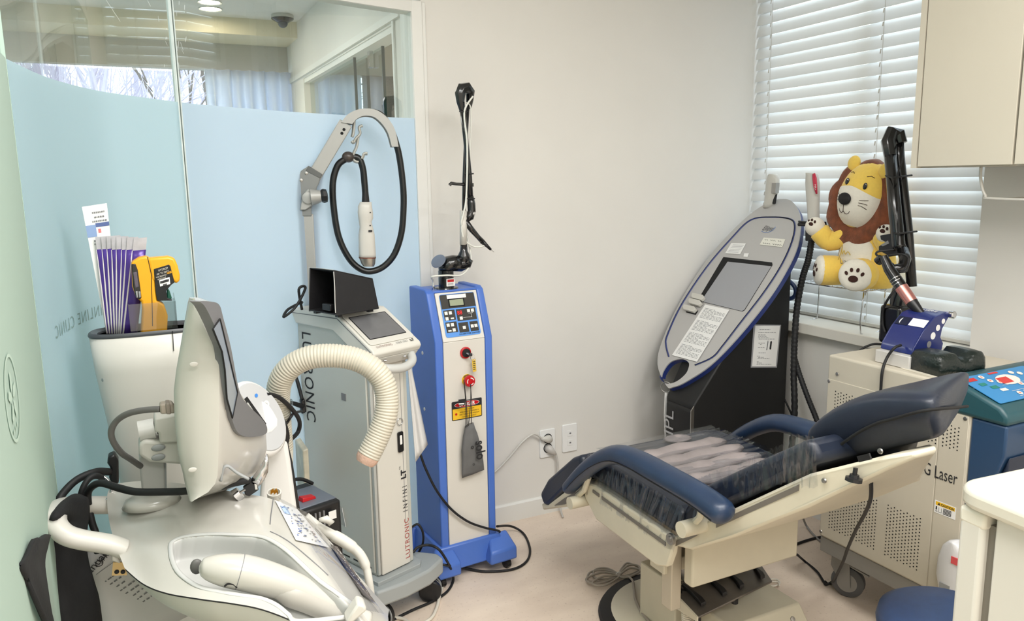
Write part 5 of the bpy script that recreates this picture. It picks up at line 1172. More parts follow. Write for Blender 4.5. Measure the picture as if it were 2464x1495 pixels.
obj('corner_strip', G(Ti).span((-.014, .0, .172), (-.004, .012, .88)), mat('corner_grey', (176, 178, 174), .4), t, bev=.002)
g = G(Ti)
for k in range(4): g.box((-.0175, .05+.055*k, .19), (.001, .035, .004))
obj('vent_slot', g, M_dark, t)['kind'] = 'stuff'
obj('door_seam', G(Ti).span((.098, -.0045, .30), (.0995, -.0035, .80)), M_greyink, t)
# console
prof = [(-.035, .868), (-.046, .885), (-.040, .897), (.128, .990), (.375, .984), (.378, .975), (.352, .936), (.152, .936), (.05, .880)]
c_ = obj('console', G(Ti).prism([V((-.030, y, z)) for y, z in prof], (.186, 0, 0)), M_console, t, bev=.007, seg=3)
obj('console_seam', G(Ti).prism([V((-.0306, y, z)) for y, z in ((-.044, .884), (-.043, .887), (.124, .977), (.372, .971), (.372, .969), (.125, .974))], (.0008, 0, 0)), M_greyink, t)
sl = V((0, .168, .093)).normalized(); fI = Ti @ frame_of((-.030, -.040, .898), (1, 0, 0), sl)
obj('screen_frame', plate(G(), fI, .172, .165, .0022, .012, .094, .103, .0006), M_console, t, bev=.001)
obj('screen_gasket', plate(G(), fI, .142, .116, .0008, .003, .093, .102, .0026), M_dark, t)
obj('screen', plate(G(), fI, .136, .110, .0006, .002, .093, .102, .0033), mat('touch_screen', (112, 112, 114), .28, noise=.06, nscale=25), t)
ei, ej = fI.to_3x3() @ V((1, 0, 0)), fI.to_3x3() @ V((0, 1, 0))
text('lettering', 'LUTRONIC', .0125, fI @ V((.022, .0055, .0012)), ei, ej, mat('grey_red_ink', (146, 112, 104), .6), t, width=.9, space=1.1)
text('lettering', 'INFINI', .0135, fI @ V((.098, .0055, .0012)), ei, ej, M_greyink, t, width=.8, space=1.5)
text('lettering', 'LT', .0135, fI @ V((.152, .0055, .0012)), ei, ej, M_ink, t, bold=.0005)
obj('underside', G(Ti).hexa([V(p) for p in ((-.02, -.015, .84), (.145, -.015, .84), (.145, .10, .84), (-.02, .10, .84), (-.028, -.036, .870), (.153, -.036, .870), (.153, .10, .90), (-.028, .10, .90))]), M_console, t, bev=.004)
g = G(Ti)
for x in (.02, .095): g.cyl((x, -.03, .858), (x+.006, -.034, .858), .003, 8)
obj('hook_screw', g, M_steel, t)['kind'] = 'stuff'
hh = cr([I(-.012, .01, .845), I(-.016, -.035, .848), I(.010, -.060, .840), I(.060, -.066, .834), I(.105, -.055, .842), I(.125, -.030, .858), I(.128, .0, .866)], 6)
obj('front_handle', G().tube(hh, .0135, 12), mat('handle_grey', (196, 196, 192), .35), t, smooth=True)
# lettering on the side and up the front
text('lettering', 'LUTRONIC', .072, I(-.0174, .338, .912), (0, 0, -1), Ti.to_3x3() @ V((0, -1, 0)), M_ink, t, space=1.12, width=.78)
text('lettering', 'LUTRONIC', .0255, I(.110, -.0046, .188), (0, 0, 1), Ti.to_3x3() @ V((-1, 0, 0)), mat('dark_red_ink', (170, 72, 66), .6), t, space=1.15, width=.98)
text('lettering', 'INFINI', .0265, I(.108, -.0046, .348), (0, 0, 1), Ti.to_3x3() @ V((-1, 0, 0)), M_ink, t, space=1.7, width=.72)
text('lettering', 'LT', .0275, I(.106, -.0046, .458), (0, 0, 1), Ti.to_3x3() @ V((-1, 0, 0)), M_ink, t, bold=.0012)
text('lettering', 'TM', .008, I(.086, -.0046, .492), (0, 0, 1), Ti.to_3x3() @ V((-1, 0, 0)), M_ink, t)
# transparent tape on the side
obj('tape', G(Ti).prism([V((-.0176, .365, .315)), V((-.0176, .365, .40)), V((-.0176, .17, .352)), V((-.0176, .155, .29))], (-.0006, 0, 0)), mat('matt_tape', (174, 170, 162), .35), t)
obj('tape_curl', G(Ti).prism([V((-.018, .168, .352)), V((-.022, .160, .340)), V((-.020, .150, .292)), V((-.018, .155, .29)), V((-.018, .163, .33))], (-.0012, 0, 0)), M_paper, t)
obj('side_label', G(Ti).span((-.0185, .118, .715), (-.0172, .140, .738)), M_greyink, t)
# base on castors
bp = [(-.060, -.045), (.04, -.066), (.14, -.066), (.222, -.040), (.232, .0), (.20, .06), (.16, .15), (.15, .38), (-.03, .40), (-.055, .35), (-.062, .15)]
obj('base', G(Ti).prism([V((x, y, .098)) for x, y in bp], (0, 0, .055)), M_grey if False else mat('base_grey', (158, 163, 163), .42), t, bev=.008)
obj('base_step', G(Ti).prism([V((x, y, .152)) for x, y in ((-.035, -.022), (.13, -.030), (.152, -.01), (.145, .37), (-.03, .37))], (0, 0, .014)), mat('base_grey', (158, 163, 163), .42), t, bev=.002)
M_wh = mat('castor_black', (26, 26, 28), .45)
for x, y, yw in ((.200, .005, .8), (-.015, .0, .2), (.10, .34, 0), (-.015, .34, 0)):
    cpos = I(x, y, 0); a = iz+yw
    w_ = obj('castor_wheel', G(), M_wh, t)
    bpy.data.objects.remove(w_)
    for s_ in (-1, 1):
        ax = V((math.cos(a), math.sin(a), 0)); cc = V((cpos.x, cpos.y, .038))+ax*.017*s_
        w_ = obj('castor_wheel', G().lathe([(.010, -.011), (.034, -.011), (.038, -.007), (.038, .007), (.034, .011), (.010, .011)], cc, ax, 24), M_wh, t, auto=40)
        obj('wheel_band', G().lathe([(.0385, -.002), (.0388, 0), (.0385, .002)], cc-ax*.008*s_, ax, 24), M_grey, w_)
    obj('castor_stem', G().box(V((cpos.x, cpos.y, .055)), (.022, .04, .06), M.Rotation(a, 3, 'Z')).cyl((cpos.x, cpos.y, .06), (cpos.x, cpos.y, .10), .010, 10), M_wh, t)['kind'] = 'stuff'
# pole with jointed cable arm
M_pole = mat('pole_silver', (168, 168, 164), .42, .2)
M_poled = mat('joint_grey', (128, 130, 128), .5)
pa = I(.046, .395, 0); PDIR = -12
q = lambda px, py, d=0: PD(px, py, (pa.x, pa.y-d), PDIR)
def bar(nm, a, b, w_, h_, m, bev=.003, par=None):
    a, b = V(a), V(b); ax = (b-a).normalized(); r_ = math.radians(PDIR); side_ = V((-math.sin(r_), math.cos(r_), 0)); up = ax.cross(side_).normalized()
    pts = []
    for p_ in (a, b): pts.append([p_-up*w_/2-side_*h_/2, p_+up*w_/2-side_*h_/2, p_+up*w_/2+side_*h_/2, p_-up*w_/2+side_*h_/2])
    return obj(nm, G().loft(pts), m, par or t, bev=bev)
foot = V((q(741, 760).x, q(741, 760).y, .15))
bar('pole', foot, q(733, 515), .055, .050, M_pole)
obj('pole_bracket', G(Ti).span((.02, .364, .86), (.075, .372, .93)), M_poled, t)
r_ = math.radians(PDIR); sd = V((-math.sin(r_), math.cos(r_), 0))
def flat(nm, pts, th, m, off=0, bev=.003): return obj(nm, G().prism([q(*p)-sd*(th/2+off) for p in pts], sd*th), m, t, bev=bev)
flat('knuckle', ((713, 520), (708, 490), (710, 455), (714, 430), (724, 412), (742, 400), (772, 420), (768, 440), (762, 452), (758, 480), (749, 496), (750, 520)), .056, M_poled)
flat('knuckle_plate', ((722, 505), (728, 470), (740, 455), (758, 460), (772, 470), (770, 488), (752, 494), (735, 505)), .010, M_pole, .033)
obj('pivot', G().lathe([(.018, 0), (.018, .010), (.010, .012)], q(741, 476)-sd*.036, -sd, 20), M_pole, t, auto=40)
obj('hinge_barrel', G().tube([q(748, 474)-sd*.040, q(772, 472)-sd*.040], [.026, .019], 14), M_pole, t, auto=50)
obj('lock_knob', G().lathe([(.012, 0), (.020, .003), (.023, .010), (.020, .020), (.008, .023)], q(771, 472)-sd*.04, q(790, 470)-q(770, 472), 8), M_black, t)
g = G()
for px, py in ((737, 417), (725, 434), (713, 490), (715, 514)): g.lathe([(.0055, 0), (.005, .0015), (.002, .002)], q(px, py)-sd*.0285, -sd, 12)
obj('screw', g, M_steel, t)['kind'] = 'stuff'
bar('arm_beam', q(754, 428), q(832, 297), .044, .046, M_pole)
flat('beam_collar', ((735, 412), (742, 399), (776, 420), (770, 430)), .058, M_black if False else mat('collar_dark', (92, 94, 92), .5), 0, .002)
g = G()
for px, py in ((822, 322), (827, 313)): g.lathe([(.005, 0), (.003, .001)], q(px, py)-sd*.0235, -sd, 12)
obj('screw', g, M_dark, t)['kind'] = 'stuff'
# curved trough at the top: two cheeks and a floor
outer = cr([q(*p) for p in ((820, 296), (836, 277), (858, 266), (880, 263), (905, 267), (930, 285), (948, 313), (957, 354))], 5)
inner = cr([q(*p) for p in ((847, 300), (856, 289), (868, 282), (882, 280), (900, 284), (918, 300), (932, 322), (941, 354))], 5)
for s_, nm in ((-1, 'trough_cheek'), (1, 'trough_cheek')):
    g = G().loft([[a+sd*(s_*.024-.004), b+sd*(s_*.024-.004), b+sd*(s_*.024+.004), a+sd*(s_*.024+.004)] for a, b in zip(outer, inner)]); obj(nm, g, M_pole, t)
g = G().loft([[a.lerp(b, .55)-sd*.022, b.lerp(a, .1)-sd*.022, b.lerp(a, .1)+sd*.022, a.lerp(b, .55)+sd*.022] for a, b in zip(outer, inner)]); obj('trough_floor', g, M_poled, t)
# hanging hooks
M_hook = mat('hook_silver', (178, 178, 172), .35, .3)
def hook(pts, w_, th=.010, off=.0): obj('hook', G().tube(cr([q(*p)-sd*off for p in pts], 5), w_, 8, flat=.5), M_hook, t, smooth=True)
hook(((852, 290), (850, 318), (847, 330)), .010)
hook(((872, 303), (864, 307), (866, 322), (856, 334), (850, 344), (846, 340)), .0095, off=.006)
hook(((862, 326), (858, 352), (850, 372), (851, 386), (862, 390), (872, 380), (876, 371), (884, 370)), .0095)
# cable: from the trough down, round in a loop and over the hook to the handpiece
M_cable = mat('black_cable', (16, 18, 19), .32)
cbl = cr([q(*p) for p in ((880, 268), (915, 276), (940, 310), (955, 352), (963, 390), (970, 450), (971, 500), (966, 560), (950, 610), (925, 640), (895, 653), (868, 648), (840, 622), (815, 570), (803, 500), (801, 440), (812, 400), (830, 384), (848, 378), (864, 382), (873, 405), (877, 440), (880, 478))], 8)
obj('cable', G().tube(cbl, .0108, 12), M_cable, t, smooth=True)
obj('cable_ball', G().ball(q(838, 378), (.021, .019, .018), 12), mat('bronze_plastic', (70, 62, 58), .3), t, smooth=True)
obj('strain_relief', G().tube([q(879, 462), q(880, 490)], [.0105, .0135], 12), M_rubber, t)
hpd = thing('rf_handpiece', 'ivory handpiece hanging from the looped black cable', 'handpiece', q(884, 560))
rows = ((880, 486, 14, .014), (878, 497, 17, .018), (879, 512, 18.5, .020), (880, 525, 18, .020), (879, 534, 15.5, .018), (881, 546, 16, .018), (882, 565, 19.5, .021), (883, 590, 20, .022), (884, 612, 20.5, .022), (884, 619, 20.5, .022))
def section(px, py, w_, d_): 
    c_ = q(px, py); e_ = q(px+w_, py)-c_; return [c_+e_*math.copysign(abs(math.cos(a))**.7, math.cos(a))-sd*d_*math.copysign(abs(math.sin(a))**.7, math.sin(a)) for a in [2*PI*k/20 for k in range(20)]]
obj('body', G().loft([section(*r) for r in rows]), M_white, hpd, smooth=True)
obj('ring', G().loft([section(884, 619, 20.8, .0223), section(884, 621, 20.8, .0223)]), mat('copper_line', (120, 60, 44), .4, .5), hpd)
obj('nose', G().loft([section(884, 621, 20.3, .0218), section(886, 634, 17, .0185), section(887, 641, 13, .015)]), mat('satin_nickel', (176, 172, 164), .3, .8), hpd, auto=50)
obj('window', G().box(q(890, 555)-sd*.022, (.012, .003, .006)), M_ink, hpd)
for py in (511, 542): obj('led', G().box(q(890, py)-sd*.0195, (.004, .002, .003)), M_ink, hpd)
# black privacy hood on top of the console
hb = thing('black_hood', 'scuffed black open ended box resting on top of the grey machine', 'box', I(.03, .13, .99))
M_hood = mat('black_leatherette', (26, 25, 28), .55, noise=.12, nscale=16, bump=.1, bscale=120)
lz = .997
a0, a1, a2_, a3 = V((-.087, .185)), V((-.078, .060)), V((.070, .055)), V((.075, .185))
def hw(x, y, z): return I(x, y, z)
yl0, yl1 = .205, .062
def wall(nm, pts, th): return obj(nm, G(Ti).prism([V(p) for p in pts], th), M_hood, hb, bev=.002)
xl_, xr_ = -.078, .082
wall('near_wall', ((xl_, .060, lz), (xr_, .060, lz), (xr_-.012, .068, lz+.092), (xl_+.006, .068, lz+.132)), (0, .004, 0))
wall('far_wall', ((xl_, .200, lz), (xr_, .200, lz), (xr_-.012, .192, lz+.092), (xl_+.006, .192, lz+.132)), (0, -.004, 0))
wall('roof', ((xl_+.006, .068, lz+.131), (xr_-.012, .068, lz+.091), (xr_-.012, .192, lz+.091), (xl_+.006, .192, lz+.131)), (0, 0, .004))
wall('floor_panel', ((xl_, .060, lz+.002), (xr_, .060, lz+.002), (xr_, .20, lz+.002), (xl_, .20, lz+.002)), (0, 0, .004))
wall('end_wall', ((xr_-.004, .062, lz+.004), (xr_-.004, .198, lz+.004), (xr_-.016, .192, lz+.090), (xr_-.016, .068, lz+.090)), (.003, 0, 0))
obj('clasp', G(Ti).box((xl_+.006, .105, lz+.022), (.016, .042, .020)), M_black, hb, bev=.003)
g = G(Ti)
pts = [(xl_-.001, .060, lz+.01), (xl_-.0015, .0595, lz+.04), (xl_+.002, .062, lz+.085), (xl_+.005, .067, lz+.13)]
g.tube(cr([V(p) for p in pts], 4), .0015, 5); g.tube(cr([V((xl_+.005, .068, lz+.1345)), V((xl_+.005, .13, lz+.1352)), V((xl_+.005, .192, lz+.1345))], 4), .0008, 5)
obj('worn_edge', g, mat('worn_white', (206, 202, 196), .7), hb)['kind'] = 'stuff'
for x in (xl_+.02, xr_-.025):
    for y in (.075, .185): obj('hood_foot', G(Ti).box((x, y, lz-.003), (.016, .014, .008)), M_black, hb)
# cable draped from the console
tag(obj('lead', G().tube(cr([I(-.062, .26, .994), I(-.075, .25, 1.060), P(735, 693, y=2.40), P(712, 738, y=2.36), P(683, 763, y=2.36), P(693, 745, y=2.40), P(725, 728, y=2.46), I(-.02, .33, 1.0)], 7), .0042, 8), M_rubber, None, smooth=True, org=I(-.05, .28, 1.0)), 'black lead looping over the back corner of the grey machine beside the hood', 'cable')
tag(obj('lead', G().tube(cr([I(.078, .200, 1.02), I(.105, .195, 1.0), I(.11, .21, .996)], 5), .004, 7), M_rubber, None, smooth=True, org=I(.13, .2, 1.0)), 'short black lead poking out at the right end of black hood', 'cable')
# towel, key fob
tw = []
for i in range(13):
    v = i/12; row = []
    for j in range(9):
        u = j/8; a = V((980+4*v, 872+20*v, 0)).lerp(V((1000, 1112, 0)), v); b = V((986, 868, 0)).lerp(V((1029, 1070, 0)), v)
        pxy = a.lerp(b, u); row.append(PD(pxy.x, pxy.y, I(0, .045+.012*math.sin(u*7)*v, 0), 22))
    tw.append(row)
tag(obj('towel', G().sheet(tw), mat('white_towel', (222, 221, 219), .9, bump=.15, bscale=300), None, smooth=True, solid=.002, org=tw[0][0]), 'white cloth hanging down between grey machine and blue laser', 'towel')
kf = thing('key_fob', 'black key fob with steel ring hanging on front of grey machine', 'key fob', I(.088, -.01, .60))
obj('ring', G().tube([I(.089, -.008, .648)+(Ti.to_3x3() @ V((.011*math.cos(a), 0, .011*math.sin(a)))) for a in [2*PI*k/20 for k in range(20)]], .0012, 6, closed=True), M_chrome, kf, smooth=True)
obj('tag', plate(G(), Ti @ frame_of((.088, -.006, .583), (1, 0, 0), (0, 0, 1)), .022, .066, .004, .005), M_black, kf, bev=.001)
obj('slot', plate(G(), Ti @ frame_of((.088, -.0105, .590), (1, 0, 0), (0, 0, 1)), .009, .030, .0006, .003), M_paper, kf)
# ================================================================ WALL PLATES, CORDS ON WALL
M_plate = mat('switch_white', (238, 238, 236), .3)
for nm, lab, xa in (('wall_socket', 'white double wall socket with two plugs above the baseboard', 1.4705), ('wall_plate', 'white blank wall plate with two data ports, right of the plugged socket', 1.582)):
    o_ = P(1316, 1066, y=YB) if nm == 'wall_socket' else P(1369.5, 1053, y=YB)
    s_ = thing(nm, lab, 'socket' if nm == 'wall_socket' else 'wall plate', o_)
    fw = frame_of((o_.x, YB-.0005, o_.z), (1, 0, 0), (0, 0, 1))
    obj('plate', plate(G(), fw, .072, .120, .007, .006), M_plate, s_, bev=.002)
    for k, dz in enumerate((.021, -.020)):
        if nm == 'wall_socket':
            obj('socket_ring', G(fw).lathe([(.0205, .0068), (.0205, .0078), (.017, .0078), (.0165, .004), (.001, .004)], (0, dz, 0), n=24), M_dark, s_)
        else:
            b_ = obj('port_frame', plate(G(), fw, .025, .025, .0015, .002, 0, dz, .007), M_plate, s_, bev=.0006)
            obj('port', plate(G(), fw, .008, .006, .0008, .001, 0, dz, .0086), M_greyink, b_)
so = P(1316, 1066, y=YB)
def plug(lab, dz, dirv, m, path):
    c_ = V((so.x, YB-.006, so.z+dz)); tk = thing('power_plug', lab, 'plug', c_); d = V(dirv).normalized()
    obj('plug_body', G().tube([c_, c_+V((0, -.012, 0)), c_+V((0, -.016, 0))+d*.012, c_+V((0, -.017, 0))+d*.030, c_+V((0, -.016, 0))+d*.040], [.0165, .0165, .014, .0085, .005], 14), m, tk, smooth=True)
    obj('cord', G().tube(cr([c_+V((0, -.016, 0))+d*.038]+path, 8), .0042, 8), m, tk, smooth=True)
plug('white plug in the upper hole of double socket with cord running left', .021, (-.9, 0, .25), M_white, [P(1285, 1045, y=2.665), P(1258, 1063, y=2.665), P(1228, 1098, y=2.665), P(1195, 1132, y=2.665), P(1150, 1165, y=2.66), V((1.06, 2.65, .16)), V((1.0, 2.64, .02))])
plug('grey plug in the lower hole of double socket with cord hanging down', -.020, (.72, 0, -.70), mat('plug_grey', (196, 192, 186), .4), [P(1338, 1095, y=2.668), P(1342, 1120, y=2.668), P(1341, 1150, y=2.668), V((1.52, 2.66, .03)), V((1.50, 2.60, .006))])
# ================================================================ TALL WHITE COLUMN DEVICE WITH TRAY (left rear)
cc = V((.022, 1.80, 0)); RX, RY = .117, .060
t = thing('column_device', 'tall tapered white device with dark rimmed tray on top, behind the monitor', 'machine', cc)
def ell(z, k, kx=1.0, sx=0, n=40): return [cc+V((sx+RX*k*kx*math.cos(2*PI*i/n), RY*k*math.sin(2*PI*i/n), z)) for i in range(n)]
def supell(z, k, sx=0, e=.72, n=48):
    o_ = []
    for i in range(n):
        c_, s_ = math.cos(2*PI*i/n), math.sin(2*PI*i/n); o_.append(cc+V((sx+RX*k*math.copysign(abs(c_)**e, c_), RY*k*math.copysign(abs(s_)**e, s_), z)))
    return o_
obj('shell', G().loft([supell(.05, .98), supell(.10, .90), supell(.40, .74, .012), supell(.72, .79, .008), supell(.88, .875, .004), supell(1.0, .955), supell(1.074, .995)]), M_white, t, smooth=True)
rim_m = mat('charcoal_rim', (66, 68, 72), .4)
g = G().loft([supell(1.074, 1.0), supell(1.0765, 1.010), supell(1.080, 1.0), supell(1.083, .96), supell(1.078, .86), supell(1.02, .80), supell(1.0, .76), supell(1.0, .02)]); obj('tray_rim', g, rim_m, t, auto=50)
obj('base_foot', G().loft([supell(.0, 1.12), supell(.035, 1.12), supell(.05, 1.0)]), M_grey, t, auto=40)
obj('seam', G().tube([P(415, 797, y=1.7385), P(418, 845, y=1.741)], .0008, 5), M_dark, t)
obj('side_screw', G().lathe([(.004, 0), (.001, .002)], P(252, 912, y=1.76)+V((-.004, -.01, 0)), (-1, -.6, 0), 8), M_steel, t)
# sachets standing in the tray
M_vio = mat('violet_foil', (84, 58, 146), .25, .25, noise=.12, nscale=20)
M_sil = mat('silver_foil', (196, 194, 200), .3, .35, noise=.1, nscale=40)
M_sac = mat('sachet_white', (214, 208, 206), .4)
yS = 1.790
def sachet(k, pts_top, pts_bot, face, lab):
    yy = yS+.0035*k
    a, b = P(*pts_top[0], y=yy), P(*pts_top[1], y=yy); c_, d = P(*pts_bot[1], y=yy), P(*pts_bot[0], y=yy)
    s_ = thing('mask_sachet', lab, 'sachet', (d+c_)/2, 0, 'foil sachets in the white tray')
    n_ = V((.15, -1, 0)).normalized(); rows = []
    for i in range(9):
        v = i/8; l_, r_ = a.lerp(d, v), b.lerp(c_, v); row = []
        for j in range(7):
            u = j/6; bul = .0045*math.sin(PI*u)*math.sin(PI*min(1, v*1.05))**.6; row.append(l_.lerp(r_, u)+n_*bul)
        rows.append(row)
    obj('pouch', G().sheet(rows[1:]), face, s_, smooth=True, solid=.0016)
    obj('sealed_top', G().sheet([[rows[0][0]+n_*.0004, rows[0][-1]+n_*.0004], [rows[1][0]+n_*.0004, rows[1][-1]+n_*.0004]]), M_sil, s_, solid=.0008)
    obj('white_edge', G().tube([rows[i][0] for i in range(1, 9)], [.001, .0015, .002, .0023, .0023, .0022, .002, .0018], 6), M_sac, s_, smooth=True)
    return s_
tops = [(229, 571, 262, 568), (243, 570, 276, 567), (256, 569, 290, 566), (268, 572, 300, 568), (280, 571, 309, 568), (294, 572, 321, 570), (306, 572, 333, 570), (322, 574, 354, 571)]
bots = [(258, 806, 266, 806), (264, 806, 272, 806), (270, 806, 278, 806), (276, 806, 284, 806), (281, 807, 289, 807), (286, 807, 294, 807), (290, 808, 300, 808), (296, 808, 330, 808)]
names = ['leftmost', 'second', 'third', 'fourth', 'fifth', 'sixth', 'seventh', 'front rightmost']
for k in range(8):
    tp, bt = tops[k], bots[k]; kk = 8-k
    sachet(kk, ((tp[0], tp[1]), (tp[2], tp[3])), ((bt[0], bt[1]), (bt[2], bt[3])), M_vio, '%s of the eight violet foil sachets standing in the white tray, counting from left' % names[k] if k < 7 else 'violet foil sachet nearest the yellow thermometer, widest shown of eight in tray')
# tall printed packet at the back
yy = yS+.036
pk = thing('printed_packet', 'tall printed white packet with blue band sticking up behind the violet sachets', 'packet', P(260, 780, y=yy))
pq = [(197, 498), (257, 489), (294, 806), (257, 806)]
def PK(u, v, d=0):
    a, b = P(*pq[0], y=yy), P(*pq[1], y=yy); c_, e_ = P(*pq[2], y=yy), P(*pq[3], y=yy); return a.lerp(e_, v).lerp(b.lerp(c_, v), u)+V((0, -d, 0))
obj('sheet', G().hexa([PK(0, 1, .001), PK(1, 1, .001), PK(1, 1, -.002), PK(0, 1, -.002), PK(0, 0, .001), PK(1, 0, .001), PK(1, 0, -.002), PK(0, 0, -.002)]), M_paper, pk)
def pkq(nm, u0, v0, u1, v1, m, d=.0016): return obj(nm, G().poly([PK(u0, v0, d), PK(u1, v0, d), PK(u1, v1, d), PK(u0, v1, d)]), m, pk)
pkq('blue_band', .0, .145, .42, .235, mat('print_blue', (136, 160, 200), .5)); pkq('blue_band', .42, .135, 1, .165, mat('print_navy', (84, 100, 150), .5))
pkq('red_mark', .50, .18, .62, .21, mat('print_red', (214, 120, 120), .5))
g = G()
for v in (.05, .085, .115, .26, .285, .33, .36, .40): 
    u = .22+random.random()*.2
    while u < .85: e = u+random.uniform(.03, .08); g.poly([PK(u, v, .0018), PK(e, v, .0018), PK(e, v+.012, .0018), PK(u, v+.012, .0018)]); u = e+.025
obj('print', g, M_greyink, pk)['kind'] = 'stuff'
# acrylic holder with the infrared thermometer
yT = 1.778
ah = thing('acrylic_holder', 'clear acrylic cup in the white tray holding yellow thermometer', 'holder', P(370, 795, y=yT))
def TH(px, py, d=0): return P(px, py, y=yT-d)
xa, xb = TH(312, 770).x, TH(425, 770).x; zt_ = TH(340, 727).z; zb_ = 1.0005
gl = lambda pts, th: G().prism([V(p) for p in pts], th)
for nm, y_ in (('front_wall', yT-.026), ('back_wall', yT+.022)): obj(nm, gl(((xa, y_, zb_), (xb, y_, zb_), (xb, y_, zt_), (xa, y_, zt_)), (0, .002, 0)), M_clear, ah)
for nm, x_ in (('side_wall', xa), ('side_wall', xb-.002)): obj(nm, gl(((x_, yT-.024, zb_), (x_, yT+.022, zb_), (x_, yT+.022, zt_+(.012 if x_ > xa else 0)), (x_, yT-.024, zt_)), (.002, 0, 0)), M_clear, ah)
th = thing('infrared_thermometer', 'yellow and black pistol shaped infrared thermometer in the clear acrylic cup', 'thermometer', TH(370, 780))
M_ty = mat('thermometer_yellow', (240, 168, 24), .4, noise=.02, nscale=30)
def slab(nm, pts, th_, m, d=0, bev=.004, seg=3, par=None): return obj(nm, G().prism([TH(*p, d+th_/2) for p in pts], (0, th_, 0)), m, par or th, bev=bev, seg=seg)
outline = [(316, 632), (335, 620), (352, 617), (362, 622), (405, 618), (420, 622), (428, 640), (433, 660), (433, 676), (424, 684), (415, 676), (408, 650), (372, 655), (378, 720), (388, 722), (398, 735), (405, 760), (402, 790), (336, 790), (340, 745), (338, 726), (326, 718), (318, 690)]
slab('body', [(316, 632), (335, 620), (352, 617), (362, 622), (372, 650), (378, 722), (395, 733), (404, 760), (402, 812), (338, 812), (342, 745), (340, 726), (328, 718), (318, 690)], .036, M_ty, 0, .006)
slab('barrel', [(355, 622), (405, 618), (420, 622), (428, 640), (433, 662), (433, 676), (424, 684), (413, 674), (365, 678)], .038, M_ty, 0, .006)
slab('side_panel', [(370, 648), (406, 637), (410, 640), (420, 680), (412, 686), (400, 700), (403, 718), (414, 722), (414, 724), (378, 724), (374, 700)], .0405, M_black, 0, .002)
slab('trigger', [(402, 692), (408, 700), (414, 718), (408, 722), (402, 718)], .020, mat('trigger_green', (20, 84, 66), .4), 0, .002)
slab('display_panel', [(316, 636), (326, 634), (332, 650), (339, 700), (341, 718), (335, 722), (327, 716), (320, 690)], .026, M_glblack, .006, .002)
slab('display', [(320, 656), (329, 654), (334, 690), (326, 694)], .027, mat('lcd_dim', (92, 84, 96), .2), .007, .001)
slab('button', [(326, 702), (331, 701), (332, 716), (329, 718)], .027, M_grey, .008, .001); slab('button', [(333, 702), (338, 702), (339, 716), (335, 717)], .027, M_grey, .008, .001)
obj('body_seam', G().tube([TH(355, 618, .0184), TH(364, 660, .0184), TH(366, 730, .0184), TH(367, 785, .0184)], .0007, 5), M_dark, th)
lx, lv = (TH(406, 640)-TH(372, 650)).normalized(), V((0, 0, 1))
for s_, px, py, sz in (('1M DROP', 381, 654, .0060), ('-30° TO 500°C', 377, 663, .0052), ('WATER/DUST', 376, 670, .0044), ('RESISTANT', 380, 675, .0044)): text('lettering', s_, sz, TH(px, py, .0212), lx, lv, mat('print_white', (222, 216, 206), .6), th, width=.78)
g = G().poly([TH(401, 655, .0212), TH(412, 652, .0212), TH(413, 657, .0212), TH(402, 660, .0212)]); obj('rating_badge', g, M_ty, th)
text('lettering', 'IP54', .0055, TH(402, 659, .0216), lx, lv, M_ink, th, width=.8)
slab('sticker', [(383, 675), (408, 667), (410, 684), (385, 690)], .0425, M_paper, 0, .0004, 1)
g = G()
for k in range(7): g.box(TH(387+3*k, 680-.9*k, .0218), (.0022, .0004, .005))
for k in range(3): g.box(TH(394+3*k, 686-.9*k, .0218), (.002, .0004, .003))
obj('sticker_print', g, M_ink, th)['kind'] = 'stuff'
# black strap / plug on the left flank and cords
tag(obj('cable_clamp', G().prism([P(px, py, y=1.70) for px, py in ((260, 1100), (276, 1094), (285, 1110), (286, 1165), (270, 1172), (262, 1150), (266, 1128), (258, 1116))], (0, .03, 0)), M_black, None, bev=.004, org=P(272, 1130, y=1.70)), 'black cable clamp at the left flank of tall white device', 'clamp')
for k, (lab, pts, r_) in enumerate((('thick black cord arching from the clamp down behind black bag', [(262, 1136, 1.70), (232, 1136, 1.66), (190, 1152, 1.64), (160, 1178, 1.62), (140, 1210, 1.60), (132, 1270, 1.60), (150, 1340, 1.60), (170, 1420, 1.58)], .0075), ('grey black cord looping inside the thick cord above handle', [(255, 1158, 1.66), (235, 1146, 1.64), (215, 1152, 1.63), (198, 1180, 1.62), (190, 1230, 1.62), (196, 1300, 1.62), (205, 1350, 1.62)], .0062), ('black cord lying along the white deck in front of grey post', [(212, 1215, 1.60), (212, 1185, 1.60), (228, 1167, 1.58), (250, 1164, 1.56), (290, 1176, 1.52), (330, 1184, 1.49), (400, 1184, 1.46), (450, 1182, 1.44), (520, 1174, 1.46), (560, 1164, 1.48), (600, 1156, 1.50)], .0068), ('black cord crossing under the white handle', [(215, 1230, 1.62), (222, 1260, 1.60), (232, 1290, 1.58), (235, 1330, 1.58)], .0065))):
    tag(obj('mains_cable', G().tube(cr([P(a, b, y=c_) for a, b, c_ in pts], 7), r_, 8), M_rubber, None, smooth=True, org=P(*pts[0][:2], y=pts[0][2])), lab, 'cable')
tag(obj('cable_ring', G().tube([P(232, 1180, y=1.64)+V((.026*math.cos(a), .01*math.sin(a), .026*math.sin(a))) for a in [2*PI*k/24 for k in range(24)]], .0028, 7, closed=True), M_chrome, None, smooth=True, org=P(232, 1180, y=1.64)), 'steel ring round the cords above the white handle', 'ring')

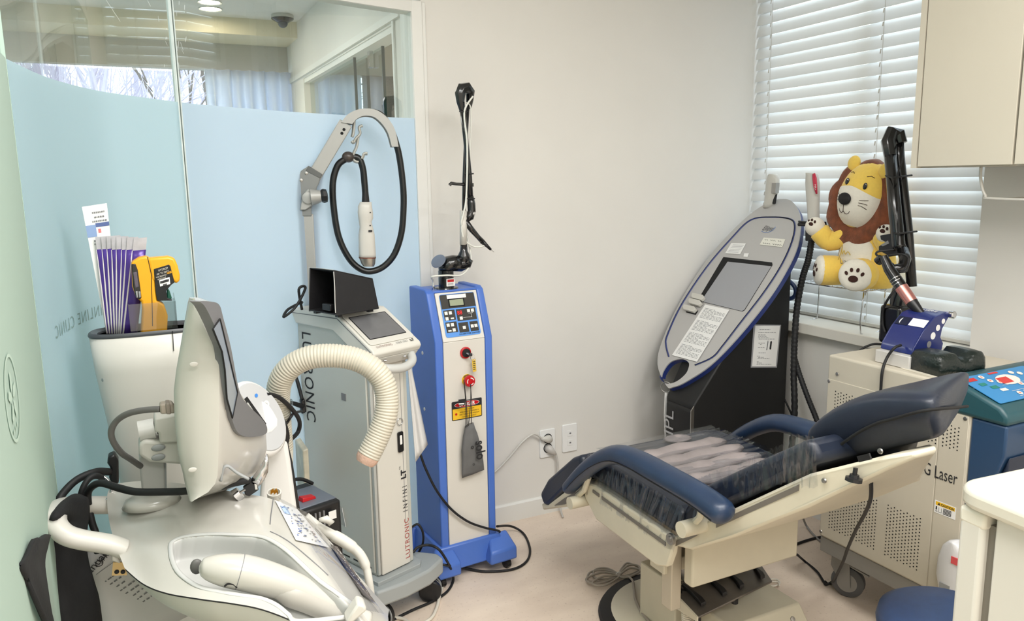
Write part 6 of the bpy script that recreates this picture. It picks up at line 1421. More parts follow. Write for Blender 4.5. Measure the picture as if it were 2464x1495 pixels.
# ================================================================ ULTRASOUND MACHINE IN THE FOREGROUND
hz_ = V((.14, 1.40, 0))
t = thing('ultrasound_machine', 'large curved glossy white treatment machine in left foreground with side cradle', 'machine', hz_)
RIB = [
 [(300, 1368, 1.36), (276, 1305, 1.46), (262, 1250, 1.55), (258, 1192, 1.63), (272, 1166, 1.66)],
 [(345, 1405, 1.30), (325, 1330, 1.395), (315, 1265, 1.49), (308, 1200, 1.59), (312, 1160, 1.65)],
 [(400, 1427, 1.25), (385, 1345, 1.335), (370, 1275, 1.44), (360, 1212, 1.54), (362, 1158, 1.64)],
 [(480, 1441, 1.205), (465, 1365, 1.275), (450, 1285, 1.38), (440, 1222, 1.49), (445, 1165, 1.61)],
 [(560, 1452, 1.18), (550, 1380, 1.245), (540, 1292, 1.34), (528, 1228, 1.45), (525, 1178, 1.57)],
 [(630, 1466, 1.16), (630, 1400, 1.215), (622, 1302, 1.30), (608, 1238, 1.41), (598, 1190, 1.53)],
 [(705, 1494, 1.14), (720, 1425, 1.18), (700, 1332, 1.25), (664, 1262, 1.36), (655, 1202, 1.48)],
 [(780, 1530, 1.125), (795, 1460, 1.16), (775, 1388, 1.21), (740, 1305, 1.31), (728, 1238, 1.45)],
 [(850, 1570, 1.11), (860, 1500, 1.145), (838, 1440, 1.19), (805, 1360, 1.28), (796, 1305, 1.42)],
 [(915, 1620, 1.10), (915, 1560, 1.13), (890, 1500, 1.175), (868, 1425, 1.25), (862, 1385, 1.39)],
 [(960, 1680, 1.11), (955, 1630, 1.13), (945, 1580, 1.175), (934, 1500, 1.25), (936, 1468, 1.37)]]
NU, NV = 10, 10
def cr1(vals, k): return cr(vals, k)
ribs3 = [[P(a, b, y=c_) for a, b, c_ in r_] for r_ in RIB]
ribsd = [cr(r_, NV) for r_ in ribs3]                                # along each rib
cols = []
for j in range(len(ribsd[0])): cols.append(cr([r_[j] for r_ in ribsd], NU))
NR = len(cols[0]); NC = len(cols)
TOP = [[cols[j][i] for j in range(NC)] for i in range(NR)]
def proj(p):
    d = p-CAM; z = d.dot(FW); return (1232+F_PX*d.dot(RT)/z, 747.5-F_PX*d.dot(UP)/z)
rec = [(410, 1316), (415, 1303), (437, 1293), (471, 1287.5), (518, 1285), (565, 1286.5), (621, 1290), (655, 1302), (692, 1327), (729, 1361), (770, 1399), (817, 1433), (862, 1477), (884, 1504), (800, 1514), (720, 1496), (696, 1481), (665, 1456), (627, 1440), (580, 1433), (534, 1425), (487, 1415), (456, 1400), (427, 1375), (413, 1344)]
def inside(p, poly):
    x, y = p; c_ = False; n_ = len(poly)
    for i in range(n_):
        x1, y1 = poly[i]; x2, y2 = poly[(i+1) % n_]
        if (y1 > y) != (y2 > y) and x < (x2-x1)*(y-y1)/(y2-y1)+x1: c_ = not c_
    return c_
def edist(p, poly):
    best = 1e9; q_ = V((p[0], p[1]))
    for i in range(len(poly)):
        a, b = V(poly[i]), V(poly[(i+1) % len(poly)]); ab_ = b-a; k = max(0, min(1, (q_-a).dot(ab_)/ab_.length_squared)); best = min(best, (a+ab_*k-q_).length)
    return best
# finer sheet for the shell with the cradle sunk into it
def finer(rows, f): 
    r1 = [cr(r_, f) for r_ in rows]; return [list(x) for x in zip(*[cr([r_[j] for r_ in r1], f) for j in range(len(r1[0]))])]
TF = finer(TOP, 3); NR, NC = len(TF), len(TF[0])
g = G(); vs = []; dep = []
for i in range(NR):
    for j in range(NC):
        p = TF[i][j]; px = proj(p); d = 0
        if inside(px, rec): d = min(1, edist(px, rec)/26); d = d*d*(3-2*d)
        dep.append(d)
        nrm_ = V((.18, -.62, .76)).normalized(); vs.append(p-nrm_*.050*d)
fs_ = []; mi = []
for i in range(NR-1):
    for j in range(NC-1):
        a = (i*NC+j, i*NC+j+1, (i+1)*NC+j+1, (i+1)*NC+j); fs_.append(a); mi.append(1 if sum(dep[q_] > .02 for q_ in a) >= 3 else 0)
g.v = vs; g.f = [list(f_) for f_ in fs_]; g.m = mi
M_crad = mat('cradle_grey', (196, 196, 193), .3, coat=.2)
obj('top_shell', g, [M_gloss, M_crad], t, smooth=True)
# hull under the seam, closing round the back, the far side and the underside
hull = []
for i in range(NR):
    s0 = TF[i][0]; sN = TF[i][-1]; u = i/(NR-1)
    dn = .10+.10*u if False else .11
    k_ = max(0, 1-u*1.6); a = s0+V((0, .0, -.002)); b = s0+V((.004+.022*k_, .012, -.045)); c_ = s0+V((.015*(1-u)+.085*k_, .055, -.11)); d = s0+V((.03*(1-u)-.01*u+.15*k_, .12, -.20+.06*u)); e = V((sN.x+.15*k_, sN.y-.03, min(s0.z, sN.z)-.22+.06*u)); f_ = sN+V((.06*k_, .018, -.10)); h_ = sN+V((0, .012, -.03))
    hull.append([a, b, c_, d, e, f_, h_, sN.copy()])
rows = [cr(r_, 4) for r_ in hull]
obj('lower_shell', G().sheet(rows), M_white, t, smooth=True)
obj('seam_line', G().tube([r_[0]+V((0, -.0008, -.001)) for r_ in TF[4:]], .0010, 5), M_dark, t)
obj('back_cap', G().loft([[TF[0][j]*1.0 for j in range(0, NC, 4)]+[p.copy() for p in rows[0][::-1]], [V((hz_.x-.1, 1.5, TF[0][NC//2].z-.06))+(TF[0][j]-V((hz_.x-.1, 1.5, TF[0][NC//2].z-.06)))*.2 for j in range(0, NC, 4)]+[V((hz_.x-.1, 1.5, TF[0][NC//2].z-.06))+(p-V((hz_.x-.1, 1.5, TF[0][NC//2].z-.06)))*.2 for p in rows[0][::-1]]], cap=False), M_white, t, smooth=True)
ped = G().loft([[V((.17+a*w_, 1.38+b*l_, z)) for a, b in ((-1, -1), (-.6, -1.15), (.6, -1.15), (1, -1), (1, 1), (-1, 1))] for z, w_, l_ in ((.10, .10, .13), (.35, .075, .10), (.62, .085, .11))])
obj('pedestal', ped, M_white, t, bev=.012)
obj('base', G().hexa([V(p) for p in ((-.02, 1.16, .06), (.38, 1.16, .06), (.38, 1.60, .06), (-.02, 1.60, .06), (.02, 1.20, .115), (.34, 1.20, .115), (.34, 1.56, .115), (.02, 1.56, .115))]), M_white, t, bev=.01)
for x, y in ((.03, 1.21), (.33, 1.21), (.03, 1.55), (.33, 1.55)): obj('castor', G().lathe([(.010, -.013), (.030, -.010), (.030, .010), (.010, .013)], (x, y, .030), (1, .3, 0), 18).cyl((x, y, .03), (x, y, .065), .008, 8), M_wh, t)['kind'] = 'stuff'
# front slope panel edge and crease lines
def on_top(px, py, lift=.001):                       # nearest shell point under a pixel
    best = None
    for i in range(NR):
        for j in range(NC):
            q_ = proj(TF[i][j]); d = (q_[0]-px)**2+(q_[1]-py)**2
            if best is None or d < best[0]: best = (d, i, j)
    _, i, j = best; p = TF[i][j]; a = TF[min(i+1, NR-1)][j]-TF[max(i-1, 0)][j]; b = TF[i][min(j+1, NC-1)]-TF[i][max(j-1, 0)]; n_ = a.cross(b).normalized()
    if n_.z < 0: n_ = -n_
    return PP(px, py, p+n_*lift, n_)
obj('panel_edge', G().tube(cr([on_top(*p, .0008) for p in ((650, 1262), (652, 1240), (658, 1200))], 5), .0010, 5), M_greyink, t)
obj('panel_edge', G().tube(cr([on_top(*p, .0008) for p in ((650, 1279), (690, 1300), (740, 1340), (790, 1385))], 5), .0010, 5), M_greyink, t)
obj('cradle_rim', G().tube(cr([on_top(*p, .0) for p in rec[:-12]+rec[-10:]], 3, True), .0040, 8, closed=True, flat=.4), M_crad, t, smooth=True)
# handpiece lying in the cradle
hp = thing('ultrasound_handpiece', 'large white handpiece lying in the grey cradle of curved machine', 'handpiece', P(600, 1380, y=1.235))
path = [(479, 1367, 7), (486, 1367, 20), (497, 1367, 27), (518, 1369, 34), (550, 1373, 40), (585, 1378, 42), (630, 1389, 41), (680, 1404, 37), (730, 1424, 33), (780, 1448, 30), (830, 1472, 28), (880, 1500, 27)]
yh = 1.238
cpts = [P(a, b, y=yh-.0003*(a-480)*.4) for a, b, r_ in path]; rr = []
for (a, b, r_) in path: rr.append((P(a, b+r_, y=yh)-P(a, b, y=yh)).length*.93)
pa_ = cr(cpts, 5); rd = [v.x for v in cr([V((r_, 0, 0)) for r_ in rr], 5)]
obj('body', G().tube(pa_, rd, 22), M_gloss, hp, smooth=True)
i_ = 24; ax_ = (pa_[i_+1]-pa_[i_-1]).normalized()
obj('joint_line', G().lathe([(rd[i_]*1.004, -.0006), (rd[i_]*1.004, .0006)], pa_[i_], ax_, 40), M_greyink, hp)
obj('under_grip', G().tube([p+V((.004, -.010, -.012)) for p in pa_[30:]], [r_*.86*min(1, .3+(k/9)) for k, r_ in enumerate(rd[30:])], 18), mat('grip_grey', (176, 172, 164), .35), hp, smooth=True)
obj('trigger_key', G().tube(cr([P(a, b, y=yh-.034) for a, b in ((540, 1412), (548, 1406), (562, 1407), (570, 1414))], 4), .0016, 6), M_dark, hp)
obj('cradle_slot_shade', G().ball(P(473, 1364, y=1.268), (.010, .006, .013), 8), mat('slot_shade_grey', (96, 95, 92), .5), t, smooth=True)  # dark ball stands in for the shading inside the slot
obj('rest_fin', G().prism([P(a, b, y=1.135) for a, b in ((862, 1453), (878, 1458), (884, 1470), (850, 1500), (830, 1500))], (.004, .03, 0)), M_white, t, bev=.004)
# papers on the sloping front
def patch(nm, corners, m, lift, par, nu=6, nv=6):
    (a, b, c_, d) = [V((*p, 0)) for p in corners]; rows = []
    for i in range(nv+1):
        v = i/nv; rows.append([on_top(*(a.lerp(b, u/nu).lerp(d.lerp(c_, u/nu), v).xy), lift) for u in range(nu+1)])
    return obj(nm, G().sheet(rows), m, par, smooth=True), rows
pc = thing('printed_card', 'white card printed with blue table taped on the sloping machine front, upper one', 'paper', on_top(720, 1290))
_, rw = patch('card', ((662, 1204), (716, 1226), (792, 1318), (712, 1300)), M_paper, .003, pc)
def grid_marks(rw, m, nm, par, n, h, seedv, cols=5):
    rnd = random.Random(seedv); g = G(); R_ = len(rw)-1; C_ = len(rw[0])-1
    def at(u, v):
        i = min(int(v*R_), R_-1); j = min(int(u*C_), C_-1); return rw[i][j].lerp(rw[i][j+1], u*C_-j).lerp(rw[i+1][j].lerp(rw[i+1][j+1], u*C_-j), v*R_-i)+V((.0006, -.0008, .0012))
    for k in range(n):
        u, v = rnd.uniform(.1, .85), .08+.84*k/n; w_ = rnd.uniform(.04, .10); g.poly([at(u, v), at(u+w_, v), at(u+w_, v+h), at(u, v+h)])
    obj(nm, g, m, par)['kind'] = 'stuff'; return at
at_ = grid_marks(rw, M_greyink, 'print', pc, 40, .016, 3)
g = G(); g.poly([at_(.08, .12), at_(.40, .10), at_(.36, .30), at_(.10, .32)]); obj('blue_header', g, mat('pale_blue_print', (176, 196, 224), .5), pc)
grid_marks(rw, mat('blue_print', (70, 104, 176), .5), 'blue_print', pc, 22, .02, 9)
pc = thing('photo_card', 'dark photo strip under clear film on the lower machine front', 'paper', on_top(850, 1400))
_, rw = patch('card', ((794, 1310), (812, 1316), (905, 1452), (874, 1432)), mat('dark_photo', (92, 80, 76), .4, noise=.4, nscale=60), .003, pc)
grid_marks(rw, M_paper, 'print', pc, 30, .02, 5)
fl_, _ = patch('plastic_film', ((668, 1196), (742, 1236), (925, 1478), (850, 1462)), M_film, .006, None, 10, 10); FRAME[fl_.name] = M(); tag(fl_, 'clear plastic sheet taped over both cards on the sloping machine front', 'plastic film')
# key in its lock
kt = thing('ignition_key', 'black headed key in the chrome lock on white deck, right of monitor foot', 'key', P(600, 1175, y=1.50))
K = lambda px, py: P(px, py, y=1.50)
obj('lock_barrel', G().tube([K(566, 1195), K(578, 1185)], [.014, .012], 16), M_chrome, t, auto=50)
obj('blade', G().tube([K(576, 1187), K(590, 1178)], .0028, 6), M_steel, kt)
obj('bow', G().prism([K(*p) for p in ((585, 1172), (608, 1158), (618, 1162), (623, 1180), (600, 1196), (590, 1192))], (0, .006, 0)), M_black, kt, bev=.002)
obj('bow_hole', G().prism([K(*p)+V((0, -.0005, 0)) for p in ((612, 1164), (618, 1166), (620, 1178), (614, 1178))], (0, -.0004, 0)), M_white, kt)
# gold pin connector
cn = thing('pin_connector', 'small white round socket with gold pins on the far edge of deck', 'connector', P(660, 1185, y=1.52))
obj('cup', G().lathe([(.013, 0), (.014, .016), (.0115, .016), (.0115, .006), (.001, .006)], P(660, 1200, y=1.52), (0, -.3, 1), 20), M_white, cn, auto=40)
g = G()
for k in range(7): g.cyl(P(652+2.6*k, 1190-(k % 3)*2, y=1.515), P(652+2.6*k, 1180-(k % 3)*2, y=1.515), .0011, 6)
obj('pins', g, mat('gold', (214, 160, 60), .3, .9), cn)['kind'] = 'stuff'
# far cradle lead: tube with white elbow on the far side
tag(obj('handpiece_lead', G().tube(cr([P(a, b, y=c_) for a, b, c_ in ((735, 1245, 1.50), (770, 1272, 1.49), (800, 1288, 1.48), (830, 1305, 1.47), (862, 1330, 1.46), (880, 1362, 1.45), (888, 1400, 1.44), (893, 1440, 1.44), (896, 1490, 1.44))], 6), [.010]*13+[.012]*9+[.010]*9+[.008]*18, 14), mat('lead_grey', (206, 204, 196), .4), None, smooth=True, org=P(830, 1305, y=1.47)), 'thick pale grey lead bending down from the far side of white machine', 'cable')
tag(obj('lead_clip', G().tube([P(768, 1252, y=1.47), P(785, 1250, y=1.47), P(797, 1258, y=1.47), P(790, 1264, y=1.47)], [.004, .008, .007, .003], 10), M_white, None, smooth=True, org=P(785, 1255, y=1.47)), 'small white clip lug sticking up beside the grey lead', 'clip')
# handle at the back
hd = obj('rear_handle', G().tube(cr([P(a, b, y=c_) for a, b, c_ in ((300, 1322, 1.43), (262, 1310, 1.43), (200, 1300, 1.435), (160, 1288, 1.44), (138, 1268, 1.455), (131, 1248, 1.48), (140, 1228, 1.54), (170, 1218, 1.60), (215, 1216, 1.63), (262, 1216, 1.64), (290, 1216, 1.64))], 6), .0205, 14, flat=.80), M_white, t, smooth=True)
obj('handle_foot', G().prism([P(a, b, y=1.42) for a, b in ((268, 1330), (285, 1345), (290, 1358), (268, 1352))], (0, .05, 0)), M_white, t, bev=.003)
gp = obj('gold_plate', G().prism([P(a, b, y=1.46) for a, b in ((272, 1354), (300, 1354), (306, 1385), (269, 1386))], (0, .003, 0)), mat('brass_plate', (206, 178, 128), .4, .5), t)
for a in (281, 296): obj('plate_screw', G().lathe([(.004, 0), (.003, .001), (.002, .0012)], P(a, 1377, y=1.459), (0, -1, 0), 12), M_ink, gp)
# ---- monitor: grey post, hinge, white back shell, grey bezel, screen with painted reflection
obj('post', G().prism([P(a, b, y=1.545) for a, b in ((334, 1100), (397, 1100), (400, 1185), (341, 1180))], (0, .03, 0)), mat('post_grey', (186, 184, 180), .45), t, bev=.004)
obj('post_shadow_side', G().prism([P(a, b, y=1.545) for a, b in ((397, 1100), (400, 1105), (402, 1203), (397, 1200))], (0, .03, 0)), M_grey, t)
obj('post_foot', G().loft([[P(365, 1200, y=1.54)+V((r_*math.cos(a), r_*.8*math.sin(a), z)) for a in [2*PI*k/24 for k in range(24)]] for r_, z in ((.052, -.010), (.046, .002), (.034, .006))]), M_gloss, t, smooth=True)
obj('hinge_arm', G().prism([P(a, b, y=1.515) for a, b in ((334, 1072), (346, 1060), (438, 1064), (450, 1120), (360, 1114), (334, 1098))], (0, .06, 0)), M_white, t, bev=.008, seg=3)
obj('hinge_barrel', G().tube([P(334, 1040, y=1.54), P(372, 1032, y=1.54)], .020, 18), mat('barrel_white', (214, 212, 208), .3), t, auto=50)
obj('hinge_block', G().prism([P(a, b, y=1.51) for a, b in ((372, 1008), (434, 996), (436, 1066), (384, 1068), (382, 1044), (372, 1040))], (0, .055, 0)), M_white, t, bev=.008, seg=3)
obj('hinge_gap', G().prism([P(a, b, y=1.512) for a, b in ((374, 1014), (384, 1013), (384, 1044), (378, 1044))], (0, .003, 0)), M_dark, t)
for a, b in ((381, 1078), (381, 1101)): obj('bolt_recess', G().ball(P(a, b, y=1.513), (.012, .003, .0065), 9), M_grey, t, smooth=True)
lv = [(716, 456, 468, 478, 1.0), (728, 452, 474, 512, 1.0), (745, 449, 482, 526, 1.0), (785, 442, 495, 538, 1), (815, 437, 512, 546, 1), (845, 432, 533, 556, 1), (890, 424, 537, 564, 1), (940, 418, 538, 574, 1), (985, 419, 538, 603, 1), (1010, 420, 537, 628, 1), (1040, 423, 536, 640, 1), (1080, 427, 535, 642, 1), (1110, 432, 533, 634, 1), (1140, 440, 531, 615, 1), (1160, 444, 524, 590, 1), (1180, 449, 505, 548, 1), (1200, 454, 466, 480, 1)]
yn = 1.335; yf_ = 1.56
sec = []
for py, a, b, c_, k in lv:
    A_p, B_p = P(a, py, y=yn+.02), P(b, py, y=yn); C_p = P(c_, py, y=yf_); D_p = P(a+8, py, y=yf_+.02)
    mid = A_p.lerp(B_p, .12)+V((0, -.012, 0)); mid2 = A_p.lerp(B_p, .9)+V((0, -.010, 0))
    sec.append([A_p, mid, A_p.lerp(B_p, .5)+V((0, -.016, 0)), mid2, B_p, B_p.lerp(C_p, .5), C_p, D_p])
mo = obj('monitor_shell', G().loft(sec), M_gloss, t, smooth=True, auto=42)
def bz_(u, k):                                       # point on the front face between near edge (u=0) and far edge (u=1) at level k
    i = int(k); f_ = k-i; i2 = min(i+1, len(sec)-1); a = sec[i][4].lerp(sec[i2][4], f_); b = sec[i][6].lerp(sec[i2][6], f_); p = a.lerp(b, u); return p
mo_o = P(534, 1000, y=1.335); mo_n = (P(640, 1040, y=1.56)-mo_o).cross(P(536, 860, y=1.335)-mo_o).normalized()
if mo_n.x < 0: mo_n = -mo_n
FP = lambda px, py, h=.004: PP(px, py, mo_o+mo_n*h, mo_n)
bzo = [(479, 725), (512, 727), (526, 736), (534, 764), (553, 837), (573, 940), (593, 973), (626, 1006), (640, 1028), (636, 1045), (601, 1052), (573, 1044), (557, 1014), (543, 948), (537, 850), (522, 806), (502, 760), (488, 735)]
obj('bezel', G().prism([p-mo_n*.014 for p in cr([FP(*p, .006) for p in bzo], 4, True)], mo_n*.016), mat('bezel_grey', (112, 112, 114), .4), mo)
scp = [(512, 792), (529, 768), (546, 838), (571, 945), (559, 1006), (546, 960), (541, 890), (534, 846)]
obj('screen', G().prism([FP(*p, .0085) for p in scp], mo_n*.001), mat('screen_reflection_tint', (120, 132, 146), .08, coat=.5), mo)  # base colour lightened to paint in the bright reflection on the screen
obj('screen_edge', G().tube([FP(*p, .0095) for p in scp], .0016, 6, closed=True), M_dark, mo)
obj('chrome_lip', G().loft([[P(a, b, y=1.50+.0), P(c_, d, y=1.50), P(c_, d, y=1.515), P(a, b, y=1.515)] for a, b, c_, d in ((641, 1092, 645, 1094), (634, 1112, 646, 1118), (618, 1134, 645, 1136), (606, 1150, 636, 1156), (600, 1160, 622, 1172))]), M_chrome, mo, smooth=True)
obj('grey_fin', G().tube(cr([P(a, b, y=1.345) for a, b in ((531, 1158), (537, 1130), (548, 1122), (570, 1138), (598, 1153))], 5), .0045, 8, flat=.6), M_grey, mo, smooth=True)
for a, b in ((466, 877), (463, 1131)): obj('screw_cap', G().ball(P(a, b, y=1.318), (.0068, .0012, .0042), 8), mat('cap_white', (196, 193, 186), .4), mo, smooth=True)
# data lead plugged into the monitor back
pl = thing('data_lead', 'grey data lead with beige plug looping from the monitor back to post', 'cable', P(400, 985, y=1.38))
obj('plug', G().prism([P(a, b, y=1.375) for a, b in ((384, 974), (414, 970), (422, 982), (422, 996), (386, 998))], (0, .022, 0)), mat('plug_taupe', (150, 140, 128), .5), pl, bev=.003)
obj('plug_ribs', G().prism([P(a, b, y=1.372) for a, b in ((398, 972), (410, 971), (412, 998), (400, 998))], (0, .026, 0)), mat('plug_taupe2', (128, 118, 108), .5), pl, bev=.002)
obj('cord', G().tube(cr([P(a, b, y=c_) for a, b, c_ in ((386, 985, 1.385), (350, 987, 1.40), (310, 995, 1.42), (282, 1012, 1.44), (268, 1036, 1.45), (272, 1062, 1.46), (292, 1090, 1.48), (315, 1106, 1.51), (338, 1122, 1.545))], 7), .0054, 10), mat('lead_dark_grey', (96, 94, 92), .5), pl, smooth=True)
# ================================================================ SMALL WHITE DEVICE WITH ROUND HEAD, HOSE, EXTRACTOR BOX
M_sm = mat('satin_white', (230, 228, 224), .3)
t = thing('air_cooling_device', 'small white device with round tilted control head and grey display, beside the arching hose', 'machine', V((.30, 1.80, 0)))
D_ = lambda px, py, y=1.78: P(px, py, y=y)
obj('cone', G().loft([[D_(a, b), D_(c_, d), D_(c_, d, 1.90), D_(a, b, 1.90)] for a, b, c_, d in ((640, 1066, 690, 1058), (630, 1120, 699, 1110), (622, 1250, 716, 1240))]+[[V((.20, 1.76, .45)), V((.34, 1.76, .45)), V((.34, 1.94, .45)), V((.20, 1.94, .45))], [V((.20, 1.76, .02)), V((.34, 1.76, .02)), V((.34, 1.94, .02)), V((.20, 1.94, .02))]]), M_sm, t, bev=.010, seg=3)
obj('black_back', G().loft([[D_(a, b, 1.80), D_(c_, d, 1.80), D_(c_, d, 1.92), D_(a, b, 1.92)] for a, b, c_, d in ((689, 1064, 693, 1066), (697, 1110, 704, 1112), (714, 1240, 724, 1240))]), M_black, t)
hn = V((.70, -.56, .46)).normalized(); hc_ = D_(622, 1006, 1.745)
obj('neck', G().tube([D_(640, 1100, 1.83), D_(640, 1040, 1.82), hc_-hn*.02], [.035, .04, .05], 16), M_sm, t, smooth=True)
hu = V((1, .2, -.55)); hu = (hu-hn*hu.dot(hn)).normalized()
obj('head', G().lathe([(.02, -.045), (.075, -.035), (.092, -.012), (.090, .0), (.083, .006)], hc_, hn, 40, u=hu), M_sm, t, smooth=True)
fh = frame_of(hc_+hn*.0062, hu, hn.cross(hu))
obj('face_plate', G(fh).lathe([(.082, 0), (.080, .002), (.001, .0025)], (0, 0, 0), n=40), mat('face_grey', (190, 191, 192), .35), t, auto=40)
def on_face(px, py, h=.003): return PP(px, py, hc_+hn*(.0062+h), hn)
obj('display', G().prism([on_face(a, b) for a, b in ((585, 963), (594, 955), (640, 1020), (636, 1026), (610, 1000))], hn*.001), M_dark, t)
obj('display_glass', G().prism([on_face(a, b, .0045) for a, b in ((586, 985), (596, 968), (632, 1022), (614, 1030))], hn*.0005), mat('pale_display', (176, 176, 170), .3), t)
o_ = on_face(641, 973); e1 = (on_face(650, 973)-o_).normalized(); e2 = (on_face(641, 963)-o_).normalized()
obj('power_ring', ring_on(lambda a, b: o_+e1*a+e2*b, .006, .0105, 1, 24), M_sm, t); obj('power_button', ring_on(lambda a, b: o_+e1*a+e2*b+hn*.0004, .0002, .0055, 1, 20), mat('button_grey', (214, 214, 214), .3), t)
obj('power_mark', ring_on(lambda a, b: o_+e1*a+e2*b+hn*.0008, .002, .0028, 1, 14), M_greyink, t)
o2 = on_face(617, 952); obj('badge', ring_on(lambda a, b: o2+e1*a+e2*b, .0002, .0055, 1, 16), mat('badge_blue', (60, 130, 210), .4), t)
# corrugated hose
hp_ = cr([P(a, b, y=c_) for a, b, c_ in ((678, 1080, 1.95), (672, 1010, 1.93), (669, 955, 1.91), (676, 915, 1.89), (700, 883, 1.87), (740, 862, 1.85), (790, 856, 1.83), (845, 862, 1.81), (890, 882, 1.79), (920, 915, 1.78), (931, 955, 1.775), (928, 1000, 1.77), (912, 1045, 1.77), (893, 1085, 1.77), (875, 1118, 1.77))], 6)
dense = []
for i in range(len(hp_)-1):
    n_ = 2
    for k in range(n_): dense.append(hp_[i].lerp(hp_[i+1], k/n_))
# even spacing, six points to a corrugation
arcs = [0]
for i in range(1, len(hp_)): arcs.append(arcs[-1]+(hp_[i]-hp_[i-1]).length)
def arcpt(s_):
    for i in range(1, len(hp_)):
        if arcs[i] >= s_: break
    return hp_[i-1].lerp(hp_[i], (s_-arcs[i-1])/(arcs[i]-arcs[i-1]))
pitch = .0074; nrib = int((arcs[-1]-.02)/pitch); pth = []; rad = []
for k in range(nrib):
    for f_, r_ in ((.0, .0268), (.2, .0286), (.5, .0292), (.8, .0286)): pth.append(arcpt((k+f_)*pitch)); rad.append(r_)
hs = thing('corrugated_hose', 'thick ivory corrugated suction hose arching in front of the grey machine', 'hose', hp_[0])
M_hose = mat('ivory_hose', (200, 194, 178), .45)
obj('hose', G().tube(pth, rad, 24), M_hose, hs, smooth=True)
e_ = pth[-1]; d_ = (pth[-1]-pth[-5]).normalized()
obj('end_cuff', G().tube([e_-d_*.004, e_+d_*.010, e_+d_*.020], [.0285, .0275, .022], 24), mat('gauze_tape', (222, 186, 166), .8, noise=.1, nscale=90, bump=.3, bscale=200), hs, auto=50)
obj('clear_clamp', G().lathe([(.034, -.02), (.0345, -.018), (.0345, .018), (.034, .02)], P(671, 985, y=1.925), (0.02, 0, 1), 28), M_clear, hs, smooth=True)
obj('clamp_arm', G().box(P(648, 985, y=1.90), (.045, .012, .02), M.Rotation(.2, 3, 'Y')), M_clear, hs)
obj('riser', G().tube([pth[0]+V((.0, .0, .006)), P(676, 1180, y=1.95), V((P(676, 1180, y=1.95).x, 1.95, .3))], .029, 20), M_hose, hs, smooth=True)
# smoke extractor
sx = thing('smoke_extractor', 'black extractor box with red rocker switch on floor between the machines', 'box', V((.43, 2.00, 0)))
SX = M.Translation((.405, 1.955, 0)) @ M.Rotation(math.radians(-12), 4, 'Z')
bx0 = P(760, 1210, y=1.93)
SX = M.Translation((bx0.x-.018, 1.985, 0)) @ M.Rotation(math.radians(18), 4, 'Z'); hb_ = bx0.z-.005
obj('case', G(SX).span((-.066, -.075, .015), (.064, .10, hb_)), M_black, sx, bev=.008, seg=3)
tp_ = obj('top_plate', G(SX).span((-.062, -.06, hb_-.001), (.058, .06, hb_+.003)), mat('plate_blue_grey', (128, 134, 146), .4, .4), sx, bev=.001)
obj('rocker_switch', G(SX).hexa([V(p) for p in ((-.022, -.030, hb_+.003), (.018, -.030, hb_+.003), (.018, -.005, hb_+.003), (-.022, -.005, hb_+.003), (-.020, -.028, hb_+.014), (.016, -.028, hb_+.009), (.016, -.007, hb_+.009), (-.020, -.007, hb_+.014))]), M_red, tp_, bev=.001)
for k in range(6): obj('vent_slat', G(SX).box((-.055+.012*k, -.087, hb_-.035), (.004, .003, .05)), M_greyink, sx)
obj('vent_label', G(SX).box((.03, -.0865, hb_-.03), (.022, .002, .022)), M_paper, sx)
lt = obj('latch', G(SX).box((.077, .0, hb_-.06), (.006, .030, .045)), M_chrome, sx, bev=.002)
for x in (-.05, .05):
    for y in (-.06, .07): obj('rubber_foot', G(SX).cyl((x, y, 0), (x, y, .016), .012, 10), M_rubber, sx)
tag(obj('handle_strap', G().tube(cr([SX @ V((-.06, .07, hb_+.002)), SX @ V((-.02, .075, hb_+.026)), SX @ V((.03, .075, hb_+.024)), SX @ V((.065, .07, hb_+.002))], 5), .005, 8), M_rubber, None, smooth=True, org=SX @ V((0, .07, hb_))), 'black carrying strap arched over the back of black extractor box', 'strap')
# small clear file box and adapter beside the grey machine
tag(obj('clear_case', G().prism([P(a, b, y=2.30) for a, b in ((728, 1085), (742, 1080), (748, 1195), (734, 1200))], (0, .12, 0)), mat('beige_case', (206, 198, 176), .4, noise=.15, nscale=20), None, bev=.004, org=P(738, 1140, y=2.3)), 'narrow beige file case standing against the left side of grey machine', 'case')
ad = thing('power_adapter', 'black mains adapter strapped to the back corner of grey machine', 'adapter', P(727, 985, y=2.50))
obj('brick', G().prism([P(a, b, y=2.50) for a, b in ((724, 965), (733, 960), (738, 992), (726, 998))], (0, .05, 0)), M_black, ad, bev=.004)
obj('cord_plug', G().tube([P(727, 978, y=2.47), P(712, 973, y=2.44), P(694, 967, y=2.40)], [.008, .0075, .005], 10), M_rubber, ad, smooth=True)
for lab, pts, r_ in (('thin black lead running down the back corner of grey machine past the lettering', ((718, 812, 2.56), (705, 840, 2.55), (698, 862, 2.54), (704, 890, 2.54), (716, 920, 2.52), (727, 962, 2.50)), .006), ('black lead curving in a bow right of the round control head', ((640, 950, 1.80), (668, 955, 1.84), (700, 982, 1.90), (720, 1012, 1.95), (717, 1040, 1.97), (695, 1062, 1.93)), .0055), ('thin black lead across the back of hose clamp', ((640, 1040, 1.85), (668, 1032, 1.87), (690, 1018, 1.90), (707, 995, 1.95), (727, 990, 2.47)), .0035), ('black strap arching down beside the control head to white cone', ((665, 998, 1.80), (680, 1020, 1.80), (688, 1050, 1.81), (686, 1066, 1.82)), .009)):
    tag(obj('lead', G().tube(cr([P(a, b, y=c_) for a, b, c_ in pts], 7), r_, 8), M_rubber, None, smooth=True, org=P(*pts[0][:2], y=pts[0][2])), lab, 'cable')
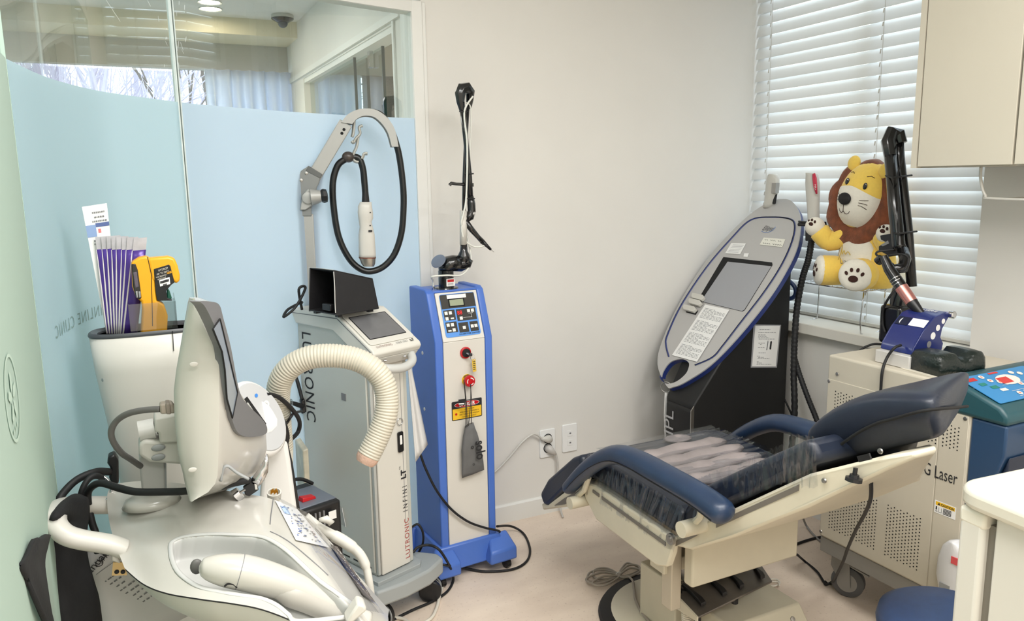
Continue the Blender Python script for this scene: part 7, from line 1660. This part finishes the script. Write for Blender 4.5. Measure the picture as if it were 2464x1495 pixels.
# ================================================================ BLACK BAG, MANUAL
M_cloth = mat('black_cloth', (22, 22, 24), .9, noise=.15, nscale=14, bump=.15, bscale=160)
bgp = thing('black_bag', 'black cloth bag draped over the white rear handle', 'bag', P(150, 1400, y=1.50))
def drape(nm, rowspx, th_, seed):
    rnd = random.Random(seed); rows = []
    for i, r_ in enumerate(rowspx):
        pts = [P(a, b, y=c_) for a, b, c_ in r_]; d = cr(pts, 4)
        rows.append([p+V((0, .005*math.sin(i*1.1+j*.9), 0)) for j, p in enumerate(d)])
    fin = [list(x) for x in zip(*[cr([r_[j] for r_ in rows], 4) for j in range(len(rows[0]))])]
    return obj(nm, G().sheet(fin), M_cloth, bgp, smooth=True, solid=th_)
drape('front_drape', [[(140, 1225, 1.60), (155, 1205, 1.64), (185, 1195, 1.66), (205, 1194, 1.67)], [(128, 1238, 1.47), (148, 1212, 1.51), (178, 1197, 1.56), (210, 1200, 1.585)], [(122, 1250, 1.445), (143, 1240, 1.455), (176, 1232, 1.53), (212, 1225, 1.575)], [(117, 1262, 1.49), (140, 1262, 1.50), (175, 1255, 1.53), (211, 1250, 1.56)], [(116, 1290, 1.485), (135, 1275, 1.50), (175, 1285, 1.515), (208, 1280, 1.54)], [(112, 1310, 1.485), (140, 1330, 1.50), (175, 1340, 1.51), (212, 1345, 1.53)], [(105, 1350, 1.48), (135, 1385, 1.485), (180, 1400, 1.49), (226, 1400, 1.51)], [(118, 1420, 1.475), (150, 1445, 1.475), (190, 1450, 1.48), (236, 1440, 1.50)], [(140, 1530, 1.47), (170, 1540, 1.465), (210, 1540, 1.47), (245, 1520, 1.49)]], .006, 1)
drape('back_flap', [[(118, 1288, 1.423), (100, 1292, 1.261), (84, 1298, 1.216), (76, 1304, 1.198)], [(112, 1312, 1.414), (92, 1322, 1.234), (72, 1332, 1.180), (60, 1340, 1.152)], [(108, 1345, 1.404), (85, 1352, 1.216), (62, 1356, 1.152), (46, 1362, 1.120)], [(112, 1390, 1.404), (95, 1400, 1.234), (75, 1405, 1.180), (62, 1398, 1.143)], [(130, 1500, 1.404), (122, 1508, 1.345), (110, 1505, 1.297), (100, 1480, 1.180)], [(150, 1560, 1.404), (148, 1560, 1.365), (144, 1560, 1.326), (138, 1555, 1.297)]], .006, 2)
mn = thing('manual_sheet', 'white laminated manual page with slanted print hanging behind the machine', 'paper', P(330, 1430, y=1.66))
mq = [(205, 1330), (330, 1262), (480, 1470), (255, 1580)]; ym = 1.63
def MS(u, v, d=0):
    a, b = P(*mq[0], y=ym), P(*mq[1], y=ym+.01); e_, c_ = P(*mq[3], y=ym-.01), P(*mq[2], y=ym); return a.lerp(e_, v).lerp(b.lerp(c_, v), u)+V((0, -d, 0))
obj('sheet', G().sheet([[MS(u/6, v/6) for u in range(7)] for v in range(7)]), mat('manual_paper', (206, 205, 204), .5), mn, smooth=True, solid=.001)
mu = (P(240, 1365, y=ym)-P(225, 1382, y=ym)).normalized(); mv = V((-mu.z, 0, mu.x))
text('lettering', 'Manual', .022, P(203, 1400, y=ym-.003), mu, mv, M_ink, mn); text('lettering', 'SHURINK', .014, P(245, 1357, y=ym-.003), mu, mv, M_ink, mn)
oc = P(239, 1356, y=ym-.003); obj('info_ring', ring_on(lambda a, b: oc+V((a, 0, b)), .0055, .007, 1, 18), M_ink, mn); text('info_mark', 'i', .009, oc+V((-.001, 0, -.003)), (1, 0, 0), (0, 0, 1), M_ink, mn)
g = G(); a_, b_ = P(226, 1388, y=ym-.002), P(276, 1352, y=ym-.002); nrm2 = V((0, 0, .0012)); g.poly([a_, b_, b_+nrm2, a_+nrm2])
for k in range(13):
    px0, py0 = 238+5.5*k, 1412+12.5*k*.98; n_w = 9 if k not in (2, 8, 9) else 5
    for j in range(n_w):
        px, py = px0+11*j+random.uniform(-1, 1), py0-7.6*j
        if py > 1560: continue
        w2 = random.uniform(5, 9); q0, q1 = P(px, py, y=ym-.002), P(px+w2, py-w2*.69, y=ym-.002); u2 = V((-.0015, 0, .0022)); g.poly([q0, q1, q1+u2, q0+u2])
obj('print', g, M_greyink, mn)['kind'] = 'stuff'
# ================================================================ CORDS ON THE FLOOR
def cord(lab, pts, r_, m=M_rubber, k=8, nm='floor_cable'):
    p_ = [P(a[0], a[1], z=a[2]) if len(a) == 3 and not isinstance(a, V) else V(a) for a in pts]
    return tag(obj(nm, G().tube(cr(p_, k), r_, 8), m, None, smooth=True, org=p_[0]), lab, 'cable')
cord('black cable hanging from the blue laser side across its front to base', [PD(a, b, (.879, 2.345), 4) for a, b in ((1012, 1095), (1025, 1130), (1050, 1180), (1085, 1225), (1125, 1255), (1165, 1270), (1197, 1277), (1203, 1281))][:], .0042)
cord('black cable looping from blue laser round its right foot and back across floor', [(1196, 1267, .09), (1230, 1267, .03), (1260, 1285, .006), (1275, 1320, .006), (1268, 1350, .006), (1235, 1370, .006), (1170, 1376, .006), (1110, 1366, .02), (1075, 1361, .10), (1055, 1357, .10), (1035, 1352, .10)], .0045)
cord('black cable bowing from the grey machine base over floor to lower left', [(994, 1330, .17), (1005, 1318, .18), (1030, 1312, .18), (1055, 1322, .17), (1075, 1350, .12), (1088, 1378, .05), (1090, 1400, .006), (1075, 1425, .006), (1040, 1448, .006), (990, 1470, .006), (940, 1495, .006), (900, 1515, .006)], .0045)
cord('black cable loop standing between the grey and blue machines', [(990, 1270, .25), (1005, 1262, .26), (1017, 1280, .23), (1018, 1305, .17), (1010, 1325, .13), (1000, 1340, .10)], .004)
cord('white cable trailing from the grey machine castor towards the foreground', [(1060, 1385, .05), (1066, 1405, .007), (1058, 1435, .007), (1050, 1465, .007), (1035, 1490, .007), (1000, 1505, .007), (970, 1490, .007), (945, 1488, .007), (920, 1500, .007)], .0055, mat('white_cord', (222, 216, 202), .45))
cord('black cable lying on the floor between chair and cream laser castor', [(1918, 1335, .10), (1935, 1350, .008), (1965, 1375, .008), (1982, 1400, .008), (1990, 1407, .008), (2012, 1390, .03), (2020, 1350, .09)], .0042)
cord('black cable hanging from the chair back down to the floor by castor', [P(2096, 1160, x=1.32), P(2095, 1200, x=1.35), P(2082, 1235, x=1.42), P(2060, 1275, x=1.52), P(2040, 1320, x=1.66), P(2025, 1360, x=1.80), P(2000, 1405, z=.008), P(1985, 1400, z=.008)], .0042)
cord('black cable along the floor under laser cabinet left edge', [(1916, 1310, .006), (1945, 1300, .006), (1975, 1293, .006), (2010, 1290, .006)], .005)
cord('grey cable curving on floor behind the chair motor box', [(1928, 1235, .10), (1940, 1265, .02), (1960, 1290, .008), (1985, 1310, .008), (2010, 1322, .008)], .004, mat('grey_cord', (150, 148, 146), .5))
# coiled grey cord by the chair base
cl = thing('coiled_cord', 'tied bundle of grey cord lying by the black rim of chair base', 'cable', P(1470, 1385, z=.01))
M_gc = mat('warm_grey_cord', (164, 154, 142), .5)
for k, (a, b, c_, d) in enumerate((((1488, 1385), (1455, 1372), (1420, 1378), (1416, 1398)), ((1488, 1386), (1450, 1378), (1412, 1392), (1422, 1404)), ((1489, 1387), (1450, 1388), (1425, 1404), (1445, 1410)), ((1487, 1384), (1460, 1368), (1432, 1372), (1430, 1390)), ((1490, 1385), (1510, 1362), (1535, 1362), (1538, 1376)), ((1490, 1386), (1515, 1368), (1540, 1372), (1530, 1382)), ((1489, 1385), (1505, 1358), (1520, 1358), (1540, 1370)))):
    zz = .010+.006*(k % 3); m1 = ((d[0]+1489)/2, (d[1]+1386)/2+6)
    obj('loop', G().tube(cr([P(*p, z=zz) for p in (a, b, c_, d, m1)], 6, True), .0038, 7, closed=True), M_gc, cl, smooth=True)
obj('tie', G().tube([P(1489, 1385, z=.018)+V((.012*math.cos(a), .004*math.sin(a), .010*math.sin(a))) for a in [2*PI*k/12 for k in range(12)]], .0015, 5, closed=True), M_paper, cl)
cord('grey cord running from the tied bundle over the chair base plate', [(1492, 1387, .016), (1510, 1388, .02), (1522, 1398, .034), (1526, 1420, .034), (1530, 1445, .034), (1545, 1475, .034), (1565, 1500, .034)], .0042, M_gc)
cord('white cord coil lying on the floor behind the pedal plate', [(1838, 1408, .008), (1850, 1396, .008), (1868, 1395, .008), (1876, 1404, .008), (1862, 1411, .008), (1845, 1408, .01), (1856, 1400, .012), (1872, 1402, .012), (1875, 1410, .012)], .0032, mat('white_cord', (222, 216, 202), .45))
cord('pale cord plugged into the chair front housing', [V((1.60, 1.47, .056)), V((1.62, 1.44, .056)), V((1.63, 1.40, .03)), V((1.60, 1.36, .008)), V((1.55, 1.33, .006))], .006, mat('white_cord', (222, 216, 202), .45))
